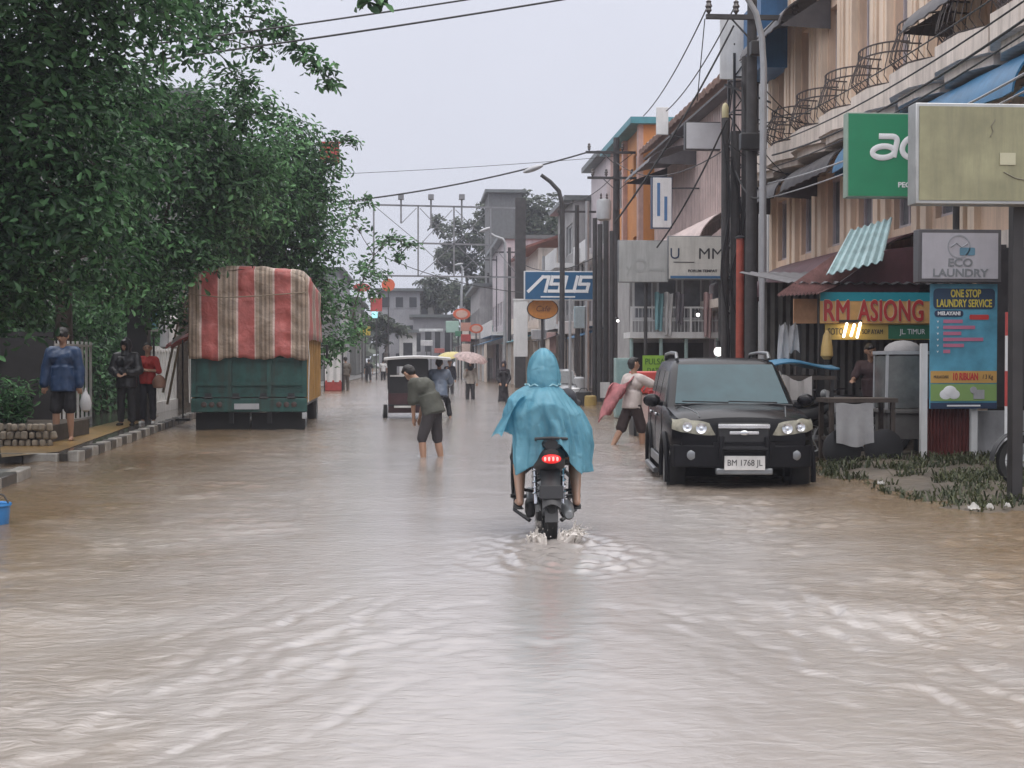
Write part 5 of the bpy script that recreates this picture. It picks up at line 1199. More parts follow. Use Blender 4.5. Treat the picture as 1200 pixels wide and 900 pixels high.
# table with blue tarpaulin by the car
tx = P(935, 421, 20.0).x
tt = empty("stall_table", (tx, 20.0, 0), 0, "long stall table under a faded blue tarpaulin behind the black car", "table")
k = MB(); k.sheet(lambda u, v: (lerp(-.5, .55, u), lerp(-.35, .6, v), PZ(424, 20) + .05 * math.sin(u * 5) - .10 * abs(v - .5)), 12, 8, .02); k.build("tarpaulin", mat("blue_tarp", (.035, .15, .26), .4, var=.3), tt)
k = MB(); k.box((0, .1, 1.22), (1.0, .8, .06)); k.build("top", m_wd, tt)
for sx in (-.45, .45):
    for sy in (-.25, .45): k = MB(); k.beam((sx, sy, -.05), (sx, sy, 1.35), .05, .05); k.build("leg", m_dk, tt)
k = MB(); k.sheet(lambda u, v: (lerp(-.48, .1, u), -.38 + .03 * math.sin(u * 17), lerp(1.22, .62, v) + .05 * math.sin(u * 7)), 16, 8, .01); k.build("cover_cloth", mat("pale_cloth", (.40, .38, .37), .8), tt)
# pale plastic sheets hanging under the stall eave
for i, px in enumerate((918, 930)):
    c_ = P(px, 398, 20.4 + .1 * i); k = MB(); k.sheet(lambda u, v: (c_.x + (u - .5) * (.13 + .05 * v), c_.y + .03 * math.sin(u * 9 + v * 3), c_.z + .24 - (.55 - .12 * i) * v - .03 * math.sin(u * 7)), 10, 10, .006); tag(k.build("hanging_plastic", mat("pale_plastic_sheet", (.30, .30, .31), .35, var=.3)), ["pale plastic sheet hanging from the outer end of the stall eave", "shorter pale plastic sheet hanging beside the orange brown board"][i], "plastic sheet", "plastic sheets hanging from the stall eave")
c_ = P(969, 405, 20.6); k = MB(); k.lathe([(.02, .24), (.06, .16), (.09, -.02), (.10, -.16), (.05, -.22)], tuple(c_), n=12); tag(k.build("hanging_bag", mat("ochre_bag", (.42, .28, .10), .5)), "ochre yellow bag hanging below the strip sign", "bag")
# ---- grass and litter on the verge
def grass(name, x0, x1, y0, y1, n, h, m, seed, label):
    rs = np.random.RandomState(seed); V = []; F = []
    for i in range(n):
        x, y = rs.uniform(x0, x1), rs.uniform(y0, y1)
        if mnoise.noise(Vector((x * 1.3, y * 1.3, 3))) < -0.08: continue
        e = 4.98 + 0.18 * math.sin(y * 0.9) + 0.12 * math.sin(y * 2.9) + (1.3 * ((14 - y) / 1.7) ** 2 if y < 14 else 0)
        if x < e + .1: continue
        t = x - e + .05; z = -0.12 + 0.26 * (1 - math.exp(-max(0, t + 0.35 - .6 + .6) * 0.9)) - .02
        a = rs.uniform(0, 6.28); L_ = h * rs.uniform(.2, 1.0) ** 1.3 * 1.25; w2 = .008 + .006 * rs.rand(); bx_, by_ = math.cos(a), math.sin(a); o = len(V)
        le = rs.uniform(.3, 1.1) * L_
        V += [(x - by_ * w2, y + bx_ * w2, z), (x + by_ * w2, y - bx_ * w2, z), (x + bx_ * le * .5 + by_ * w2 * .8, y + by_ * le * .5 - bx_ * w2 * .8, z + L_ * .55), (x + bx_ * le * .5 - by_ * w2 * .8, y + by_ * le * .5 + bx_ * w2 * .8, z + L_ * .55), (x + bx_ * le, y + by_ * le, z + L_ * .62)]
        F += [(o, o + 1, o + 2, o + 3), (o + 3, o + 2, o + 4)]
    me = bpy.data.meshes.new(name); me.from_pydata(V, [], F); me.materials.append(m)
    o = bpy.data.objects.new(name, me); COL.objects.link(o); return tag(o, label, "grass", None, "stuff")
m_gr = leaf_mat("grass_blade", (.022, .034, .014), (.105, .115, .055), .3)
grass("grass", 5.2, 8.6, 12.8, 18.4, 9000, .16, m_gr, 3, "rough wet grass and weeds growing on the muddy verge")
def litter(px, py, s, lab, seed):
    p = G(px, py, .06); rs = np.random.RandomState(seed); k = MB()
    s *= .8; k.sheet(lambda u, v: (p.x + (u - .5) * s, p.y + (v - .5) * s * .7, .05 + .05 * mnoise.noise(Vector((u * 3, v * 3, seed))) + .03 * math.sin(u * 3.1) * math.sin(v * 3.1)), 8, 6, .006)
    tag(k.build("litter_scrap", mat("dirty_plastic", (.40, .39, .37), .5, var=.3, scale=12)), lab, "litter", "scraps of white litter on the verge")
litter(1141, 594, .13, "largest white litter scrap at the water's edge", 1); litter(1160, 593, .08, "narrow white litter scrap beside the largest one", 2); litter(1181, 592, .07, "white litter scrap near the foot of the dark post", 3); litter(1112, 569, .06, "small white litter scrap up in the grass", 4); litter(1032, 566, .09, "flat pale litter scrap at the far end of the grass", 5)
# ================================================================== black SUV
m_carp = mat("black_car_paint", (0.007, 0.007, 0.009), .25, var=.1, coat=.08, spec=.18)
m_carpl = mat("black_car_plastic", (0.011, 0.011, 0.013), .5, spec=.12)
m_chrome = mat("chrome_trim", (.62, .63, .65), .18, metal=1.0, var=.05)
m_rub = mat("tyre_rubber", (0.016, 0.016, 0.016), .75)
m_alloy = mat("alloy_rim", (.42, .43, .45), .35, metal=.8)
m_ws = mat("misted_windscreen", (.020, .055, .068), .15, var=.25, scale=2, spec=.3)
m_sg = mat("dark_car_glass", (.02, .025, .03), .08)
m_lens = mat("headlamp_lens", (.26, .25, .20), .12, var=.4, scale=9)
m_tail = mat("red_lens", (.35, .02, .02), .2)
def rr_ring(x0, x1, y0, y1, r, z, n=5, zc=None):
    pts = []
    for sx, sy, a0 in ((1, 1, 0), (-1, 1, 90), (-1, -1, 180), (1, -1, 270)):
        cx = (x1 - r) if sx > 0 else (x0 + r); cy = (y1 - r) if sy > 0 else (y0 + r)
        for i in range(n + 1):
            a = R(a0 + 90 * i / n); pts.append((cx + r * math.cos(a), cy + r * math.sin(a), z))
    return pts
def wheel(root, x, y, z, r, w_, side, rim=m_alloy, name="wheel"):
    k = MB(); k.lathe([(r * .62, -w_ / 2), (r * .93, -w_ / 2), (r, -w_ * .36), (r, w_ * .36), (r * .93, w_ / 2), (r * .62, w_ / 2)], (x, y, z), (1, 0, 0), 32, False)
    wo = k.build(name, m_rub, root, smooth=50)
    k = MB(); f = x + side * w_ * .42
    k.lathe([(r * .66, -.02 * side), (r * .66, .02 * side), (r * .6, .015 * side), (r * .56, -.04 * side)], (f, y, z), (1, 0, 0), 28, False)
    for i in range(6):
        a = i * math.pi / 3 + .3; k.beam((f, y + .05 * math.cos(a), z + .05 * math.sin(a)), (f, y + r * .6 * math.cos(a), z + r * .6 * math.sin(a)), .03, .06)
    k.lathe([(.06, -.02), (.06, .02), (.03, .035)], (f, y, z), (side, 0, 0), 12)
    k.build("rim", rim, wo)
    return wo
def hollow_arches(body, cuts):
    k = MB()
    for (x, y, z, r, w_) in cuts: k.lathe([(r, -w_), (r, w_)], (x, y, z), (1, 0, 0), 28)
    c = k.build("cut", m_carpl, None, smooth=0); m_ = body.modifiers.new("arch", 'BOOLEAN'); m_.operation = 'DIFFERENCE'; m_.object = c; m_.solver = 'EXACT'
    dg = bpy.context.evaluated_depsgraph_get(); me = bpy.data.meshes.new_from_object(body.evaluated_get(dg))
    body.modifiers.clear(); body.data = me; bpy.data.objects.remove(c)
    me.polygons.foreach_set("use_smooth", [True] * len(me.polygons)); me.set_sharp_from_angle(angle=R(32))
def suv(loc, rz, label):
    root = empty("suv_car", loc, rz, label, "car")
    # lower body: stations along y (front is +y)
    st = [(2.07, .60, .47, .90), (2.03, .72, .46, .985), (1.90, .82, .45, 1.04), (1.60, .845, .42, 1.08), (1.15, .85, .26, 1.11), (.90, .855, .26, 1.125), (0, .855, .26, 1.14), (-1.2, .855, .26, 1.15), (-1.8, .85, .28, 1.14), (-1.98, .82, .32, 1.12), (-2.05, .76, .38, 1.08)]
    rings = []
    for y, w_, zb, zt in st:
        half = [(0, zb), (w_ * .86, zb), (w_ * .97, zb + .10), (w_, zb + .28), (w_ * 1.0, lerp(zb, zt, .62)), (w_ * .985, zt - .10), (w_ * .93, zt - .025), (w_ * .80, zt + .005), (w_ * .35, zt + .035), (0, zt + .04)]
        ring = [(x, y, z) for x, z in half] + [(-x, y, z) for x, z in reversed(half[1:-1])]
        rings.append(ring)
    k = MB(); k.loft(rings); body = k.build("body", m_carp, root, smooth=32)
    hollow_arches(body, [(s * .85, y, .34, .42, .34) for s in (-1, 1) for y in (1.32, -1.26)])
    from mathutils.bvhtree import BVHTree
    _bm = bmesh.new(); _bm.from_mesh(body.data); bvh = BVHTree.FromBMesh(_bm); _bm.free()
    # greenhouse
    gr = [rr_ring(-.80, .80, -1.97, .98, .12, 1.10), rr_ring(-.765, .765, -1.95, .72, .13, 1.30), rr_ring(-.70, .70, -1.90, .36, .14, 1.56), rr_ring(-.655, .655, -1.84, .20, .16, 1.66), rr_ring(-.56, .56, -1.72, .05, .2, 1.705), rr_ring(-.3, .3, -1.3, -.4, .2, 1.72)]
    k = MB(); k.loft(gr); k.build("roof", m_carp, root, smooth=40)
    # windscreen: between lower edge (y .98) and upper (y .30)
    k = MB(); k.sheet(lambda u, v: (lerp(-.70, .70, u) * lerp(1.0, .86, v), lerp(.955, .305, v) + .035 + .07 * (1 - (2 * u - 1) ** 2) * lerp(.8, .5, v) - .0, lerp(1.135, 1.615, v) + .012), 14, 8, .008)
    k.build("windscreen", m_ws, root, smooth=60)
    k = MB()
    for x0, x1 in ((-.55, .05), (.05, .62)): k.beam((x0, 1.07, 1.165), (x1, 1.08, 1.18), .018, .015)
    k.build("wipers", m_black, root)
    k = MB(); k.tube([(.36, .82, 1.30), (.40, .70, 1.42), (.405, .62, 1.50)], .012, 5)
    for s in (-1, 1):
        for (ya, yb) in ((.62, -.22), (-.30, -1.12), (-1.22, -1.80)):
            za, zb = 1.16, 1.545
            def pt(y, t): 
                z = lerp(za, zb, t); sh = (lerp(0, -.36, t) if (ya > 0 and y == ya) else 0)
                return (s * (lerp(.79, .708, t) + .012), y + sh, z)
            q = MB(); q.add([pt(ya, 0), pt(yb, 0), pt(yb, 1), pt(ya, 1)] + [(p[0] - s * .02, p[1], p[2]) for p in (pt(ya, 0), pt(yb, 0), pt(yb, 1), pt(ya, 1))], [(0, 1, 2, 3), (7, 6, 5, 4), (0, 4, 5, 1), (1, 5, 6, 2), (2, 6, 7, 3), (3, 7, 4, 0)])
            q.build("side_window", m_sg, root, smooth=0)
        # roof rail, door lines, handles, mirror, sill
        q = MB(); q.tube([(s * .60, .10, 1.70), (s * .60, .0, 1.775), (s * .60, -.8, 1.79), (s * .60, -1.6, 1.77), (s * .60, -1.7, 1.70)], .024, 8); q.build("roof_rail", m_plate, root)
        for yd in (.80, -.26, -1.17):
            q = MB(); q.bx(s * .852, s * .860, yd - .006, yd + .006, .50, 1.08); q.build("door_seam", m_black, root, smooth=0)
        for yd in (-.08, -1.0):
            q = MB(); q.box((s * .865, yd, .98), (.03, .19, .035)); q.build("door_handle", m_chrome, root, bevel=.008)
        q = MB(); q.ell((s * .97, .70, 1.18), (.11, .07, .085), 12, 8); q.beam((s * .83, .68, 1.13), (s * .92, .69, 1.15), .04, .05); mo = q.build("mirror", m_carp, root)
        q = MB(); q.ell((s * .97, .665, 1.18), (.09, .04, .065), 12, 8); q.build("mirror_glass", m_chrome, mo)
        q = MB(); q.box((s * .865, .03, .42), (.03, 1.6, .12)); q.build("side_cladding", m_plate, root, bevel=.01)
        q = MB(); q.tube([(s * .92, .75, .30), (s * .93, .7, .30), (s * .93, -.65, .30), (s * .92, -.7, .30)], .035, 8); q.build("side_step", m_plate, root)
        for yy in (1.32, -1.26):
            q = MB()
            pts = [(s * .862, yy + .45 * math.cos(R(a)), .34 + .45 * math.sin(R(a))) for a in range(-12, 193, 12)]
            q.tube(pts, .035, 6); q.build("arch_flare", m_carpl, root)
            wheel(root, s * .74, yy, .34, .345, .22, s)
        # headlamp
        q = MB(); cs = [(.33, .80), (.80, .86), (.80, 1.0), (.40, .965)]
        def hl(u, v, off=.012):
            x = lerp(lerp(cs[0][0], cs[1][0], u), lerp(cs[3][0], cs[2][0], u), v); z = lerp(lerp(cs[0][1], cs[1][1], u), lerp(cs[3][1], cs[2][1], u), v) - .02 * (2 * v - 1) * abs(2 * u - 1) ** 3
            h = bvh.ray_cast(Vector((s * x, 4, z)), Vector((0, -1, 0)))[0]
            return (s * x, (h.y if h else 1.86) + off, z)
        q.sheet(hl, 10, 6, .03 * s); hd_ = q.build("headlight", m_lens, root, smooth=60)
        for (uu, vv, rr_) in ((.30, .5, .062), (.66, .5, .055)):
            c_ = hl(uu, vv, .05); q = MB(); q.lathe([(rr_, 0), (rr_, .010), (rr_ * .8, .006), (rr_ * .35, -.004), (rr_ * .3, .012), (.005, .016)], c_, (s * .30 * uu, 1, .15), 18); q.build("reflector", m_chrome, hd_)
        q = MB(); q.lathe([(.055, 0), (.06, .02), (.045, .03), (.01, .03)], (s * .60, 2.075, .585), (0, 1, 0), 16); q.build("fog_light", m_plate, root)
        q = MB(); q.bx(s * .70, s * .83, -2.07, -2.0, .80, 1.25); q.build("tail_light", m_tail, root, bevel=.01)
    # front fascia
    k = MB(); k.loft([[(-.83, 1.80, z), (-.80, 1.98, z), (-.60, 2.10, z), (-.3, 2.145, z), (.3, 2.145, z), (.60, 2.10, z), (.80, 1.98, z), (.83, 1.80, z)] for z in (.44, .48, .56, .64, .70)] , caps=True); k.build("bumper", m_carpl, root, smooth=30, bevel=.015)
    k = MB(); k.box((0, 2.085, .84), (.60, .05, .24)); k.build("grille", m_black, root, bevel=.02)
    k = MB(); k.box((0, 2.115, .92), (.60, .03, .045)); k.box((0, 2.12, .845), (.34, .03, .035)); k.ell((0, 2.135, .845), (.055, .012, .03), 14, 8); k.build("grille_bars", m_chrome, root, bevel=.008)
    k = MB(); k.box((0, 2.12, .71), (.70, .04, .05)); k.tube([(-.26, 2.15, .46), (-.27, 2.19, .64), (-.26, 2.14, .80)], .03, 8); k.tube([(.26, 2.15, .46), (.27, 2.19, .64), (.26, 2.14, .80)], .03, 8); k.tube([(-.26, 2.19, .66), (.26, 2.19, .66)], .03, 8); k.build("bull_bar", m_carpl, root)
    k = MB(); k.box((0, 2.12, .40), (.66, .08, .08)); k.build("skid_plate", m_plate, root, bevel=.02)
    k = MB(); k.box((0, 2.165, .50), (.47, .02, .165)); po = k.build("number_plate", m_white, root, bevel=.004)
    t = tex("plate_lettering", "BM 1768 JL", .10, (0, 2.1765, .50), (R(90), 0, R(180)), m_bk, po, ext=.002, maxw=.40)
    k = MB(); k.beam((-.25, 2.0, 1.06), (.25, 2.0, 1.06), .01, .01)
    for s in (-1, 1):
        q = MB(); pts = []
        for yy in np.linspace(1.0, 1.98, 10):
            xx = s * lerp(.66, .50, (yy - 1.0) / .98); h_ = bvh.ray_cast(Vector((xx, yy, 3)), Vector((0, 0, -1)))[0]
            if h_: pts.append((xx, yy, h_.z + .004))
        q.tube(pts, .007, 5); q.build("hood_crease", m_plate, root)
    # parcel on the dashboard seen through the glass, rear end
    k = MB(); k.box((0, -2.06, .55), (1.5, .10, .36)); k.build("rear_bumper", m_carpl, root, bevel=.03)
    k = MB(); k.tube([(-.72, 1.2, 1.13), (-.5, 1.05, 1.145), (.5, 1.05, 1.145), (.72, 1.2, 1.13)], .012, 5); k.build("cowl", m_black, root)
    return root
# front centre near (3.72, 15.25); nose points back along the street towards the camera, turned a little to the left
FW = math.atan2(4.15 - 3.72, 4.1)
suv((3.99, 17.3, -.20), R(180) - FW, "black SUV with misted windscreen and chrome grille standing in the flood at right")
# ================================================================== covered truck (rear towards the camera)
m_bamb = mat('rope_tan', (.24, .19, .14), .8)
def tarp_material():
    m = bpy.data.materials.new("striped_tarpaulin"); m.use_nodes = True
    nt = m.node_tree; b = nt.nodes["Principled BSDF"]; L = nt.links
    tc = nd(nt, "ShaderNodeTexCoord"); at = nd(nt, "ShaderNodeAttribute", attribute_name="stripe")
    cr = nd(nt, "ShaderNodeValToRGB"); cr.color_ramp.interpolation = 'CONSTANT'
    red, tan, wht, brn = (.43, .115, .105, 1), (.37, .29, .23, 1), (.60, .48, .44, 1), (.215, .165, .125, 1)
    seq = [(0, wht), (.025, red), (.47, wht), (.50, tan), (.60, brn), (.68, tan), (.74, brn), (.80, tan), (.86, brn), (.90, tan), (.97, wht)]
    el = cr.color_ramp.elements
    el[0].position = 0; el[0].color = seq[0][1]; el[1].position = seq[-1][0]; el[1].color = seq[-1][1]
    for p, c in seq[1:-1]: e = el.new(p); e.color = c
    fr = nd(nt, "ShaderNodeMath", operation='FRACT'); L.new(at.outputs["Fac"], fr.inputs[0]); L.new(fr.outputs[0], cr.inputs["Fac"])
    n = nd(nt, "ShaderNodeTexNoise", Scale=3.5, Detail=7.0, Roughness=.65); L.new(tc.outputs["Object"], n.inputs["Vector"])
    r2 = nd(nt, "ShaderNodeValToRGB"); r2.color_ramp.elements[0].position = .3; r2.color_ramp.elements[0].color = (.62, .60, .58, 1); r2.color_ramp.elements[1].position = .65; r2.color_ramp.elements[1].color = (1.1, 1.08, 1.06, 1)
    L.new(n.outputs["Fac"], r2.inputs["Fac"])
    mx = nd(nt, "ShaderNodeMix", data_type='RGBA', blend_type='MULTIPLY'); mx.inputs[0].default_value = 1; L.new(cr.outputs["Color"], mx.inputs[6]); L.new(r2.outputs["Color"], mx.inputs[7])
    L.new(mx.outputs[2], b.inputs["Base Color"]); b.inputs["Roughness"].default_value = .45
    n3 = nd(nt, "ShaderNodeTexNoise", Scale=4.5, Detail=6.0, Distortion=.35); L.new(tc.outputs["Object"], n3.inputs["Vector"])
    bp = nd(nt, "ShaderNodeBump", Strength=.7, Distance=.07); L.new(n3.outputs["Fac"], bp.inputs["Height"]); L.new(bp.outputs["Normal"], b.inputs["Normal"])
    return m
m_tgreen = mat("truck_green_paint", (.016, .068, .060), .5, var=.45, scale=4, streak=.9, dirt=(.035, .03, .024))
m_tyel = mat("truck_yellow_paint", (.40, .24, .085), .5, var=.2, scale=2, streak=.5)
def truck():
    root = empty("truck", (-3.57, 28.5, -.25), R(1.2), "green cargo truck seen from behind with red and tan striped tarpaulin over its load", "truck")
    W = 1.21; Lb = 5.2
    zt = PZ(418, 28.5) + .25     # top of tailgate
    zb = PZ(482, 28.5) + .25
    k = MB(); k.bx(-W, W, 0.04, .10, zb + .32, zt); tg = k.build("tailgate", m_tgreen, root, bevel=.01)
    k = MB()
    for x in (-W + .05, -.42, .42, W - .05): k.bx(x - .05, x + .05, -.01, .038, zb + .32, zt)
    for z in (zb + .36, zb + .60, zt - .05): k.bx(-W + .1, W - .1, .0, .036, z - .04, z + .04)
    k.build("tailgate_ribs", m_tgreen, tg, smooth=0)
    k = MB(); k.bx(-W, W, -.02, .12, zb, zb + .29); rb = k.build("rear_beam", m_tgreen, root, bevel=.015)
    for s in (-1, 1):
        q = MB()
        for i in range(3): q.lathe([(.06, 0), (.06, .02), (.03, .03)], (s * (.62 + i * .16), -.022, zb + .16), (0, -1, 0), 12)
        q.build("tail_lights", mat("dull_tail_lens", (.06, .04, .035), .3), rb)
    k = MB(); k.box((-.05, -.035, zb + .12), (.52, .02, .12)); k.build("number_plate", m_grey, rb)
    k = MB(); k.bx(-W, -W + .06, .11, Lb, zb + .2, zt); k.build("side_board", m_tyel, root, smooth=0)
    k = MB(); k.bx(W - .06, W, .11, Lb, zb + .2, zt + .45)
    for i in range(8): k.bx(W, W + .03, .2 + i * .68, .28 + i * .68, zb + .2, zt + .45)
    k.build("side_board", m_tyel, root, smooth=0)
    k = MB(); k.bx(-W + .07, W - .07, .12, Lb, zb + .1, zb + .3); k.build("load_bed", m_black, root, smooth=0)
    k = MB(); k.bx(-.45, -.35, .2, Lb + 1.6, zb - .25, zb); k.bx(.35, .45, .2, Lb + 1.6, zb - .25, zb); k.build("chassis", m_black, root, smooth=0)
    for s in (-1, 1):
        k = MB(); k.bx(s * .02, s * 1.15, .25, .30, .20, zb - .02); k.build("mud_flap", m_rub, root, smooth=0)
        for x in (.70, .98): wheel(root, s * x, 1.3, .48, .48, .26, s, m_plate)
        wheel(root, s * .98, 5.6, .48, .48, .26, s, m_plate)
    k = MB(); k.bx(-1.05, 1.05, Lb + .15, Lb + 1.75, .62, 2.55); cb = k.build("cab", m_tyel, root, bevel=.12)
    for s in (-1, 1):
        q = MB(); q.box((s * 1.058, Lb + .95, 2.0), (.02, 1.0, .6)); q.build("side_window", m_sg, cb)
        q = MB(); q.box((s * 1.32, Lb + 1.5, 1.95), (.06, .16, .36)); q.beam((s * 1.05, Lb + 1.5, 2.1), (s * 1.32, Lb + 1.5, 2.1), .03, .03); q.build("mirror", m_black, cb)
    k = MB(); k.box((W - .05, -.05, zb - .08), (.10, .06, .13)); k.build("side_lamp", m_grey, root, bevel=.01)
    # tarpaulin: skirt + arched top over the load, closed at the back
    ztop = PZ(312, 28.5) + .25
    NU, NV = 60, 34
    def edge_h(u):           # hem height along the way round
        return 0
    # cross-section across x: side up - rounded shoulder - top
    prof = []
    hw = W + .05; sh = ztop - .27
    for t in np.linspace(0, 1, 9): prof.append((-hw - .01 + .03 * t, lerp(zt - .04, sh - .05, t)))
    for t in np.linspace(0.0, 1, 24)[1:-1]:
        x = lerp(-hw + .02, hw - .02, t); prof.append((x, ztop - float(np.interp(2 * t - 1, [-1, -.95, -.7, -.35, .05, .45, .75, .95, 1], [.24, .13, .075, .03, 0, .04, .08, .17, .27]))))
    for t in np.linspace(1, 0, 9): prof.append((hw + .01 - .03 * t, lerp(zt + .36, sh - .05, t)))
    prof = [(x, z) for x, z in prof]
    ys = [-.06, .10, .35, .8, 1.4, 2.0, 2.7, 3.4, 4.1, 4.8, 5.2]
    V = []; F = []; S_ = []
    def wr(x, y, z): return .05 * mnoise.noise(Vector((x * 2.1, y * 2.1, z * 1.6))) + .03 * mnoise.noise(Vector((x * 5, y * 5, z * 4)))
    arc_ = [0]
    for a, b in zip(prof[:-1], prof[1:]): arc_.append(arc_[-1] + math.hypot(b[0] - a[0], b[1] - a[1]))
    n = len(prof)
    # stripes run up the back and over the top, spaced by x across the back sheet
    def stripe(x): return (x + hw) / (2 * hw) * 3.32 - .35
    for j, y in enumerate(ys):
        dz = -.10 if j == 0 else (.03 * math.sin(y * 2.1) - .015 * y)
        for i, (x, z) in enumerate(prof):
            e = wr(x, y, z); zz = z + (dz if sh - .1 < z else 0) + e
            V.append((x * (1.0 if j else .985) + (e if abs(x) > hw - .1 else 0), y + .0, zz))
            S_.append(stripe(x) if abs(x) < hw - .02 else (stripe(x) + (1 if x > 0 else -1) * (arc_[-1] - arc_[i] if x > 0 else arc_[i]) * 0.0 + (y * .42 if j else 0)))
    for j in range(len(ys) - 1):
        for i in range(n - 1): F.append((j * n + i, j * n + i + 1, (j + 1) * n + i + 1, (j + 1) * n + i))
    # back sheet: from hem up to the front ring of the arch
    o = len(V); nb_ = 46; mb_ = 22
    def topz(x):
        for (xa, za), (xb, zb_) in zip(prof[8:-9], prof[9:-8]):
            if xa <= x <= xb + 1e-6: return lerp(za, zb_, (x - xa) / max(1e-6, xb - xa)) - .10
        return sh - .15
    for i in range(nb_ + 1):
        x = lerp(-hw + .015, hw - .015, i / nb_)
        for j in range(mb_ + 1):
            v = j / mb_
            zhem = zt - .04 + .10 * mnoise.noise(Vector((x * 2.2, 5, 1))) + .04 * mnoise.noise(Vector((x * 7, 5, 1)))
            z = lerp(zhem, topz(x), v)
            fold = .035 * mnoise.noise(Vector((x * 4.5, v * .9, 3))) + .02 * abs(mnoise.noise(Vector((x * 8 + v, v * 3, 8)))) + 1.4 * wr(x, 0, z)
            if abs(x) > hw - .1: fold *= .3
            V.append((x, -.075 + fold - .02, z + .3 * wr(x, 3, z) * (1 if 0 < j < mb_ else 0))); S_.append(stripe(x))
    for i in range(nb_):
        for j in range(mb_): a = o + i * (mb_ + 1) + j; F.append((a, a + mb_ + 1, a + mb_ + 2, a + 1))
    me = bpy.data.meshes.new("tarpaulin"); me.from_pydata(V, [], F)
    bm = bmesh.new(); bm.from_mesh(me); bmesh.ops.recalc_face_normals(bm, faces=bm.faces[:]); bm.to_mesh(me); bm.free()
    at = me.attributes.new("stripe", 'FLOAT', 'POINT'); at.data.foreach_set("value", [s + 10 for s in S_])
    me.materials.append(tarp_material()); me.polygons.foreach_set("use_smooth", [True] * len(me.polygons))
    so = bpy.data.objects.new("tarpaulin", me); COL.objects.link(so); so.parent = root
    sd = so.modifiers.new("thick", 'SOLIDIFY'); sd.thickness = .015
    k = MB(); k.tube([(W + .02, .03, zt + .4), (W + .05, .02, zt), (W + .03, .0, zb + .2)], .012, 5); k.tube([(-W - .02, .03, zt + .4), (-W - .05, .02, zt), (-W - .03, .0, zb + .2)], .012, 5); k.build("lashing_ropes", m_white, root)
    k = MB()
    for x in (-.85, -.28, .30, .88): k.bx(x - .07, x + .07, -.025, -.012, zb + .27, zb + .40); k.cyl((x - .09, -.03, zb + .305), (x + .09, -.03, zb + .305), .02, .02, 8)
    k.build("hinges", m_black, tg, smooth=0)
    k = MB(); k.tube([(-hw, -.15, ztop - .62), (-.5, -.19, ztop - .70), (.2, -.18, ztop - .66), (hw - .02, -.15, ztop - .58)], .012, 5); k.build("lashing_rope", m_bamb, root)
truck()
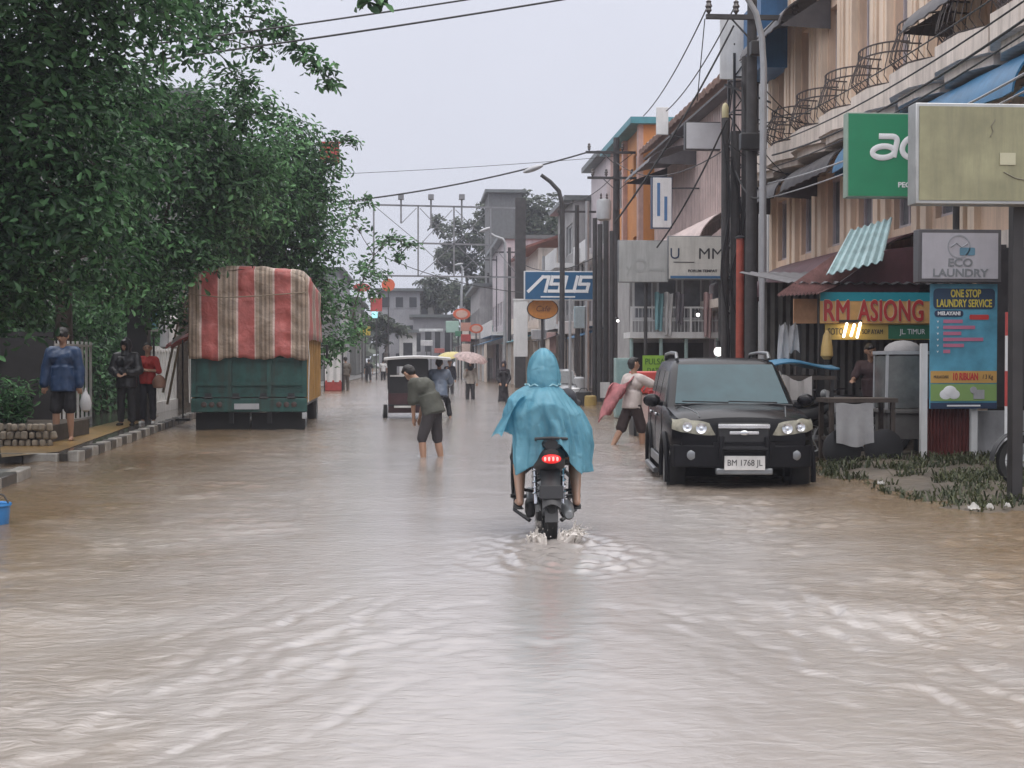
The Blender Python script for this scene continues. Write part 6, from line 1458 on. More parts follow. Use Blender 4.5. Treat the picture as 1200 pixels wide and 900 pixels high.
# ================================================================== motorbike under the blue poncho
MBX, MBY = 1.11, 11.25
def motorbike():
    root = empty("motorbike", (MBX, MBY, -.07), R(-2), "dark motorbike with glowing red tail lamp ridden through the flood by the blue poncho rider", "motorbike")
    k = MB(); k.lathe([(.20, -.05), (.27, -.055), (.30, -.03), (.305, 0), (.30, .03), (.27, .055), (.20, .05)], (0, 0, .30), (1, 0, 0), 32, False); w1 = k.build("wheel", m_rub, root)
    k = MB(); k.lathe([(.20, -.03), (.21, -.03), (.21, .03), (.20, .03)], (0, 0, .30), (1, 0, 0), 28, False)
    for i in range(8): a = i * math.pi / 4; k.beam((0, 0, .30), (0, .2 * math.cos(a), .30 + .2 * math.sin(a)), .012, .012)
    k.lathe([(.06, -.06), (.06, .06)], (0, 0, .30), (1, 0, 0), 14); k.build("rim", m_plate, w1)
    k = MB(); k.lathe([(.20, -.045), (.27, -.045), (.30, 0), (.27, .045), (.20, .045)], (0, 1.22, .30), (1, 0, 0), 32, False); k.build("wheel", m_rub, root)
    k = MB(); k.sheet(lambda u, v: (lerp(-.085, .085, u) * (1.0 - .15 * v), lerp(.16, -.34, v) , .66 + .06 * math.sin(v * 3) - .30 * v ** 2.2 - .04 * (2 * u - 1) ** 2), 8, 12, .012); k.build("rear_fender", m_dk, root)
    k = MB(); k.sheet(lambda u, v: (lerp(-.055, .055, u), -.20 - .12 * v, .52 - .30 * v), 3, 4, .01); k.build("mud_flap", m_dk, root)
    k = MB(); k.box((0, -.315, .47), (.20, .014, .11), rot=(R(-12), 0, 0)); k.build("number_plate", m_black, root, bevel=.004)
    for s in (-1, 1):
        k = MB(); k.tube([(s * .115, .02, .34), (s * .12, .10, .68)], .017, 8)
        k.tube([(s * .115 + .030 * math.cos(t), .03 + .005 * t / 3 + .030 * math.sin(t), .40 + .24 * t / 31.4) for t in np.linspace(0, 31.4, 60)], .006, 4); k.build("shock_absorber", m_chrome, root)
        k = MB(); k.beam((s * .10, 0, .30), (s * .10, .52, .36), .03, .06); k.build("swing_arm", m_plate, root)
        k = MB(); k.tube([(s * .12, .55, .36), (s * .20, .52, .35), (s * .31, .50, .36)], .018, 8); k.tube([(s * .10, .25, .42), (s * .20, .22, .44), (s * .27, .22, .45)], .014, 8); k.build("footpeg", m_black, root)
        k = MB(); k.sheet(lambda u, v: (s * (.22 + .07 * v - .05 * (u - .5) ** 2), .72 + .10 * math.sin(v * 3), .28 + .50 * u + .03 * v), 8, 6, .014); k.build("leg_shield", m_dk, root)
        k = MB(); k.tube([(s * .12, .55, .62), (s * .25, .62, .50), (s * .27, .60, .22), (s * .14, .5, .14)], .02, 8); k.build('crash_bar', m_black, root)
        k = MB(); k.box((s * .15, .30, .27), (.08, .26, .14)); k.build('side_cover', m_dk, root, bevel=.03)
        k = MB(); k.ell((s * .18, -.16, .74), (.04, .026, .024), 10, 6); k.beam((s * .10, -.15, .74), (s * .15, -.16, .74), .014, .014); k.build("indicator", mat("amber_lens", (.16, .07, .02), .3), root)
        k = MB(); k.tube([(s * .06, .85, .92), (s * .18, .82, 1.0), (s * .34, .76, 1.0)], .013, 8); k.capsule((s * .26, .78, 1.0), (s * .36, .75, 1.0), .019, .019, 8); k.build("handlebar", m_black, root)
        k = MB(); k.tube([(s * .22, .82, 1.0), (s * .27, .84, 1.14)], .006, 5); k.ell((s * .29, .84, 1.17), (.06, .015, .04), 10, 6); k.build("mirror", m_black, root)
    k = MB(); k.lathe([(.03, -.30), (.045, -.28), (.055, -.05), (.05, .2), (.02, .3)], (.155, -.02, .30), (.04, 1, .06), 14); k.build("exhaust", m_plate, root)
    k = MB(); k.ell((0, .48, .36), (.15, .19, .14), 16, 10); k.lathe([(.09, -.17), (.10, -.15), (.10, .15), (.09, .17)], (0, .48, .34), (1, 0, 0), 16); k.build("engine", m_plate, root)
    rings = []
    for y, w_, z0, z1 in ((-.30, .055, .76, .83), (-.18, .12, .66, .85), (0, .145, .58, .86), (.25, .15, .52, .84), (.5, .13, .52, .80)):
        rings.append([(w_ * math.cos(a), y, (z0 + z1) / 2 + (z1 - z0) / 2 * math.sin(a)) for a in np.linspace(0, 2 * math.pi, 15)[:-1]])
    k = MB(); k.loft(rings); k.build("tail_fairing", m_dk, root)
    k = MB(); k.loft([[(w_ * math.cos(a) * .98, y, z + .045 * math.sin(a)) for a in np.linspace(0, 2 * math.pi, 13)[:-1]] for y, w_, z in ((-.28, .06, .86), (-.15, .13, .87), (.2, .15, .86), (.5, .12, .83), (.62, .06, .82))]); k.build("seat", m_black, root)
    k = MB(); k.ell((0, -.29, .745), (.082, .045, .040), 16, 8); k.build("tail_lamp", mat("glowing_tail_lens", (.5, .02, .02), .25, emit=(1.0, .03, .03), estr=.6), root)
    k = MB()
    for dx in (-.055, -.022, .012, .046): k.ell((dx, -.332, .747), (.010, .006, .018), 8, 6)
    k.build("tail_lamp_segments", mat("lit_red_segments", (1, .2, .2), .3, emit=(1.0, .18, .16), estr=2.6), root)
    k = MB(); k.tube([(-.12, -.12, .87), (-.13, -.26, .91), (0, -.31, .92), (.13, -.26, .91), (.12, -.12, .87)], .013, 8); k.build("grab_rail", m_black, root)
    k = MB(); k.loft([[(w_ * math.cos(a), y + .06 * math.sin(a), z) for a in np.linspace(0, 2 * math.pi, 13)[:-1]] for y, w_, z in ((.92, .10, .62), (.88, .15, .80), (.86, .17, .95), (.86, .10, 1.04))]); k.ell((0, .97, .93), (.09, .05, .07), 12, 8); k.build("front_cowl", m_dk, root)
    for s in (-1, 1): k = MB(); k.tube([(s * .07, 1.22, .30), (s * .07, .98, .75)], .022, 8); k.build("fork_leg", m_chrome, root)
    k = MB(); k.sheet(lambda u, v: (lerp(-.07, .07, u), 1.22 + .34 * math.cos(R(lerp(20, 150, v))), .30 + .34 * math.sin(R(lerp(20, 150, v)))), 4, 12, .008); k.build("front_fender", m_dk, root)
motorbike()
# splash thrown up behind the wheel
m_spl = mat("splash_water", (.60, .56, .52), .15, var=.2, scale=8)
rs = np.random.RandomState(4); k = MB()
for sgn, n in ((1, 46), (-1, 22)):
    for i in range(n):
        a = rs.uniform(.1, .9); L_ = rs.uniform(.05, .26) * (1 if sgn > 0 else .55); b = Vector((MBX + sgn * rs.uniform(.04, .20), MBY - .28 + rs.uniform(-.16, .14), .0))
        t = b + Vector((sgn * L_ * .8 * a, -L_ * .4, L_ * (1.05 - a)))
        k.tube([b - Vector((0, 0, .03)), b.lerp(t, .5) + Vector((0, 0, .035)), t], [.016, .009, .003], 6)
        for _ in range(2): d = t + Vector((rs.uniform(-.07, .10) * sgn, rs.uniform(-.04, .04), rs.uniform(-.04, .08))); r = rs.uniform(.003, .008); k.ell(d, (r, r, r), 6, 4)
o = remesh(k, "splash", m_spl, None, voxel=.006, smooth_it=1); tag(o, "small white splash of muddy water thrown up by the motorbike's rear wheel", "splash", kind="stuff")
# ================================================================== motor tricycle (passenger car beside a motorbike)
def tricycle():
    root = empty("motor_tricycle", (P(478, 421, 33.8).x, 33.8, -.22), 0, "motor tricycle with dark open passenger cab under a pale flat roof, driver on its right", "tricycle")
    m_cab = mat("tricycle_dark_red", (.055, .022, .026), .5, var=.3)
    k = MB(); k.bx(-.50, .50, 0, .05, .42, .86); k.bx(-.50, -.45, .05, 1.3, .42, .95); k.bx(.45, .50, .05, 1.3, .42, .95); k.bx(-.5, .5, .05, 1.3, .36, .42); k.build("cab_body", m_cab, root, smooth=0)
    k = MB()
    for x in (-.48, .48):
        for y in (.03, 1.27): k.beam((x, y, .40), (x, y, 1.72), .04, .04)
    k.bx(-.5, .5, .0, .04, 1.18, 1.22); k.bx(-.5, .5, -.04, -.001, .54, .58)
    k.build("frame", m_black, root, smooth=0)
    k = MB(); k.bx(-.5, .5, .045, .075, .86, 1.30); k.bx(-.5, .5, .045, .075, 1.54, 1.74); k.bx(-.5, -.28, .045, .075, 1.30, 1.54); k.bx(-.04, .5, .045, .075, 1.30, 1.54); k.build("dark_back_panel", m_black, root, smooth=0)  # black panels added to stand for the cab's dark interior
    k = MB(); k.bx(-.5, .5, 1.26, 1.29, .42, 1.30); k.build("front_panel", m_black, root, smooth=0)
    for xa in (-.52, .46): k = MB(); k.bx(xa, xa + .06, .08, 1.0, .955, 1.70); k.build("dark_side_panel", m_dk, root, smooth=0)  # dark sheets at the sides, added for the same gloom inside
    k = MB(); k.sheet(lambda u, v: (lerp(-.60, 1.08, u), lerp(-.25, 1.7, v), 1.74 + .05 * math.sin(u * math.pi) + .03 * math.sin(v * math.pi)), 12, 8, .05); k.build("roof", mat("tricycle_pale_roof", (.50, .50, .50), .4, streak=.4), root)
    k = MB(); k.box((0, .5, .70), (.86, .5, .12)); k.box((0, .26, .98), (.86, .10, .44)); k.build("passenger_seat", mat("seat_maroon", (.09, .03, .035), .55), root, bevel=.03)
    for x, y in ((-.42, .02), (.1, .02)):
        pass
    k = MB(); k.box((-.2, -.02, 1.30), (.5, .012, .04)); k.build("white_trim", m_white, root); k = MB(); k.box((-.1, -.045, .52), (.5, .012, .05)); k.build("white_trim", m_white, root)
    wheel(root, -.58, .55, .28, .28, .10, -1, m_plate); 
    for y in (.05, 1.25): wheel(root, .78, y, .28, .28, .09, 1, m_plate)
    k = MB(); k.beam((.5, .4, .4), (.78, .4, .4), .05, .05); k.beam((.5, .9, .4), (.78, .9, .4), .05, .05); k.build("coupling", m_black, root)
    k = MB(); k.ell((.78, .35, .74), (.13, .38, .08), 14, 8); k.build("driver_seat", m_black, root)
    k = MB(); k.ell((.78, .75, .52), (.15, .30, .20), 14, 8); k.build("engine", m_plate, root)
    k = MB(); k.tube([(.45, .95, 1.0), (.6, 1.05, 1.02), (.78, 1.08, .98), (.96, 1.05, 1.02), (1.1, .95, 1.0)], .015, 6); k.tube([(.78, 1.08, .98), (.78, 1.25, .28)], .03, 8); k.build("handlebar", m_black, root)
    k = MB(); k.box((.78, -.12, .66), (.16, .06, .08)); k.build("tail_lamp", m_tail, root, bevel=.01)
tricycle()
# ================================================================== pale hatchback far behind the rider
def hatch():
    root = empty("hatchback_car", (P(648, 421, 48).x, 47, -.3), R(180), "small silver hatchback parked far up the street behind the blue poncho rider", "car")
    m_sil = mat("silver_car_paint", (.40, .41, .43), .3, metal=.4, coat=.5)
    st = [(1.85, .62, .3, .62), (1.7, .76, .26, .75), (1.1, .80, .25, .88), (.7, .82, .25, .92), (-1.5, .82, .25, .95), (-1.8, .74, .3, .9)]
    k = MB(); k.loft([[(x, y, z) for x, z in ((0, zb), (w_ * .9, zb), (w_, zb + .2), (w_, zt - .12), (w_ * .9, zt), (0, zt + .03), (-w_ * .9, zt), (-w_, zt - .12), (-w_, zb + .2), (-w_ * .9, zb))] for y, w_, zb, zt in st]); b = k.build("body", m_sil, root, smooth=40)
    hollow_arches(b, [(s * .8, y, .28, .35, .3) for s in (-1, 1) for y in (1.15, -1.1)])
    k = MB(); k.loft([rr_ring(-.76, .76, -1.75, .85, .1, .9), rr_ring(-.66, .66, -1.6, .15, .12, 1.38), rr_ring(-.55, .55, -1.4, -.05, .15, 1.45)]); k.build("cabin", m_sil, root, smooth=40)
    k = MB(); k.sheet(lambda u, v: (lerp(-.66, .66, u) * lerp(1, .87, v), lerp(.85, .20, v) + .03, lerp(.93, 1.36, v) + .015), 8, 4, .01); k.build("windscreen", m_sg, root)
    for s in (-1, 1):
        k = MB(); k.add([(s * .765, .5, .96), (s * .765, -1.5, .96), (s * .685, -1.45, 1.33), (s * .685, .12, 1.33)], [(0, 1, 2, 3)]); k.build("side_window", m_sg, root, smooth=0)
        k = MB(); k.ell((s * .58, 1.78, .66), (.16, .08, .08), 12, 8); k.build("headlight", m_lens, root)
        for y in (1.15, -1.1): wheel(root, s * .70, y, .28, .28, .18, s)
hatch()
# ================================================================== motorcycles at the stall and the right edge
def parked_bike(loc, rz, label, group="motorcycles parked by the stall"):
    root = empty("parked_motorcycle", loc, rz, label, "motorcycle", group)
    for y in (0, 1.2):
        k = MB(); k.lathe([(.20, -.04), (.27, -.045), (.29, 0), (.27, .045), (.20, .04)], (0, y, .29), (1, 0, 0), 24, False); w_ = k.build("wheel", m_rub, root)
        k = MB(); k.lathe([(.195, -.03), (.205, -.03), (.205, .03), (.195, .03)], (0, y, .29), (1, 0, 0), 24, False)
        for i in range(6): a = i * math.pi / 3; k.beam((0, y, .29), (0, y + .2 * math.cos(a), .29 + .2 * math.sin(a)), .015, .015)
        k.build("rim", m_grey, w_)
    k = MB(); k.loft([[(w_ * math.cos(a), y, z + h * math.sin(a)) for a in np.linspace(0, 2 * math.pi, 13)[:-1]] for y, w_, z, h in ((-.35, .05, .80, .04), (-.1, .12, .70, .12), (.3, .13, .60, .16), (.6, .10, .50, .10), (.85, .14, .62, .22), (1.0, .12, .85, .14))]); k.build("body", m_dk, root)
    k = MB(); k.ell((0, .12, .82), (.12, .42, .06), 14, 8); k.build("seat", m_black, root)
    k = MB(); k.ell((0, .45, .36), (.14, .2, .14), 12, 8); k.build("engine", m_plate, root)
    k = MB(); k.tube([(-.33, .78, 1.0), (-.15, .88, 1.0), (0, .9, .96), (.15, .88, 1.0), (.33, .78, 1.0)], .014, 6); k.build("handlebar", m_black, root)
    for s in (-1, 1):
        k = MB(); k.tube([(s * .06, 1.2, .29), (s * .06, .98, .80)], .02, 6); k.build("fork_leg", m_grey, root)
        k = MB(); k.tube([(s * .2, .86, 1.0), (s * .25, .88, 1.14)], .006, 4); k.ell((s * .27, .88, 1.17), (.06, .014, .04), 8, 6); k.build("mirror", m_black, root)
    k = MB(); k.sheet(lambda u, v: (lerp(-.06, .06, u), 1.2 + .33 * math.cos(R(lerp(0, 150, v))), .29 + .33 * math.sin(R(lerp(0, 150, v)))), 4, 10, .01); k.build("front_fender", m_dk, root)
    k = MB(); k.ell((0, 1.05, .92), (.09, .07, .08), 12, 8); k.build("headlight", mat("grey_lens", (.30, .31, .32), .15), root)
    k = MB(); k.lathe([(.02, -.35), (.045, -.3), (.05, .1), (.02, .3)], (.14, -.05, .30), (0, 1, .1), 10); k.build("exhaust", m_grey, root)
    return root
parked_bike((P(1177, 421, 14.6).x + 1.42, 14.6, .06), R(88), "motorcycle at the right edge with its front wheel showing beside the dark post", None)
parked_bike((P(1012, 421, 20.4).x + .05, 20.3, .02), R(70), "dark motorcycle parked crosswise beneath the stall behind the wooden cart")
parked_bike((P(962, 421, 19.2).x, 19.6, .02), R(110), "dark motorcycle parked between the black car and the wooden cart")
for px, Y, rz, c, lab in ((938, 21.6, 150, (.30, .31, .33), "pale grey motorcycle parked behind the black car under the blue tarpaulin"), (985, 22.2, 205, (.28, .04, .04), "red motorcycle parked deep in the shade of the stall"), (1045, 20.4, 60, (.34, .34, .35), "light grey motorcycle parked behind the display cart")):
    b_ = parked_bike((P(px, 421, Y).x, Y, .02), R(rz), lab)
    for ch in [o for o in bpy.data.objects if o.parent is b_ and o.name.split('.')[0] in ("body", "front_fender")]: ch.data.materials[0] = mat("bike_%d" % px, c, .3)
# ================================================================== people
m_skin = mat("brown_skin", (.37, .215, .145), .5, var=.08)
m_eye = mat("eye_dark", (.02, .015, .012), .3)
m_hair = mat("black_hair", (.012, .010, .010), .5, bump=.5, bscale=60)
def cloth(name, c, **kw): return mat("fabric_" + name, c, kw.pop("rough", .8), **({"var": .15, "scale": 5, "bump": .25, "bscale": 30} | kw))
V3 = Vector
def unit(v): return V3(v).normalized()
class Pose:
    """joints of a figure that faces +y; lengths for a 1.68 m person"""
    def __init__(s, lean=0, side=0, twist=0, head=(0, 0), armL=((-.25, .05, -1), (-.1, .25, -1)), armR=((.25, .05, -1), (.1, .25, -1)), legL=((-.05, .03, -1), (-.02, -.03, -1)), legR=((.05, .03, -1), (.02, -.03, -1)), curve=0, pelvis_z=None, female=False):
        s.female = female
        th, sh, ua, fa = .43, .41, .28, .25
        s.pel = V3((0, 0, 0))
        tw = R(twist); X = V3((math.cos(tw), math.sin(tw), 0))
        d1 = unit((math.sin(R(side)), math.sin(R(lean)), math.cos(R(lean)))); d2 = unit((math.sin(R(side)), math.sin(R(lean + curve)), math.cos(R(lean + curve))))
        s.mid = s.pel + d1 * .22; s.chest = s.mid + (d1 + d2).normalized() * .14; s.neck = s.chest + d2 * .16
        s.d2 = d2; s.X = X
        hp, hy = head; a = R(lean + curve + hp)
        s.hd = unit((math.sin(R(side)) * .6, math.sin(a), math.cos(a))); s.head = s.neck + s.hd * .165
        f = V3((math.sin(R(hy)), math.cos(R(hy)), 0)); s.face = (f - s.hd * f.dot(s.hd)).normalized(); s.hx = s.face.cross(s.hd)
        sw = .165 if female else .185
        s.sh = [s.neck - d2 * .07 - X * sw, s.neck - d2 * .07 + X * sw]
        s.hip = [s.pel + X * -.085 - V3((0, 0, .03)), s.pel + X * .085 - V3((0, 0, .03))]
        s.el = [s.sh[i] + unit(a_[0]) * ua for i, a_ in enumerate((armL, armR))]; s.wr = [s.el[i] + unit(a_[1]) * fa for i, a_ in enumerate((armL, armR))]; s.fd = [unit(armL[1]), unit(armR[1])]
        s.kn = [s.hip[i] + unit(l[0]) * th for i, l in enumerate((legL, legR))]; s.an = [s.kn[i] + unit(l[1]) * sh for i, l in enumerate((legL, legR))]
        s.toe = [s.an[i] + V3((.02 * (-1, 1)[i], .15, -.05)) for i in (0, 1)]
        low = min(s.an[0].z, s.an[1].z) - .075
        off = V3((0, 0, (pelvis_z if pelvis_z is not None else -low)))
        for n in ('pel', 'mid', 'chest', 'neck', 'head'): setattr(s, n, getattr(s, n) + off)
        for n in ('sh', 'hip', 'el', 'wr', 'kn', 'an', 'toe'): setattr(s, n, [p + off for p in getattr(s, n)])
def head_mb(k, p):
    h, f, u, x = p.head, p.face, p.hd, p.hx
    def at(a, b, c): return h + x * a + f * b + u * c
    k.capsule(at(0, -.012, .03), at(0, -.005, .005), .088, .084, 14); k.capsule(at(0, .035, -.055), at(0, .03, -.02), .052, .068, 12)
    k.capsule(at(0, .092, .012), at(0, .105, -.022), .011, .016, 8)
    for s in (-1, 1): k.capsule(at(s * .088, -.005, -.02), at(s * .09, -.012, .02), .014, .018, 8)
    k.capsule(at(-.018, .092, -.055), at(.018, .092, -.055), .010, .010, 6)
def face_extra(p):
    h, f, u, x = p.head, p.face, p.hd, p.hx; e = MB(); m = MB()
    for s in (-1, 1):
        c = h + x * s * .033 + f * .082 + u * .012; e.ell(c, (.013, .010, .008), 8, 6); c = h + x * s * .034 + f * .084 + u * .032; e.capsule(c - x * .015, c + x * .015, .0045, .0045, 6)
    c = h + f * .099 - u * .056; m.capsule(c - x * .02, c + x * .02, .005, .005, 6)
    return [(e, 1), (m, 2)]
def hand_mb(k, wr, d, side, curl=.5):
    d = unit(d); up = V3((0, 0, 1)) if abs(d.z) < .9 else V3((0, 1, 0)); x = d.cross(up).normalized(); n = x.cross(d).normalized()
    k.capsule(wr, wr + d * .075, .026, .030, 8)
    for i, L_ in enumerate((.066, .074, .069, .054)):
        b = wr + d * .082 + x * (i - 1.5) * .0215; m_ = b + d * L_ * .55 - n * L_ * curl * .2; t = m_ + d * L_ * .35 - n * L_ * curl * .6
        k.tube([b - d * .02, m_, t], [.0105, .0095, .008], 6)
    b = wr + d * .03 - x * side * .026; k.tube([b, b + d * .03 - x * side * .03 - n * .01, b + d * .06 - x * side * .032 - n * .02], [.013, .011, .009], 6)
def person(loc, heading, p, label, size=1.68, skin=m_skin, shirt=None, trousers=None, sleeve=.5, leg=1.0, dress=None, hair='short', hairm=None, shoes=None, hood=None, voxel=.012, cat="person", group=None, coat=False, loose=.018, name="person"):
    root = empty(name, loc, heading, label, cat, group)
    root.scale = (size / 1.68,) * 3
    k = MB(); X = p.X
    k.capsule(p.pel - X * .07, p.pel + X * .07, .10, .10); k.capsule(p.pel, p.mid, .115, .105); k.capsule(p.mid, p.chest, .105, .12)
    k.capsule(p.chest - X * .08, p.chest + X * .08, .112, .112); k.capsule(p.sh[0], p.sh[1], .058, .058); k.capsule(p.chest + p.d2 * .1, p.head - p.hd * .04, .056, .052)
    if p.female:
        fw = V3((-X.y, X.x, 0))
        for s in (-1, 1): k.ell(p.chest + X * s * .075 + fw * .085, (.06, .055, .06), 10, 8)
    for i, s in ((0, -1), (1, 1)):
        k.capsule(p.sh[i], p.el[i], .050, .041); k.capsule(p.el[i], p.wr[i], .042, .027); hand_mb(k, p.wr[i], p.fd[i], s)
        k.capsule(p.hip[i], p.kn[i], .088, .056); k.capsule(p.kn[i], p.an[i].lerp(p.kn[i], .62), .056, .058); k.capsule(p.an[i].lerp(p.kn[i], .62), p.an[i], .057, .034)
        k.capsule(p.an[i] - V3((0, .03, .04)), p.toe[i], .034, .026); k.capsule(p.an[i], p.an[i] - V3((0, .02, .03)), .034, .034)
    head_mb(k, p)
    remesh(k, "body", [skin, m_eye, mat("lip", (.17, .07, .055), .5)], root, voxel, 3, extra=face_extra(p))
    h, f, u, x = p.head, p.face, p.hd, p.hx
    if hair == 'short':
        k = MB(); k.capsule(h - f * .022 + u * .045 - x * 0, h - f * .03 + u * .02, .090, .092, 14); k.capsule(h - f * .05 + u * .02, h - f * .05 - u * .03, .07, .06, 12); k.capsule(h + f * .04 + u * .085 - x * .03, h + f * .04 + u * .085 + x * .03, .035, .035, 8)
        remesh(k, "hair", hairm or m_hair, root, .013, 2, .004, 30)
    elif hair == 'bun':
        k = MB(); k.capsule(h - f * .022 + u * .045, h - f * .03 + u * .01, .092, .095, 14); k.capsule(h - f * .06 - u * .0, h - f * .06 - u * .06, .07, .05, 12); k.ell(h - f * .12 + u * .05, (.045, .045, .045), 10, 8)
        remesh(k, "hair", hairm or m_hair, root, .013, 2, .004, 30)
    elif hair == 'cap':
        k = MB(); k.capsule(h - f * .012 + u * .055, h - f * .015 + u * .035, .097, .10, 14); k.capsule(h + f * .10 + u * .055 - x * .03, h + f * .10 + u * .055 + x * .03, .03, .03, 8); k.capsule(h - f * .05, h - f * .05 - u * .04, .068, .055, 12)
        remesh(k, "cap", hairm or m_hair, root, .013, 2)
    elif hair in ('scarf', 'hood'):
        k = MB(); k.capsule(h - f * .03 + u * .045, h - f * .03 - u * .02, .108, .110, 14); k.capsule(h - f * .02 - u * .08, p.neck - p.d2 * .03, .085, .13, 12); k.capsule(h + f * .02 - u * .105 - x * .03, h + f * .02 - u * .105 + x * .03, .055, .055, 8)
        for s in (-1, 1): k.capsule(h + x * s * .07 + f * .02 + u * .04, h + x * s * .07 + f * .01 - u * .07, .04, .045, 8)
        k.capsule(h + f * .045 + u * .098 - x * .03, h + f * .045 + u * .098 + x * .03, .035, .035, 8)
        if hair == 'hood': k.capsule(h - f * .04 + u * .14, h - f * .03 + u * .05, .04, .09, 10)
        remesh(k, "headscarf" if hair == 'scarf' else "hood", hairm or m_hair, root, .014, 3, .006, 12)
    g = loose
    if shirt:
        k = MB()
        dn = (p.pel - p.mid).normalized(); ext = .17 if coat else .085
        k.tube([p.mid - X * .035, p.pel - X * .035, p.pel + dn * ext - X * .035], [.118 + g, .128 + g, .132 + g * 1.1], 14); k.tube([p.mid + X * .035, p.pel + X * .035, p.pel + dn * ext + X * .035], [.118 + g, .128 + g, .132 + g * 1.1], 14)
        k.capsule(p.mid, p.chest, .11 + g, .122 + g)
        k.capsule(p.chest - X * .08, p.chest + X * .08, .115 + g * .8, .115 + g * .8); k.capsule(p.sh[0], p.sh[1], .060 + g * .8, .060 + g * .8); k.capsule(p.chest, p.neck - p.d2 * .03, .10, .062)
        if p.female:
            for s in (-1, 1): k.ell(p.chest + X * s * .075 + V3((-X.y, X.x, 0)) * .09, (.07, .065, .07), 10, 8)
        for i in (0, 1):
            if sleeve <= 1: k.capsule(p.sh[i], p.sh[i].lerp(p.el[i], sleeve), .056 + g, .056 + g)
            else:
                k.capsule(p.sh[i], p.el[i], .056 + g, .050 + g); k.capsule(p.el[i], p.el[i].lerp(p.wr[i], sleeve - 1), .050 + g, .036 + g)
        remesh(k, "jacket" if coat else "shirt", shirt, root, .015, 4, .012, 7)
    if trousers:
        k = MB(); k.capsule(p.pel - X * .07, p.pel + X * .07, .112, .112); k.capsule(p.pel + V3((0, 0, .03)), p.pel - V3((0, 0, .05)), .122, .10)
        for i in (0, 1):
            if leg <= 1: k.capsule(p.hip[i], p.hip[i].lerp(p.kn[i], leg), .105, .09 + .01 * leg)
            else: k.capsule(p.hip[i], p.kn[i], .105, .08); k.capsule(p.kn[i], p.kn[i].lerp(p.an[i], leg - 1), .082, .068)
        remesh(k, "shorts" if leg < 1.3 else "trousers", trousers, root, .015, 4, .010, 8)
    if dress:
        k = MB(); k.capsule(p.pel, p.chest, .15, .135); k.capsule(p.sh[0], p.sh[1], .075, .075); k.capsule(p.chest, p.neck, .11, .07)
        if p.female:
            for s in (-1, 1): k.ell(p.chest + X * s * .075 + V3((-X.y, X.x, 0)) * .09, (.085, .08, .085), 10, 8)
        zb = .12; k.tube([p.mid, p.pel, V3((0, .02, zb + .3)), V3((0, .02, zb))], [.14, .165, .19, .215], 16)
        for i in (0, 1): k.capsule(p.sh[i], p.el[i], .075, .07); k.capsule(p.el[i], p.el[i].lerp(p.wr[i], .9), .07, .06)
        remesh(k, "long_dress", dress, root, .016, 4, .02, 6)
    if shoes:
        for i in (0, 1):
            k = MB(); k.capsule(p.an[i] - V3((0, .035, .045)), p.toe[i] - V3((0, -.005, .003)), .042, .036); remesh(k, "shoe", shoes, root, .012, 2)
    return root
def umbrella(loc, r, m, label, tilt=(0, 0), shaft=.75, pattern=None):
    root = empty("umbrella", loc, 0, label, "umbrella", None, rot=(R(tilt[0]), R(tilt[1]), 0))
    n = 8; k = MB(); nu, nv = 48, 8
    def fn(u, v):
        a = 2 * math.pi * u; sc = abs(math.sin(a * n / 2)); rad = r * math.sin(v * 1.25) / math.sin(1.25) * (1 - .05 * sc * v)
        return (rad * math.cos(a), rad * math.sin(a), r * .52 * (math.cos(v * 1.25) - 1) - .03 * sc * v * -1)
    k.sheet(fn, nu, nv, .004); k.build("canopy", m, root)
    k = MB()
    for i in range(n):
        a = 2 * math.pi * i / n; k.tube([(r * math.sin(v * 1.25) / math.sin(1.25) * math.cos(a), r * math.sin(v * 1.25) / math.sin(1.25) * math.sin(a), r * .52 * (math.cos(v * 1.25) - 1) - .012) for v in np.linspace(0, 1, 6)], .004, 4)
    k.build("ribs", m_plate, root)
    k = MB(); k.cyl((0, 0, .06), (0, 0, -shaft), .008, .008, 8); k.tube([(0, 0, -shaft), (0, 0, -shaft - .06), (.03, 0, -shaft - .08), (.05, 0, -shaft - .05)], .012, 6); k.build("shaft", m_black, root)
    return root
WALK_L = ((-.04, .42, -1), (-.02, -.05, -1)); WALK_R = ((.04, -.22, -1), (.02, -.75, -1))
def px_at(px, Y): return P(px, 421, Y).x
# ---- blue jacket man on the left pavement
X_, Y_ = px_at(74, 23), 23.0
pj = Pose(armL=((-.22, .02, -1), (-.05, .12, -1)), armR=((.28, -.02, -1), (.08, .15, -1)), head=(8, 12))
person((X_, Y_, .12), R(180), pj, "man in a blue hooded rain jacket and dark shorts standing barefoot on the wet pavement", 1.82, shirt=cloth("navy_blue", (.018, .045, .11), rough=.4), trousers=cloth("black_shorts", (.014, .014, .017)), sleeve=1.95, leg=.95, hair='cap', coat=True, loose=.035)
k = MB(); hx = X_ + .40; k.lathe([(.01, -.17), (.08, -.14), (.10, -.02), (.07, .10), (.02, .18), (.012, .24)], (hx - .02, Y_ - .05, .78), n=12); tag(k.build("carrier_bag", mat("pale_plastic_bag", (.42, .42, .43), .4)), "pale plastic bag hanging from the hand of the man in the blue jacket", "bag")
# ---- black poncho figure
pj = Pose(armL=((-.3, .15, -1), (.5, .5, -.2)), armR=((.3, .15, -1), (-.4, .5, -.2)), head=(15, 20))
person((px_at(148, 28.2), 28.2, .12), R(175), pj, "person in a hooded black raincoat standing beside the woman in red", 1.72, shirt=cloth("black_raincoat", (.013, .013, .016), rough=.35), trousers=cloth("black_trousers", (.014, .014, .016)), sleeve=1.9, leg=1.9, hair='hood', hairm=cloth("black_raincoat", (.013, .013, .016)), coat=True, loose=.05, shoes=m_rub)
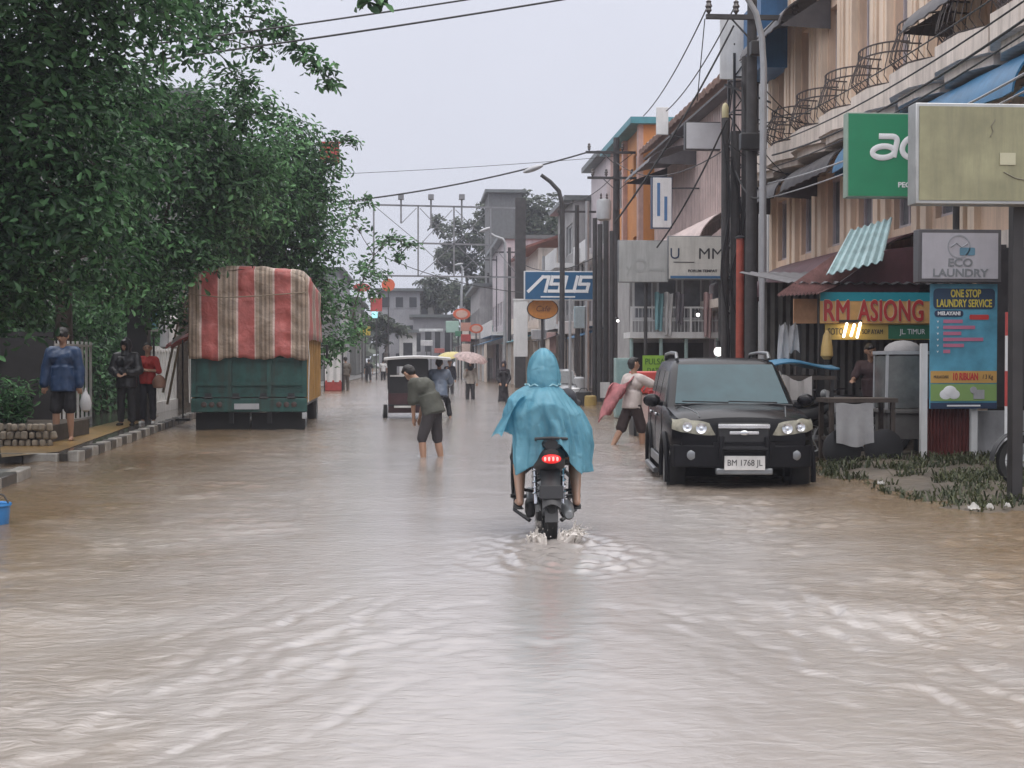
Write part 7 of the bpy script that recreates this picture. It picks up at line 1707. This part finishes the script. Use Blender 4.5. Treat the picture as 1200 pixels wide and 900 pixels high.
# ---- woman in red
pj = Pose(armL=((-.35, .25, -1), (1, .55, .12)), armR=((.35, .25, -1), (-1, .6, .05)), head=(0, -10), female=True)
wx_, wy_ = px_at(173, 29), 29.0
person((wx_, wy_, .12), R(178), pj, "woman in a bright red top with folded arms standing by the gate pillar", 1.66, shirt=cloth("bright_red", (.36, .028, .022)), trousers=cloth("dark_trousers", (.018, .018, .024)), sleeve=1.15, leg=1.85, hair='bun', shoes=m_white, loose=.02)
k = MB(); k.lathe([(.02, -.14), (.13, -.12), (.15, 0), (.10, .10), (.03, .15)], (wx_ + .27, wy_ - .16, 1.02), n=12); tag(k.build("handbag", mat("tan_bag", (.24, .13, .09), .5)), "tan handbag hanging at the elbow of the woman in red", "bag")
# ---- stooping wader
pj = Pose(lean=20, curve=26, head=(6, 10), armL=((.10, .12, -1), (.30, .12, -1)), armR=((-.05, .10, -1), (-.30, .10, -1)), legL=((-.10, .28, -1), (-.03, -.10, -1)), legR=((.12, -.02, -1), (.06, -.18, -1)))
person((px_at(507, 20.5), 20.5, -.22), R(62), pj, "barefoot man in a grey green shirt and dark shorts stooping forward as he wades", 1.72, shirt=cloth("grey_green", (.072, .074, .062)), trousers=cloth("dark_grey_shorts", (.045, .04, .043)), sleeve=.9, leg=1.08, hair='short', loose=.035)
# ---- tricycle driver in a pale translucent raincoat
tx_ = px_at(478, 33.8)
pj = Pose(lean=14, armL=((-.3, .6, -.8), (.0, 1, -.25)), armR=((.3, .6, -.8), (.0, 1, -.25)), legL=((-.3, .9, -.5), (-.05, -.1, -1)), legR=((.34, .75, -.75), (.15, -.45, -1)), head=(0, 5), pelvis_z=.92)
person((tx_ + .80, 34.05, -.22), 0, pj, "tricycle driver in a blue grey rain jacket and black cap, seen from behind", 1.70, shirt=cloth("blue_grey_raincoat", (.15, .19, .26), rough=.35), trousers=cloth("black_trousers", (.014, .014, .016)), sleeve=1.9, leg=1.8, hair='cap', coat=True, loose=.05, shoes=m_rub)
# ---- woman with patterned umbrella, woman in black, figure with yellow umbrella
pj = Pose(armL=((-.25, .1, -1), (-.1, .4, -1)), armR=((.25, .3, -1), (-.3, .6, .9)), head=(5, 0), female=True)
ux, uy = px_at(551, 50), 50.0
person((ux, uy, -.25), R(180), pj, "woman in a pale top and black headscarf wading under the patterned umbrella", 1.62, shirt=cloth("pale_cream", (.42, .38, .34)), trousers=cloth("charcoal", (.035, .033, .035)), sleeve=1.9, leg=1.9, hair='scarf', hairm=cloth("black_scarf", (.02, .018, .02)), voxel=.016)
um = mat("floral_umbrella", (.30, .215, .205), .5, var=.55, scale=9)
umbrella((ux + .05, uy - .15, 1.72), .66, um, "open dusty pink patterned umbrella held over the wading woman", tilt=(14, 10), shaft=.62)
pj = Pose(armL=((-.2, .2, -1), (.3, .4, -.6)), armR=((.2, .2, -1), (-.2, .5, -.5)), head=(8, 10), female=True)
person((px_at(590, 47), 47, -.25), R(180), pj, "woman in a long black dress and dark headscarf wading beside the poncho rider", 1.62, dress=cloth("black_dress", (.022, .020, .024)), hair='scarf', hairm=cloth("dark_scarf", (.045, .035, .045)), voxel=.016)
pj = Pose(armL=((-.2, .1, -1), (0, .3, -1)), armR=((.25, .3, -1), (-.3, .6, .9)), head=(5, 0))
yx, yy = px_at(527, 58), 58.0
person((yx, yy, -.25), R(185), pj, "person in dark clothes under the yellow umbrella beyond the tricycle", 1.66, shirt=cloth("dark_navy", (.03, .032, .045)), trousers=cloth("charcoal", (.035, .033, .035)), sleeve=1.9, leg=1.9, voxel=.018)
umbrella((yx, yy - .1, 1.80), .58, mat("yellow_umbrella", (.44, .37, .14), .5), "yellow open umbrella beyond the tricycle roof", tilt=(10, -6), shaft=.62)
# ---- far walkers
pj = Pose(legL=WALK_L, legR=WALK_R)
person((px_at(432, 92), 92, -.25), R(10), pj, "distant walker dressed all in black in the middle of the flooded street", 1.72, shirt=cloth("black_shirt", (.016, .016, .018)), trousers=cloth("black_trousers", (.014, .014, .016)), sleeve=.8, leg=1.5, voxel=.022, group=None)
pj = Pose(armL=((-.2, .2, -1), (.1, .5, -.6)))
person((px_at(449, 98), 98, -.25), R(0), pj, "distant walker in a white top and dark trousers", 1.66, shirt=cloth("white_top", (.55, .55, .56)), trousers=cloth("black_trousers", (.014, .014, .016)), sleeve=.8, leg=1.8, voxel=.022)
pj = Pose(armL=((-.2, .1, -1), (.1, .6, -.5)), armR=((.2, .1, -1), (0, .5, -.8)), head=(10, 0))
person((px_at(405, 66), 66, -.2), R(20), pj, "man in grey brown clothes standing by the white stall behind the truck", 1.74, shirt=cloth("grey_brown", (.12, .105, .09)), trousers=cloth("brown_grey", (.10, .09, .08)), sleeve=1.6, leg=1.9, hair='cap', voxel=.018)
# ---- walking man with a bundle, right side
bx_, by_ = px_at(741, 23.3), 23.3
pj = Pose(lean=4, head=(-4, 10), armL=((-.45, -.15, -1), (-.5, -.2, -.8)), armR=((.35, .8, -.45), (.2, 1, .15)), legL=((-.03, -.42, -1), (-.02, -.60, -1)), legR=((.04, .32, -1), (.02, .02, -1)), twist=0)
person((bx_, by_, -.22), R(-62), pj, "man in a white T-shirt and dark shorts wading beside the black car", 1.70, shirt=cloth("off_white", (.50, .44, .42)), trousers=cloth("brown_black_shorts", (.035, .022, .022)), sleeve=.75, leg=.98, hair='short', loose=.028)
k = MB(); b0 = P(722, 470, 23.2)
k.sheet(lambda u, v: (b0.x - .30 + .52 * u * (1 - .25 * v) + .16 * (1 - v), b0.y + .10 * math.sin(u * 7 + v * 3), b0.z + .24 - .20 * u * 0 - (.62 - .22 * u) * v + .18 * u + .05 * math.sin(u * 9)), 16, 14, .02)
tag(k.build("cloth_bundle", mat("pink_red_cloth", (.36, .13, .14), .7, var=.4, scale=6, bump=.4)), "pink and red cloth bundle trailing from the walking man's hand", "bundle")
# ---- stall keeper
pj = Pose(lean=10, head=(14, -30), armL=((-.3, .5, -1), (.1, 1, -.1)), armR=((.3, .5, -1), (-.1, 1, -.1)))
person((px_at(1022, 20.9), 20.9, .08), R(150), pj, "stall keeper in a dark shirt standing in the shade between the carts", 1.62, shirt=cloth("dark_maroon_shirt", (.055, .03, .032)), trousers=cloth("charcoal", (.035, .033, .035)), sleeve=.8, leg=1.9, hair='short')
# ================================================================== the poncho rider
def rider():
    pz = .785
    pj = Pose(lean=6, side=-4, head=(2, 0), armL=((-.30, .6, -.75), (.0, 1, .05)), armR=((.30, .6, -.75), (-.0, 1, .05)), legL=((-.36, .90, -.14), (.0, -.62, -.85)), legR=((.36, .90, -.14), (.0, -.62, -.85)), pelvis_z=pz + .02)
    skin = mat("wet_brown_skin", (.40, .24, .17), .35, var=.08)
    root = person((MBX, MBY - .02, -.07), R(-2), pj, "motorbike rider wrapped in a billowing sky blue plastic rain poncho with the hood up", 1.68, skin=skin, shirt=cloth("dark_under_shirt", (.03, .032, .04)), trousers=cloth("black_shorts", (.014, .014, .017)), sleeve=.8, leg=1.1, hair='short', voxel=.011)
    for i in (0, 1):
        k = MB(); k.capsule(pj.an[i] - V3((0, .06, .085)), pj.toe[i] + V3((0, .02, -.034)), .032, .036); zt_ = min(pj.toe[i].z, pj.an[i].z - .05) - .035; k.v = [(x, y, zt_ + (.009 if z > zt_ + .02 else -.009)) for x, y, z in k.v]; k.build("sandal", m_rub, root)
    m = bpy.data.materials.new("blue_poncho_plastic"); m.use_nodes = True
    nt = m.node_tree; b = nt.nodes["Principled BSDF"]; L = nt.links
    tc = nd(nt, "ShaderNodeTexCoord"); n = nd(nt, "ShaderNodeTexNoise", Scale=5.0, Detail=4.0); L.new(tc.outputs["Object"], n.inputs["Vector"])
    cr = nd(nt, "ShaderNodeValToRGB"); cr.color_ramp.elements[0].color = (.15, .41, .525, 1); cr.color_ramp.elements[1].color = (.34, .65, .76, 1); L.new(n.outputs["Fac"], cr.inputs["Fac"]); L.new(cr.outputs["Color"], b.inputs["Base Color"])
    b.inputs["Roughness"].default_value = .2
    n2 = nd(nt, "ShaderNodeTexNoise", Scale=11.0, Detail=5.0, Distortion=.8); L.new(tc.outputs["Object"], n2.inputs["Vector"])
    bp = nd(nt, "ShaderNodeBump", Strength=.75, Distance=.035); L.new(n2.outputs["Fac"], bp.inputs["Height"]); L.new(bp.outputs["Normal"], b.inputs["Normal"])
    t = nd(nt, "ShaderNodeBsdfTranslucent"); L.new(cr.outputs["Color"], t.inputs["Color"]); mx = nd(nt, "ShaderNodeMixShader"); mx.inputs[0].default_value = .42
    L.new(b.outputs[0], mx.inputs[1]); L.new(t.outputs[0], mx.inputs[2])
    tp = nd(nt, 'ShaderNodeBsdfTransparent'); tp.inputs[0].default_value = (.55, .85, .95, 1); m3 = nd(nt, 'ShaderNodeMixShader'); m3.inputs[0].default_value = .34
    L.new(mx.outputs[0], m3.inputs[1]); L.new(tp.outputs[0], m3.inputs[2]); L.new(m3.outputs[0], nt.nodes["Material Output"].inputs["Surface"])
    # keyed by angle (0 = right, 90 = ahead, 180 = left, 270 = back): hem height, hem reach sideways, mid reach
    keys = [(0, .64, .37, .36), (35, .70, .40, .38), (90, .86, .50, .48), (145, .92, .44, .40), (170, .98, .42, .36), (190, .97, .405, .34), (203, .95, .40, .33), (210, .74, .385, .33), (222, .60, .36, .31), (240, .68, .33, .29), (258, .84, .33, .28), (278, .87, .33, .28), (297, .72, .33, .29), (312, .61, .35, .31), (330, .61, .34, .33), (345, .62, .36, .35), (360, .64, .37, .36)]
    def key(a):
        a = a % 360
        for (a0, *v0), (a1, *v1) in zip(keys[:-1], keys[1:]):
            if a0 <= a <= a1: t = (a - a0) / (a1 - a0); return [lerp(p_, q_, t) for p_, q_ in zip(v0, v1)]
    zn = 1.365; NU, NV = 150, 44; hxp = pj.neck.x * 1.0 - .02; hyp = pj.neck.y - .01
    V = []; F = []
    for i in range(NU):
        a = 360 * i / NU; hem, rh, rm = key(a); ca, sa = math.cos(R(a)), math.sin(R(a))
        for j in range(NV + 1):
            t = j / NV; z = lerp(zn, hem, t ** .92)
            if t < .14: r = lerp(.09, .245, (t / .14) ** .7)
            elif t < .30: r = lerp(.245, .325, (t - .14) / .16)
            elif t < .55: r = lerp(.325, rm + .02, ((t - .30) / .25))
            else: r = lerp(rm + .02, rh + .02, (t - .55) / .45)
            ft = min(1, t * 1.6)
            r *= 1 + ft * (.06 * mnoise.noise(Vector((ca * 4.6, sa * 4.6, t * .8))) * 1.6 + .05 * mnoise.noise(Vector((ca * 9, sa * 9, 4 + t * 1.2))) * 1.5) + .14 * ft * mnoise.noise(Vector((ca * 2.1, sa * 2.1, z * 2.3))) + .05 * mnoise.noise(Vector((ca * 5, sa * 5, z * 4.5)))
            r += ft * .075 * (.28 - abs(mnoise.noise(Vector((ca * 3.3, sa * 3.3, t * 1.6 + 11))))) + ft * .03 * (.25 - abs(mnoise.noise(Vector((ca * 7.5, sa * 7.5, t * 2.5 + 5)))))
            sx = .94; sy = .80 if sa > 0 else .86
            cx = lerp(hxp, .015, min(1, t * 1.4)); cy = lerp(hyp, .06 if sa < 0 else .20, min(1, t * 1.3))
            x_ = cx + r * ca * sx; y_ = cy + r * sa * sy; z_ = z + .02 * ft * mnoise.noise(Vector((ca * 4, sa * 4, 7 + t * 3)))
            if sa < 0: y_ += .0
            V.append((x_, y_, z_))
    for i in range(NU):
        for j in range(NV):
            a_, b_ = i * (NV + 1) + j, ((i + 1) % NU) * (NV + 1) + j; F.append((a_, b_, b_ + 1, a_ + 1))
    me = bpy.data.meshes.new("poncho"); me.from_pydata(V, [], F); me.materials.append(m); me.polygons.foreach_set("use_smooth", [True] * len(F))
    o = bpy.data.objects.new("poncho", me); COL.objects.link(o); o.parent = root; sd = o.modifiers.new("thick", 'SOLIDIFY'); sd.thickness = .003
    # left arm flap hanging separately from the poncho's side
    k = MB(); k.sheet(lambda u, v: (-.22 - .24 * v ** .8 + .05 * math.sin(u * 5 + v * 2) * v + .03 * u, lerp(-.16, .30, u) - .02, 1.27 - .34 * v ** 1.2 + .02 * math.sin(u * 9) * v - .02 * (u - .5) ** 2), 18, 14, .003)
    k.build("sleeve_flap", m, root, smooth=60)
    # hood: gathered at the neck, peaked at the top
    V = []; F = []; NU = 48
    prof = [(.150, 1.325), (.150, 1.36), (.150, 1.40), (.146, 1.45), (.139, 1.505), (.122, 1.56), (.094, 1.61), (.056, 1.648), (.016, 1.668)]
    for i in range(NU):
        a = 2 * math.pi * i / NU
        for r, z in prof:
            q = r * (1 + .06 * math.sin(a * 7 + z * 9) * (1 if z < 1.5 else .7) + .24 * mnoise.noise(Vector((math.cos(a) * 2, math.sin(a) * 2, z * 6))))
            V.append((pj.head.x - .005 + q * math.cos(a) * .93, pj.head.y - .005 + q * math.sin(a) * 1.08 + (.02 if math.sin(a) > 0 else 0), z + .0))
    n_ = len(prof)
    for i in range(NU):
        if 8 < i < 16:   # face opening ahead
            js = [0, 1, 5, 6, 7]
        else: js = range(n_ - 1)
        for j in js: a_, b_ = i * n_ + j, ((i + 1) % NU) * n_ + j; F.append((a_, b_, b_ + 1, a_ + 1))
    me = bpy.data.meshes.new("hood"); me.from_pydata(V, [], F); me.materials.append(m); me.polygons.foreach_set("use_smooth", [True] * len(F))
    o = bpy.data.objects.new("hood", me); COL.objects.link(o); o.parent = root; sd = o.modifiers.new("thick", 'SOLIDIFY'); sd.thickness = .003; ss = o.modifiers.new("ss", 'SUBSURF'); ss.levels = 1; ss.render_levels = 1
    k = MB(); k.tube([(pj.head.x - .01 + .147 * math.cos(a) * (1 + .05 * math.sin(a * 15)), pj.head.y - .01 + .157 * math.sin(a) * (1 + .05 * math.sin(a * 15)), 1.352 + .008 * math.sin(a * 11)) for a in np.linspace(0, 2 * math.pi, 60)], .006, 5); k.build("neck_gather", mat("pale_blue_gather", (.28, .50, .56), .4), root)
    return root
rider()
# ================================================================== empty billboard frame on its mast
m_fr = mat("grey_steel_frame", (.22, .225, .24), .5, metal=.3)
bf = empty("billboard_frame", (0, 71, 0), 0, "large empty steel billboard frame with three lamp arms cantilevered from a thick mast", "billboard frame")
pf = lambda px, py: (P(px, py, 71).x, 0, P(px, py, 71).z)
k = MB(); k.beam((P(610, 0, 71).x, .2, -.3), (P(610, 0, 71).x, .2, P(610, 232, 71).z), .55, .55); k.build("mast", m_pole, bf, smooth=0)
k = MB()
for a, b in (((438, 240), (614, 244)), ((438, 323), (614, 325)), ((438, 240), (438, 323)), ((490, 241), (490, 324)), ((532, 242), (532, 324)), ((575, 243), (575, 325)), ((490, 285), (575, 287))): k.beam(pf(*a), pf(*b), .085, .085)
k.build("frame", m_fr, bf, smooth=0)
k = MB()
for a, b in (((442, 244), (490, 284)), ((488, 244), (470, 262)), ((492, 244), (530, 284)), ((530, 246), (495, 284)), ((492, 286), (530, 322)), ((530, 288), (492, 322)), ((534, 246), (572, 284)), ((572, 246), (536, 284)), ((536, 288), (572, 322)), ((572, 288), (536, 322)), ((578, 288), (606, 322))): k.beam(pf(*a), pf(*b), .035, .035)
k.build("bracing", m_fr, bf, smooth=0)
for px, y0 in ((470, 262), (505, 268), (541, 262)):
    k = MB(); a, b = P(px, y0, 71), P(px, 234, 71); k.beam((a.x, -.15, a.z), (b.x, -.15, b.z), .09, .09); k.box((b.x, -.3, b.z + .1), (.3, .5, .25)); k.build("lamp_arm", m_fr, bf, smooth=0)
# ================================================================== signs on the far left side
def far_sign(px, py, w_, h_, Y, m, label, kind='box', pole=True, cat="sign", text=None, tm=None):
    c = P(px, py, Y); root = empty("shop_sign", (c.x, Y, 0), 0, label, cat)
    k = MB()
    if kind == 'box': k.box((0, 0, c.z), (w_, .2, h_)); k.build("board", m, root, bevel=.03)
    else: k.lathe([(.02, 0), (.5, 0), (.5, .2), (.02, .2)], (0, -.1, 0), (0, 1, 0), 24); k.xf(Matrix.Translation((0, 0, c.z)) @ Matrix.Diagonal((w_, 1, h_, 1))); k.build("board", m, root)
    if kind == 'ring':
        q = MB(); q.lathe([(.34, 0), (.34, .03), (.02, .03)], (0, -.1, 0), (0, -1, 0), 24); q.xf(Matrix.Translation((0, 0, c.z)) @ Matrix.Diagonal((w_, 1, h_, 1))); q.build("inner_disc", mat("pale_sign_centre", (.60, .40, .33), .4), root)
    if pole: q = MB(); q.beam((0, .16, -.3), (0, .16, c.z), .09, .09); q.build("post", m_pole, root, smooth=0)
    if text: tex("lettering", text, h_ * .5, (0, -.12, c.z), UP, tm or m_wl, root, maxw=w_ * .7)
    return root
m_ored = col("orange_red_sign", (.60, .12, .05)); m_cy = mat("lit_cyan_panel", (.3, .7, .75), .4, emit=(.45, .9, .95), estr=.8)
far_sign(424, 337, 1.25, .62, 98, m_red, "worn red oval sign among the leaves on the far left", 'oval')
far_sign(455, 334, 1.0, .95, 100, m_ored, "round orange red sign at the edge of the far left trees", 'oval')
far_sign(441, 357, .85, 1.0, 99, m_red, "upright red sign box on the far left beneath the round sign")
far_sign(439, 369, .42, .46, 98.7, m_cy, "small lit cyan panel under the red sign box", pole=False)
far_sign(428, 388, .75, .62, 97, col("sign_yellow", (.50, .38, .06)), "small yellow shop sign low on the far left")
# far right cluster
far_sign(541, 368, 1.25, .80, 95, m_ored, "orange ring sign at the top of the far sign cluster", 'ring')
far_sign(558, 385, .95, .66, 93, m_ored, "smaller orange ring sign beside the sign cluster", 'ring')
far_sign(546, 383, .72, .60, 95, col("salmon_sign", (.50, .26, .20)), "salmon pink sign box below the orange ring sign", pole=False)
far_sign(546, 396, .70, .52, 95, m_red, "dull red sign box in the middle of the far sign cluster", pole=False)
far_sign(546, 408, .60, .62, 95, col("pale_pink_sign", (.58, .45, .40)), "pale pink sign box lowest in the far sign cluster", pole=False)
far_sign(530, 383, .95, .85, 99, col("mint_sign", (.34, .50, .44)), "mint green sign board left of the orange ring signs")
far_sign(537, 391, .45, .40, 98, col("bottle_green", (.06, .20, .12)), "small dark green sign below the mint green board")
# small hanging signs and boards along the far right pavement
for px, py, w_, h_, Y, c_, lab in [(632, 392, .9, .55, 74, (.52, .52, .54), "white hanging board behind the orange oval sign"), (646, 402, .5, 1.1, 70, (.45, .30, .28), "dusty pink upright banner behind the orange oval sign"), (584, 398, .9, .6, 90, (.50, .50, .52), "pale board hanging beside the smaller orange ring sign"), (573, 412, .6, .9, 92, (.42, .36, .33), "beige upright board low beside the far poles"), (664, 384, .8, .6, 62, (.55, .55, .57), "white board under the right end of the blue sign board"), (679, 372, .5, 1.0, 60, (.30, .40, .46), "grey blue upright banner beside the pole cluster"), (651, 306, 1.0, .7, 78, (.40, .20, .17), "brick red board above the blue sign board"), (683, 300, .9, .8, 66, (.60, .60, .62), "white board high beside the pole cluster"), (500, 402, 1.1, .5, 120, (.55, .55, .57), "white shop board at the end of the street beside the kiosk"), (515, 411, .9, .4, 118, (.45, .14, .12), "small red board low at the end of the street"), (505, 387, 2.2, .25, 122, (.55, .58, .60), "long pale fascia board at the end of the street")]:
    far_sign(px, py, w_, h_, Y, mat("board_%d_%d" % (px, py), c_, .5, streak=.35), lab, cat="sign board")
# white stall behind the truck
wx0 = P(391, 421, 64).x
ws = empty("white_stall", (wx0, 64, -.2), 0, "small white draped stall with a red base behind the truck", "stall")
k = MB(); k.sheet(lambda u, v: (lerp(-.42, .42, u), -.3 + .04 * math.sin(u * 16), lerp(2.35, .62, v)), 16, 6, .02); k.build("drape", m_wht, ws)
k = MB(); k.box((0, 0, .45), (.8, .6, .5)); k.build("base", m_red, ws, bevel=.02)
k = MB()
for x in (-.42, .42):
    for y in (-.3, .3): k.beam((x, y, 0), (x, y, 2.4), .05, .05)
k.build("posts", m_black, ws, smooth=0)
k = MB(); k.sheet(lambda u, v: (lerp(-.6, .6, u), lerp(-.6, .5, v), 2.45 + .12 * v), 4, 4, .04); k.build("roof", m_dkaw, ws)
# vessels and goods beside the pole cluster
for i, (px, Y, r, h_, m_, lab) in enumerate([(672, 44, .24, .62, m_wht, "white plastic drum standing beside the thin white pole"), (684, 43.5, .28, .52, m_dk, "dark lidded drum beside the white plastic drum"), (692, 43, .20, .40, mat("yellow_tan_drum", (.40, .29, .10), .5), "small tan bucket at the foot of the pole cluster"), (679, 45, .2, .95, m_grey, "tall grey gas bottle behind the drums")]):
    root = empty("plastic_drum" if i < 3 else "gas_bottle", (P(px, 421, Y).x, Y, -.1), 0, lab, "drum" if i < 3 else "gas bottle", "goods beside the pole cluster")
    k = MB(); k.lathe([(r * .9, -.2), (r, -.15), (r * 1.02, h_ * .4), (r * .95, h_), (r * .7, h_ * 1.05), (.02, h_ * 1.06)], n=16); k.build("body", m_, root)
    k = MB(); k.tube([(r * .5, 0, h_ * 1.05), (r * .3, 0, h_ * 1.05 + .10), (-r * .3, 0, h_ * 1.05 + .10), (-r * .5, 0, h_ * 1.05)], .015, 5); k.build("handle", m_black, root)
k = MB(); c = P(709, 457, 44); k.sheet(lambda u, v: (c.x + (u - .5) * .32, 44.0 + .01 * math.sin(u * 6), c.z + (v - .5) * .52), 6, 4, .01); tag(k.build("paper_notice", m_wht), "white paper notice fixed low on the pole cluster", "notice")
# ================================================================== the end of the street
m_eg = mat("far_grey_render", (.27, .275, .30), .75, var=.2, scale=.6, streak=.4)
def end_building(name, px0, px1, pyt, Y, D, mw, label, mr=m_roofg, rows=2, cols=3):
    a, b = P(px0, pyt, Y), P(px1, pyt, Y); root = empty(name, ((a.x + b.x) / 2, Y, -.3), 0, label, "building"); w_ = b.x - a.x; h = a.z + .3
    k = MB(); k.bx(-w_ / 2, w_ / 2, 0, D, 0, h); k.build("wall", mw, root, smooth=0)
    k = MB(); k.bx(-w_ / 2 - .4, w_ / 2 + .4, -.5, D + .4, h + .002, h + .3); k.build("roof", mr, root, smooth=0)
    for r in range(rows):
        for c in range(cols):
            x = -w_ / 2 + w_ * (c + .5) / cols; z = h * (r + .6) / rows
            f = MB(); f.box((x, -.03, z), (w_ / cols * .62, .08, h / rows * .42)); fo = f.build("window", mw, root, smooth=0)
            g_ = MB(); g_.box((x, -.06, z), (w_ / cols * .54, .06, h / rows * .36)); g_.build("pane", m_glassd, fo, smooth=0)
    return root
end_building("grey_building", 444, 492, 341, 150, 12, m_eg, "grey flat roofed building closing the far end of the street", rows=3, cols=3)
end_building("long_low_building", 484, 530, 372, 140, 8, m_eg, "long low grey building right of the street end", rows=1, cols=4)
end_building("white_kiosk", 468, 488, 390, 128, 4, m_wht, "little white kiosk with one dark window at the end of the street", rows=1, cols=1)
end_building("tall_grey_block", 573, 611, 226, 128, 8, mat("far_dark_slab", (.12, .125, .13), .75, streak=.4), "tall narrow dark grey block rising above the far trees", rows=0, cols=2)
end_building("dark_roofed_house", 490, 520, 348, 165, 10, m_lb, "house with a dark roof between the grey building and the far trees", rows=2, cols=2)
# left row beyond the trees
for i, (y0, y1, x, h, lab) in enumerate([(86, 100, -6.4, 6.5, "low grey shop in the far left row behind the sparse tree"), (101, 118, -6.0, 8.2, "taller pale shop in the far left row"), (119, 138, -5.5, 6.8, "last grey shop of the far left row")]):
    block("shop_building", x - 9, x, y0, y1, h, lab, [m_lb, m_eg, m_lb][i], m_roofg, [((y0 + y1) / 2 - 3, 5, 2.2, 1.4), ((y0 + y1) / 2 + 3, 5, 2.2, 1.4), ((y0 + y1) / 2, 1.4, 3, 2.2)])
def kerb_far(): pass
g = MB(); g.prism([(-5.86, 36.003), (-5.3, 66), (-4.6, 90), (-4.2, 150), (-6.1, 150), (-6.05, 60), (-5.95, 36.003)], 'z', -.34, .08); g.build("pavement", m_pave2, smooth=0, kind="structure")
GF = "tall trees behind the far right row"
def far_tree(px, py, rp, Y, seed, label, zb=0):
    k = Y / 1560.; c = P(px, py, Y); r = rp * k; rs = np.random.RandomState(seed); lob = [(tuple(c), (r * .62, r * .62, r * .62), 1)]
    for _ in range(9):
        d = rs.normal(0, 1, 3); d /= np.linalg.norm(d); lob.append((tuple(np.array(c) + d * r * np.array([.72, .6, .66])), (r * .42, r * .42, r * .38), 1))
    base = (c.x, Y, -.3)
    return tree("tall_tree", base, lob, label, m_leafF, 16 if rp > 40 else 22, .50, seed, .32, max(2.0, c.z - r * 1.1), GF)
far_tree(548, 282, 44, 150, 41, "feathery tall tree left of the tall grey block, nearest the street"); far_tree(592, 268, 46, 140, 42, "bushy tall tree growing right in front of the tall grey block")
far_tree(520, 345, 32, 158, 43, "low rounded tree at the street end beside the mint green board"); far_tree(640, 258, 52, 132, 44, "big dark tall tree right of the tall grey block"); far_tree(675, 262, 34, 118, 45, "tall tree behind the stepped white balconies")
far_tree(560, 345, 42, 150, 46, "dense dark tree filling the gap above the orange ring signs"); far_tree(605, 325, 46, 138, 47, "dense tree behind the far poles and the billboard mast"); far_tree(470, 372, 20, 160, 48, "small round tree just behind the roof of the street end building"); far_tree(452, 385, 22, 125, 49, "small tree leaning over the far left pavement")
def ridge(u, v):
    x = lerp(-140, 140, u); return (x, 215 + 10 * v, -.5 + v * (8 + 2.5 * mnoise.noise(Vector((x * .05, 0, 2))) + 1.2 * mnoise.noise(Vector((x * .25, 1, 2)))))
rs = np.random.RandomState(9); n = 9000; u = rs.rand(n); v = rs.rand(n) ** .7
p_ = np.array([ridge(a, b) for a, b in zip(u, v)]) + rs.normal(0, .5, (n, 3))
Vv, Ff = leaves_mesh(p_, np.tile([0, -.6, .8], (n, 1)), 1.6, rs, wid=.8)
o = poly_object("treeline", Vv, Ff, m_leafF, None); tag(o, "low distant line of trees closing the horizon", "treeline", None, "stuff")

bpy.data.scenes.remove(_TS)
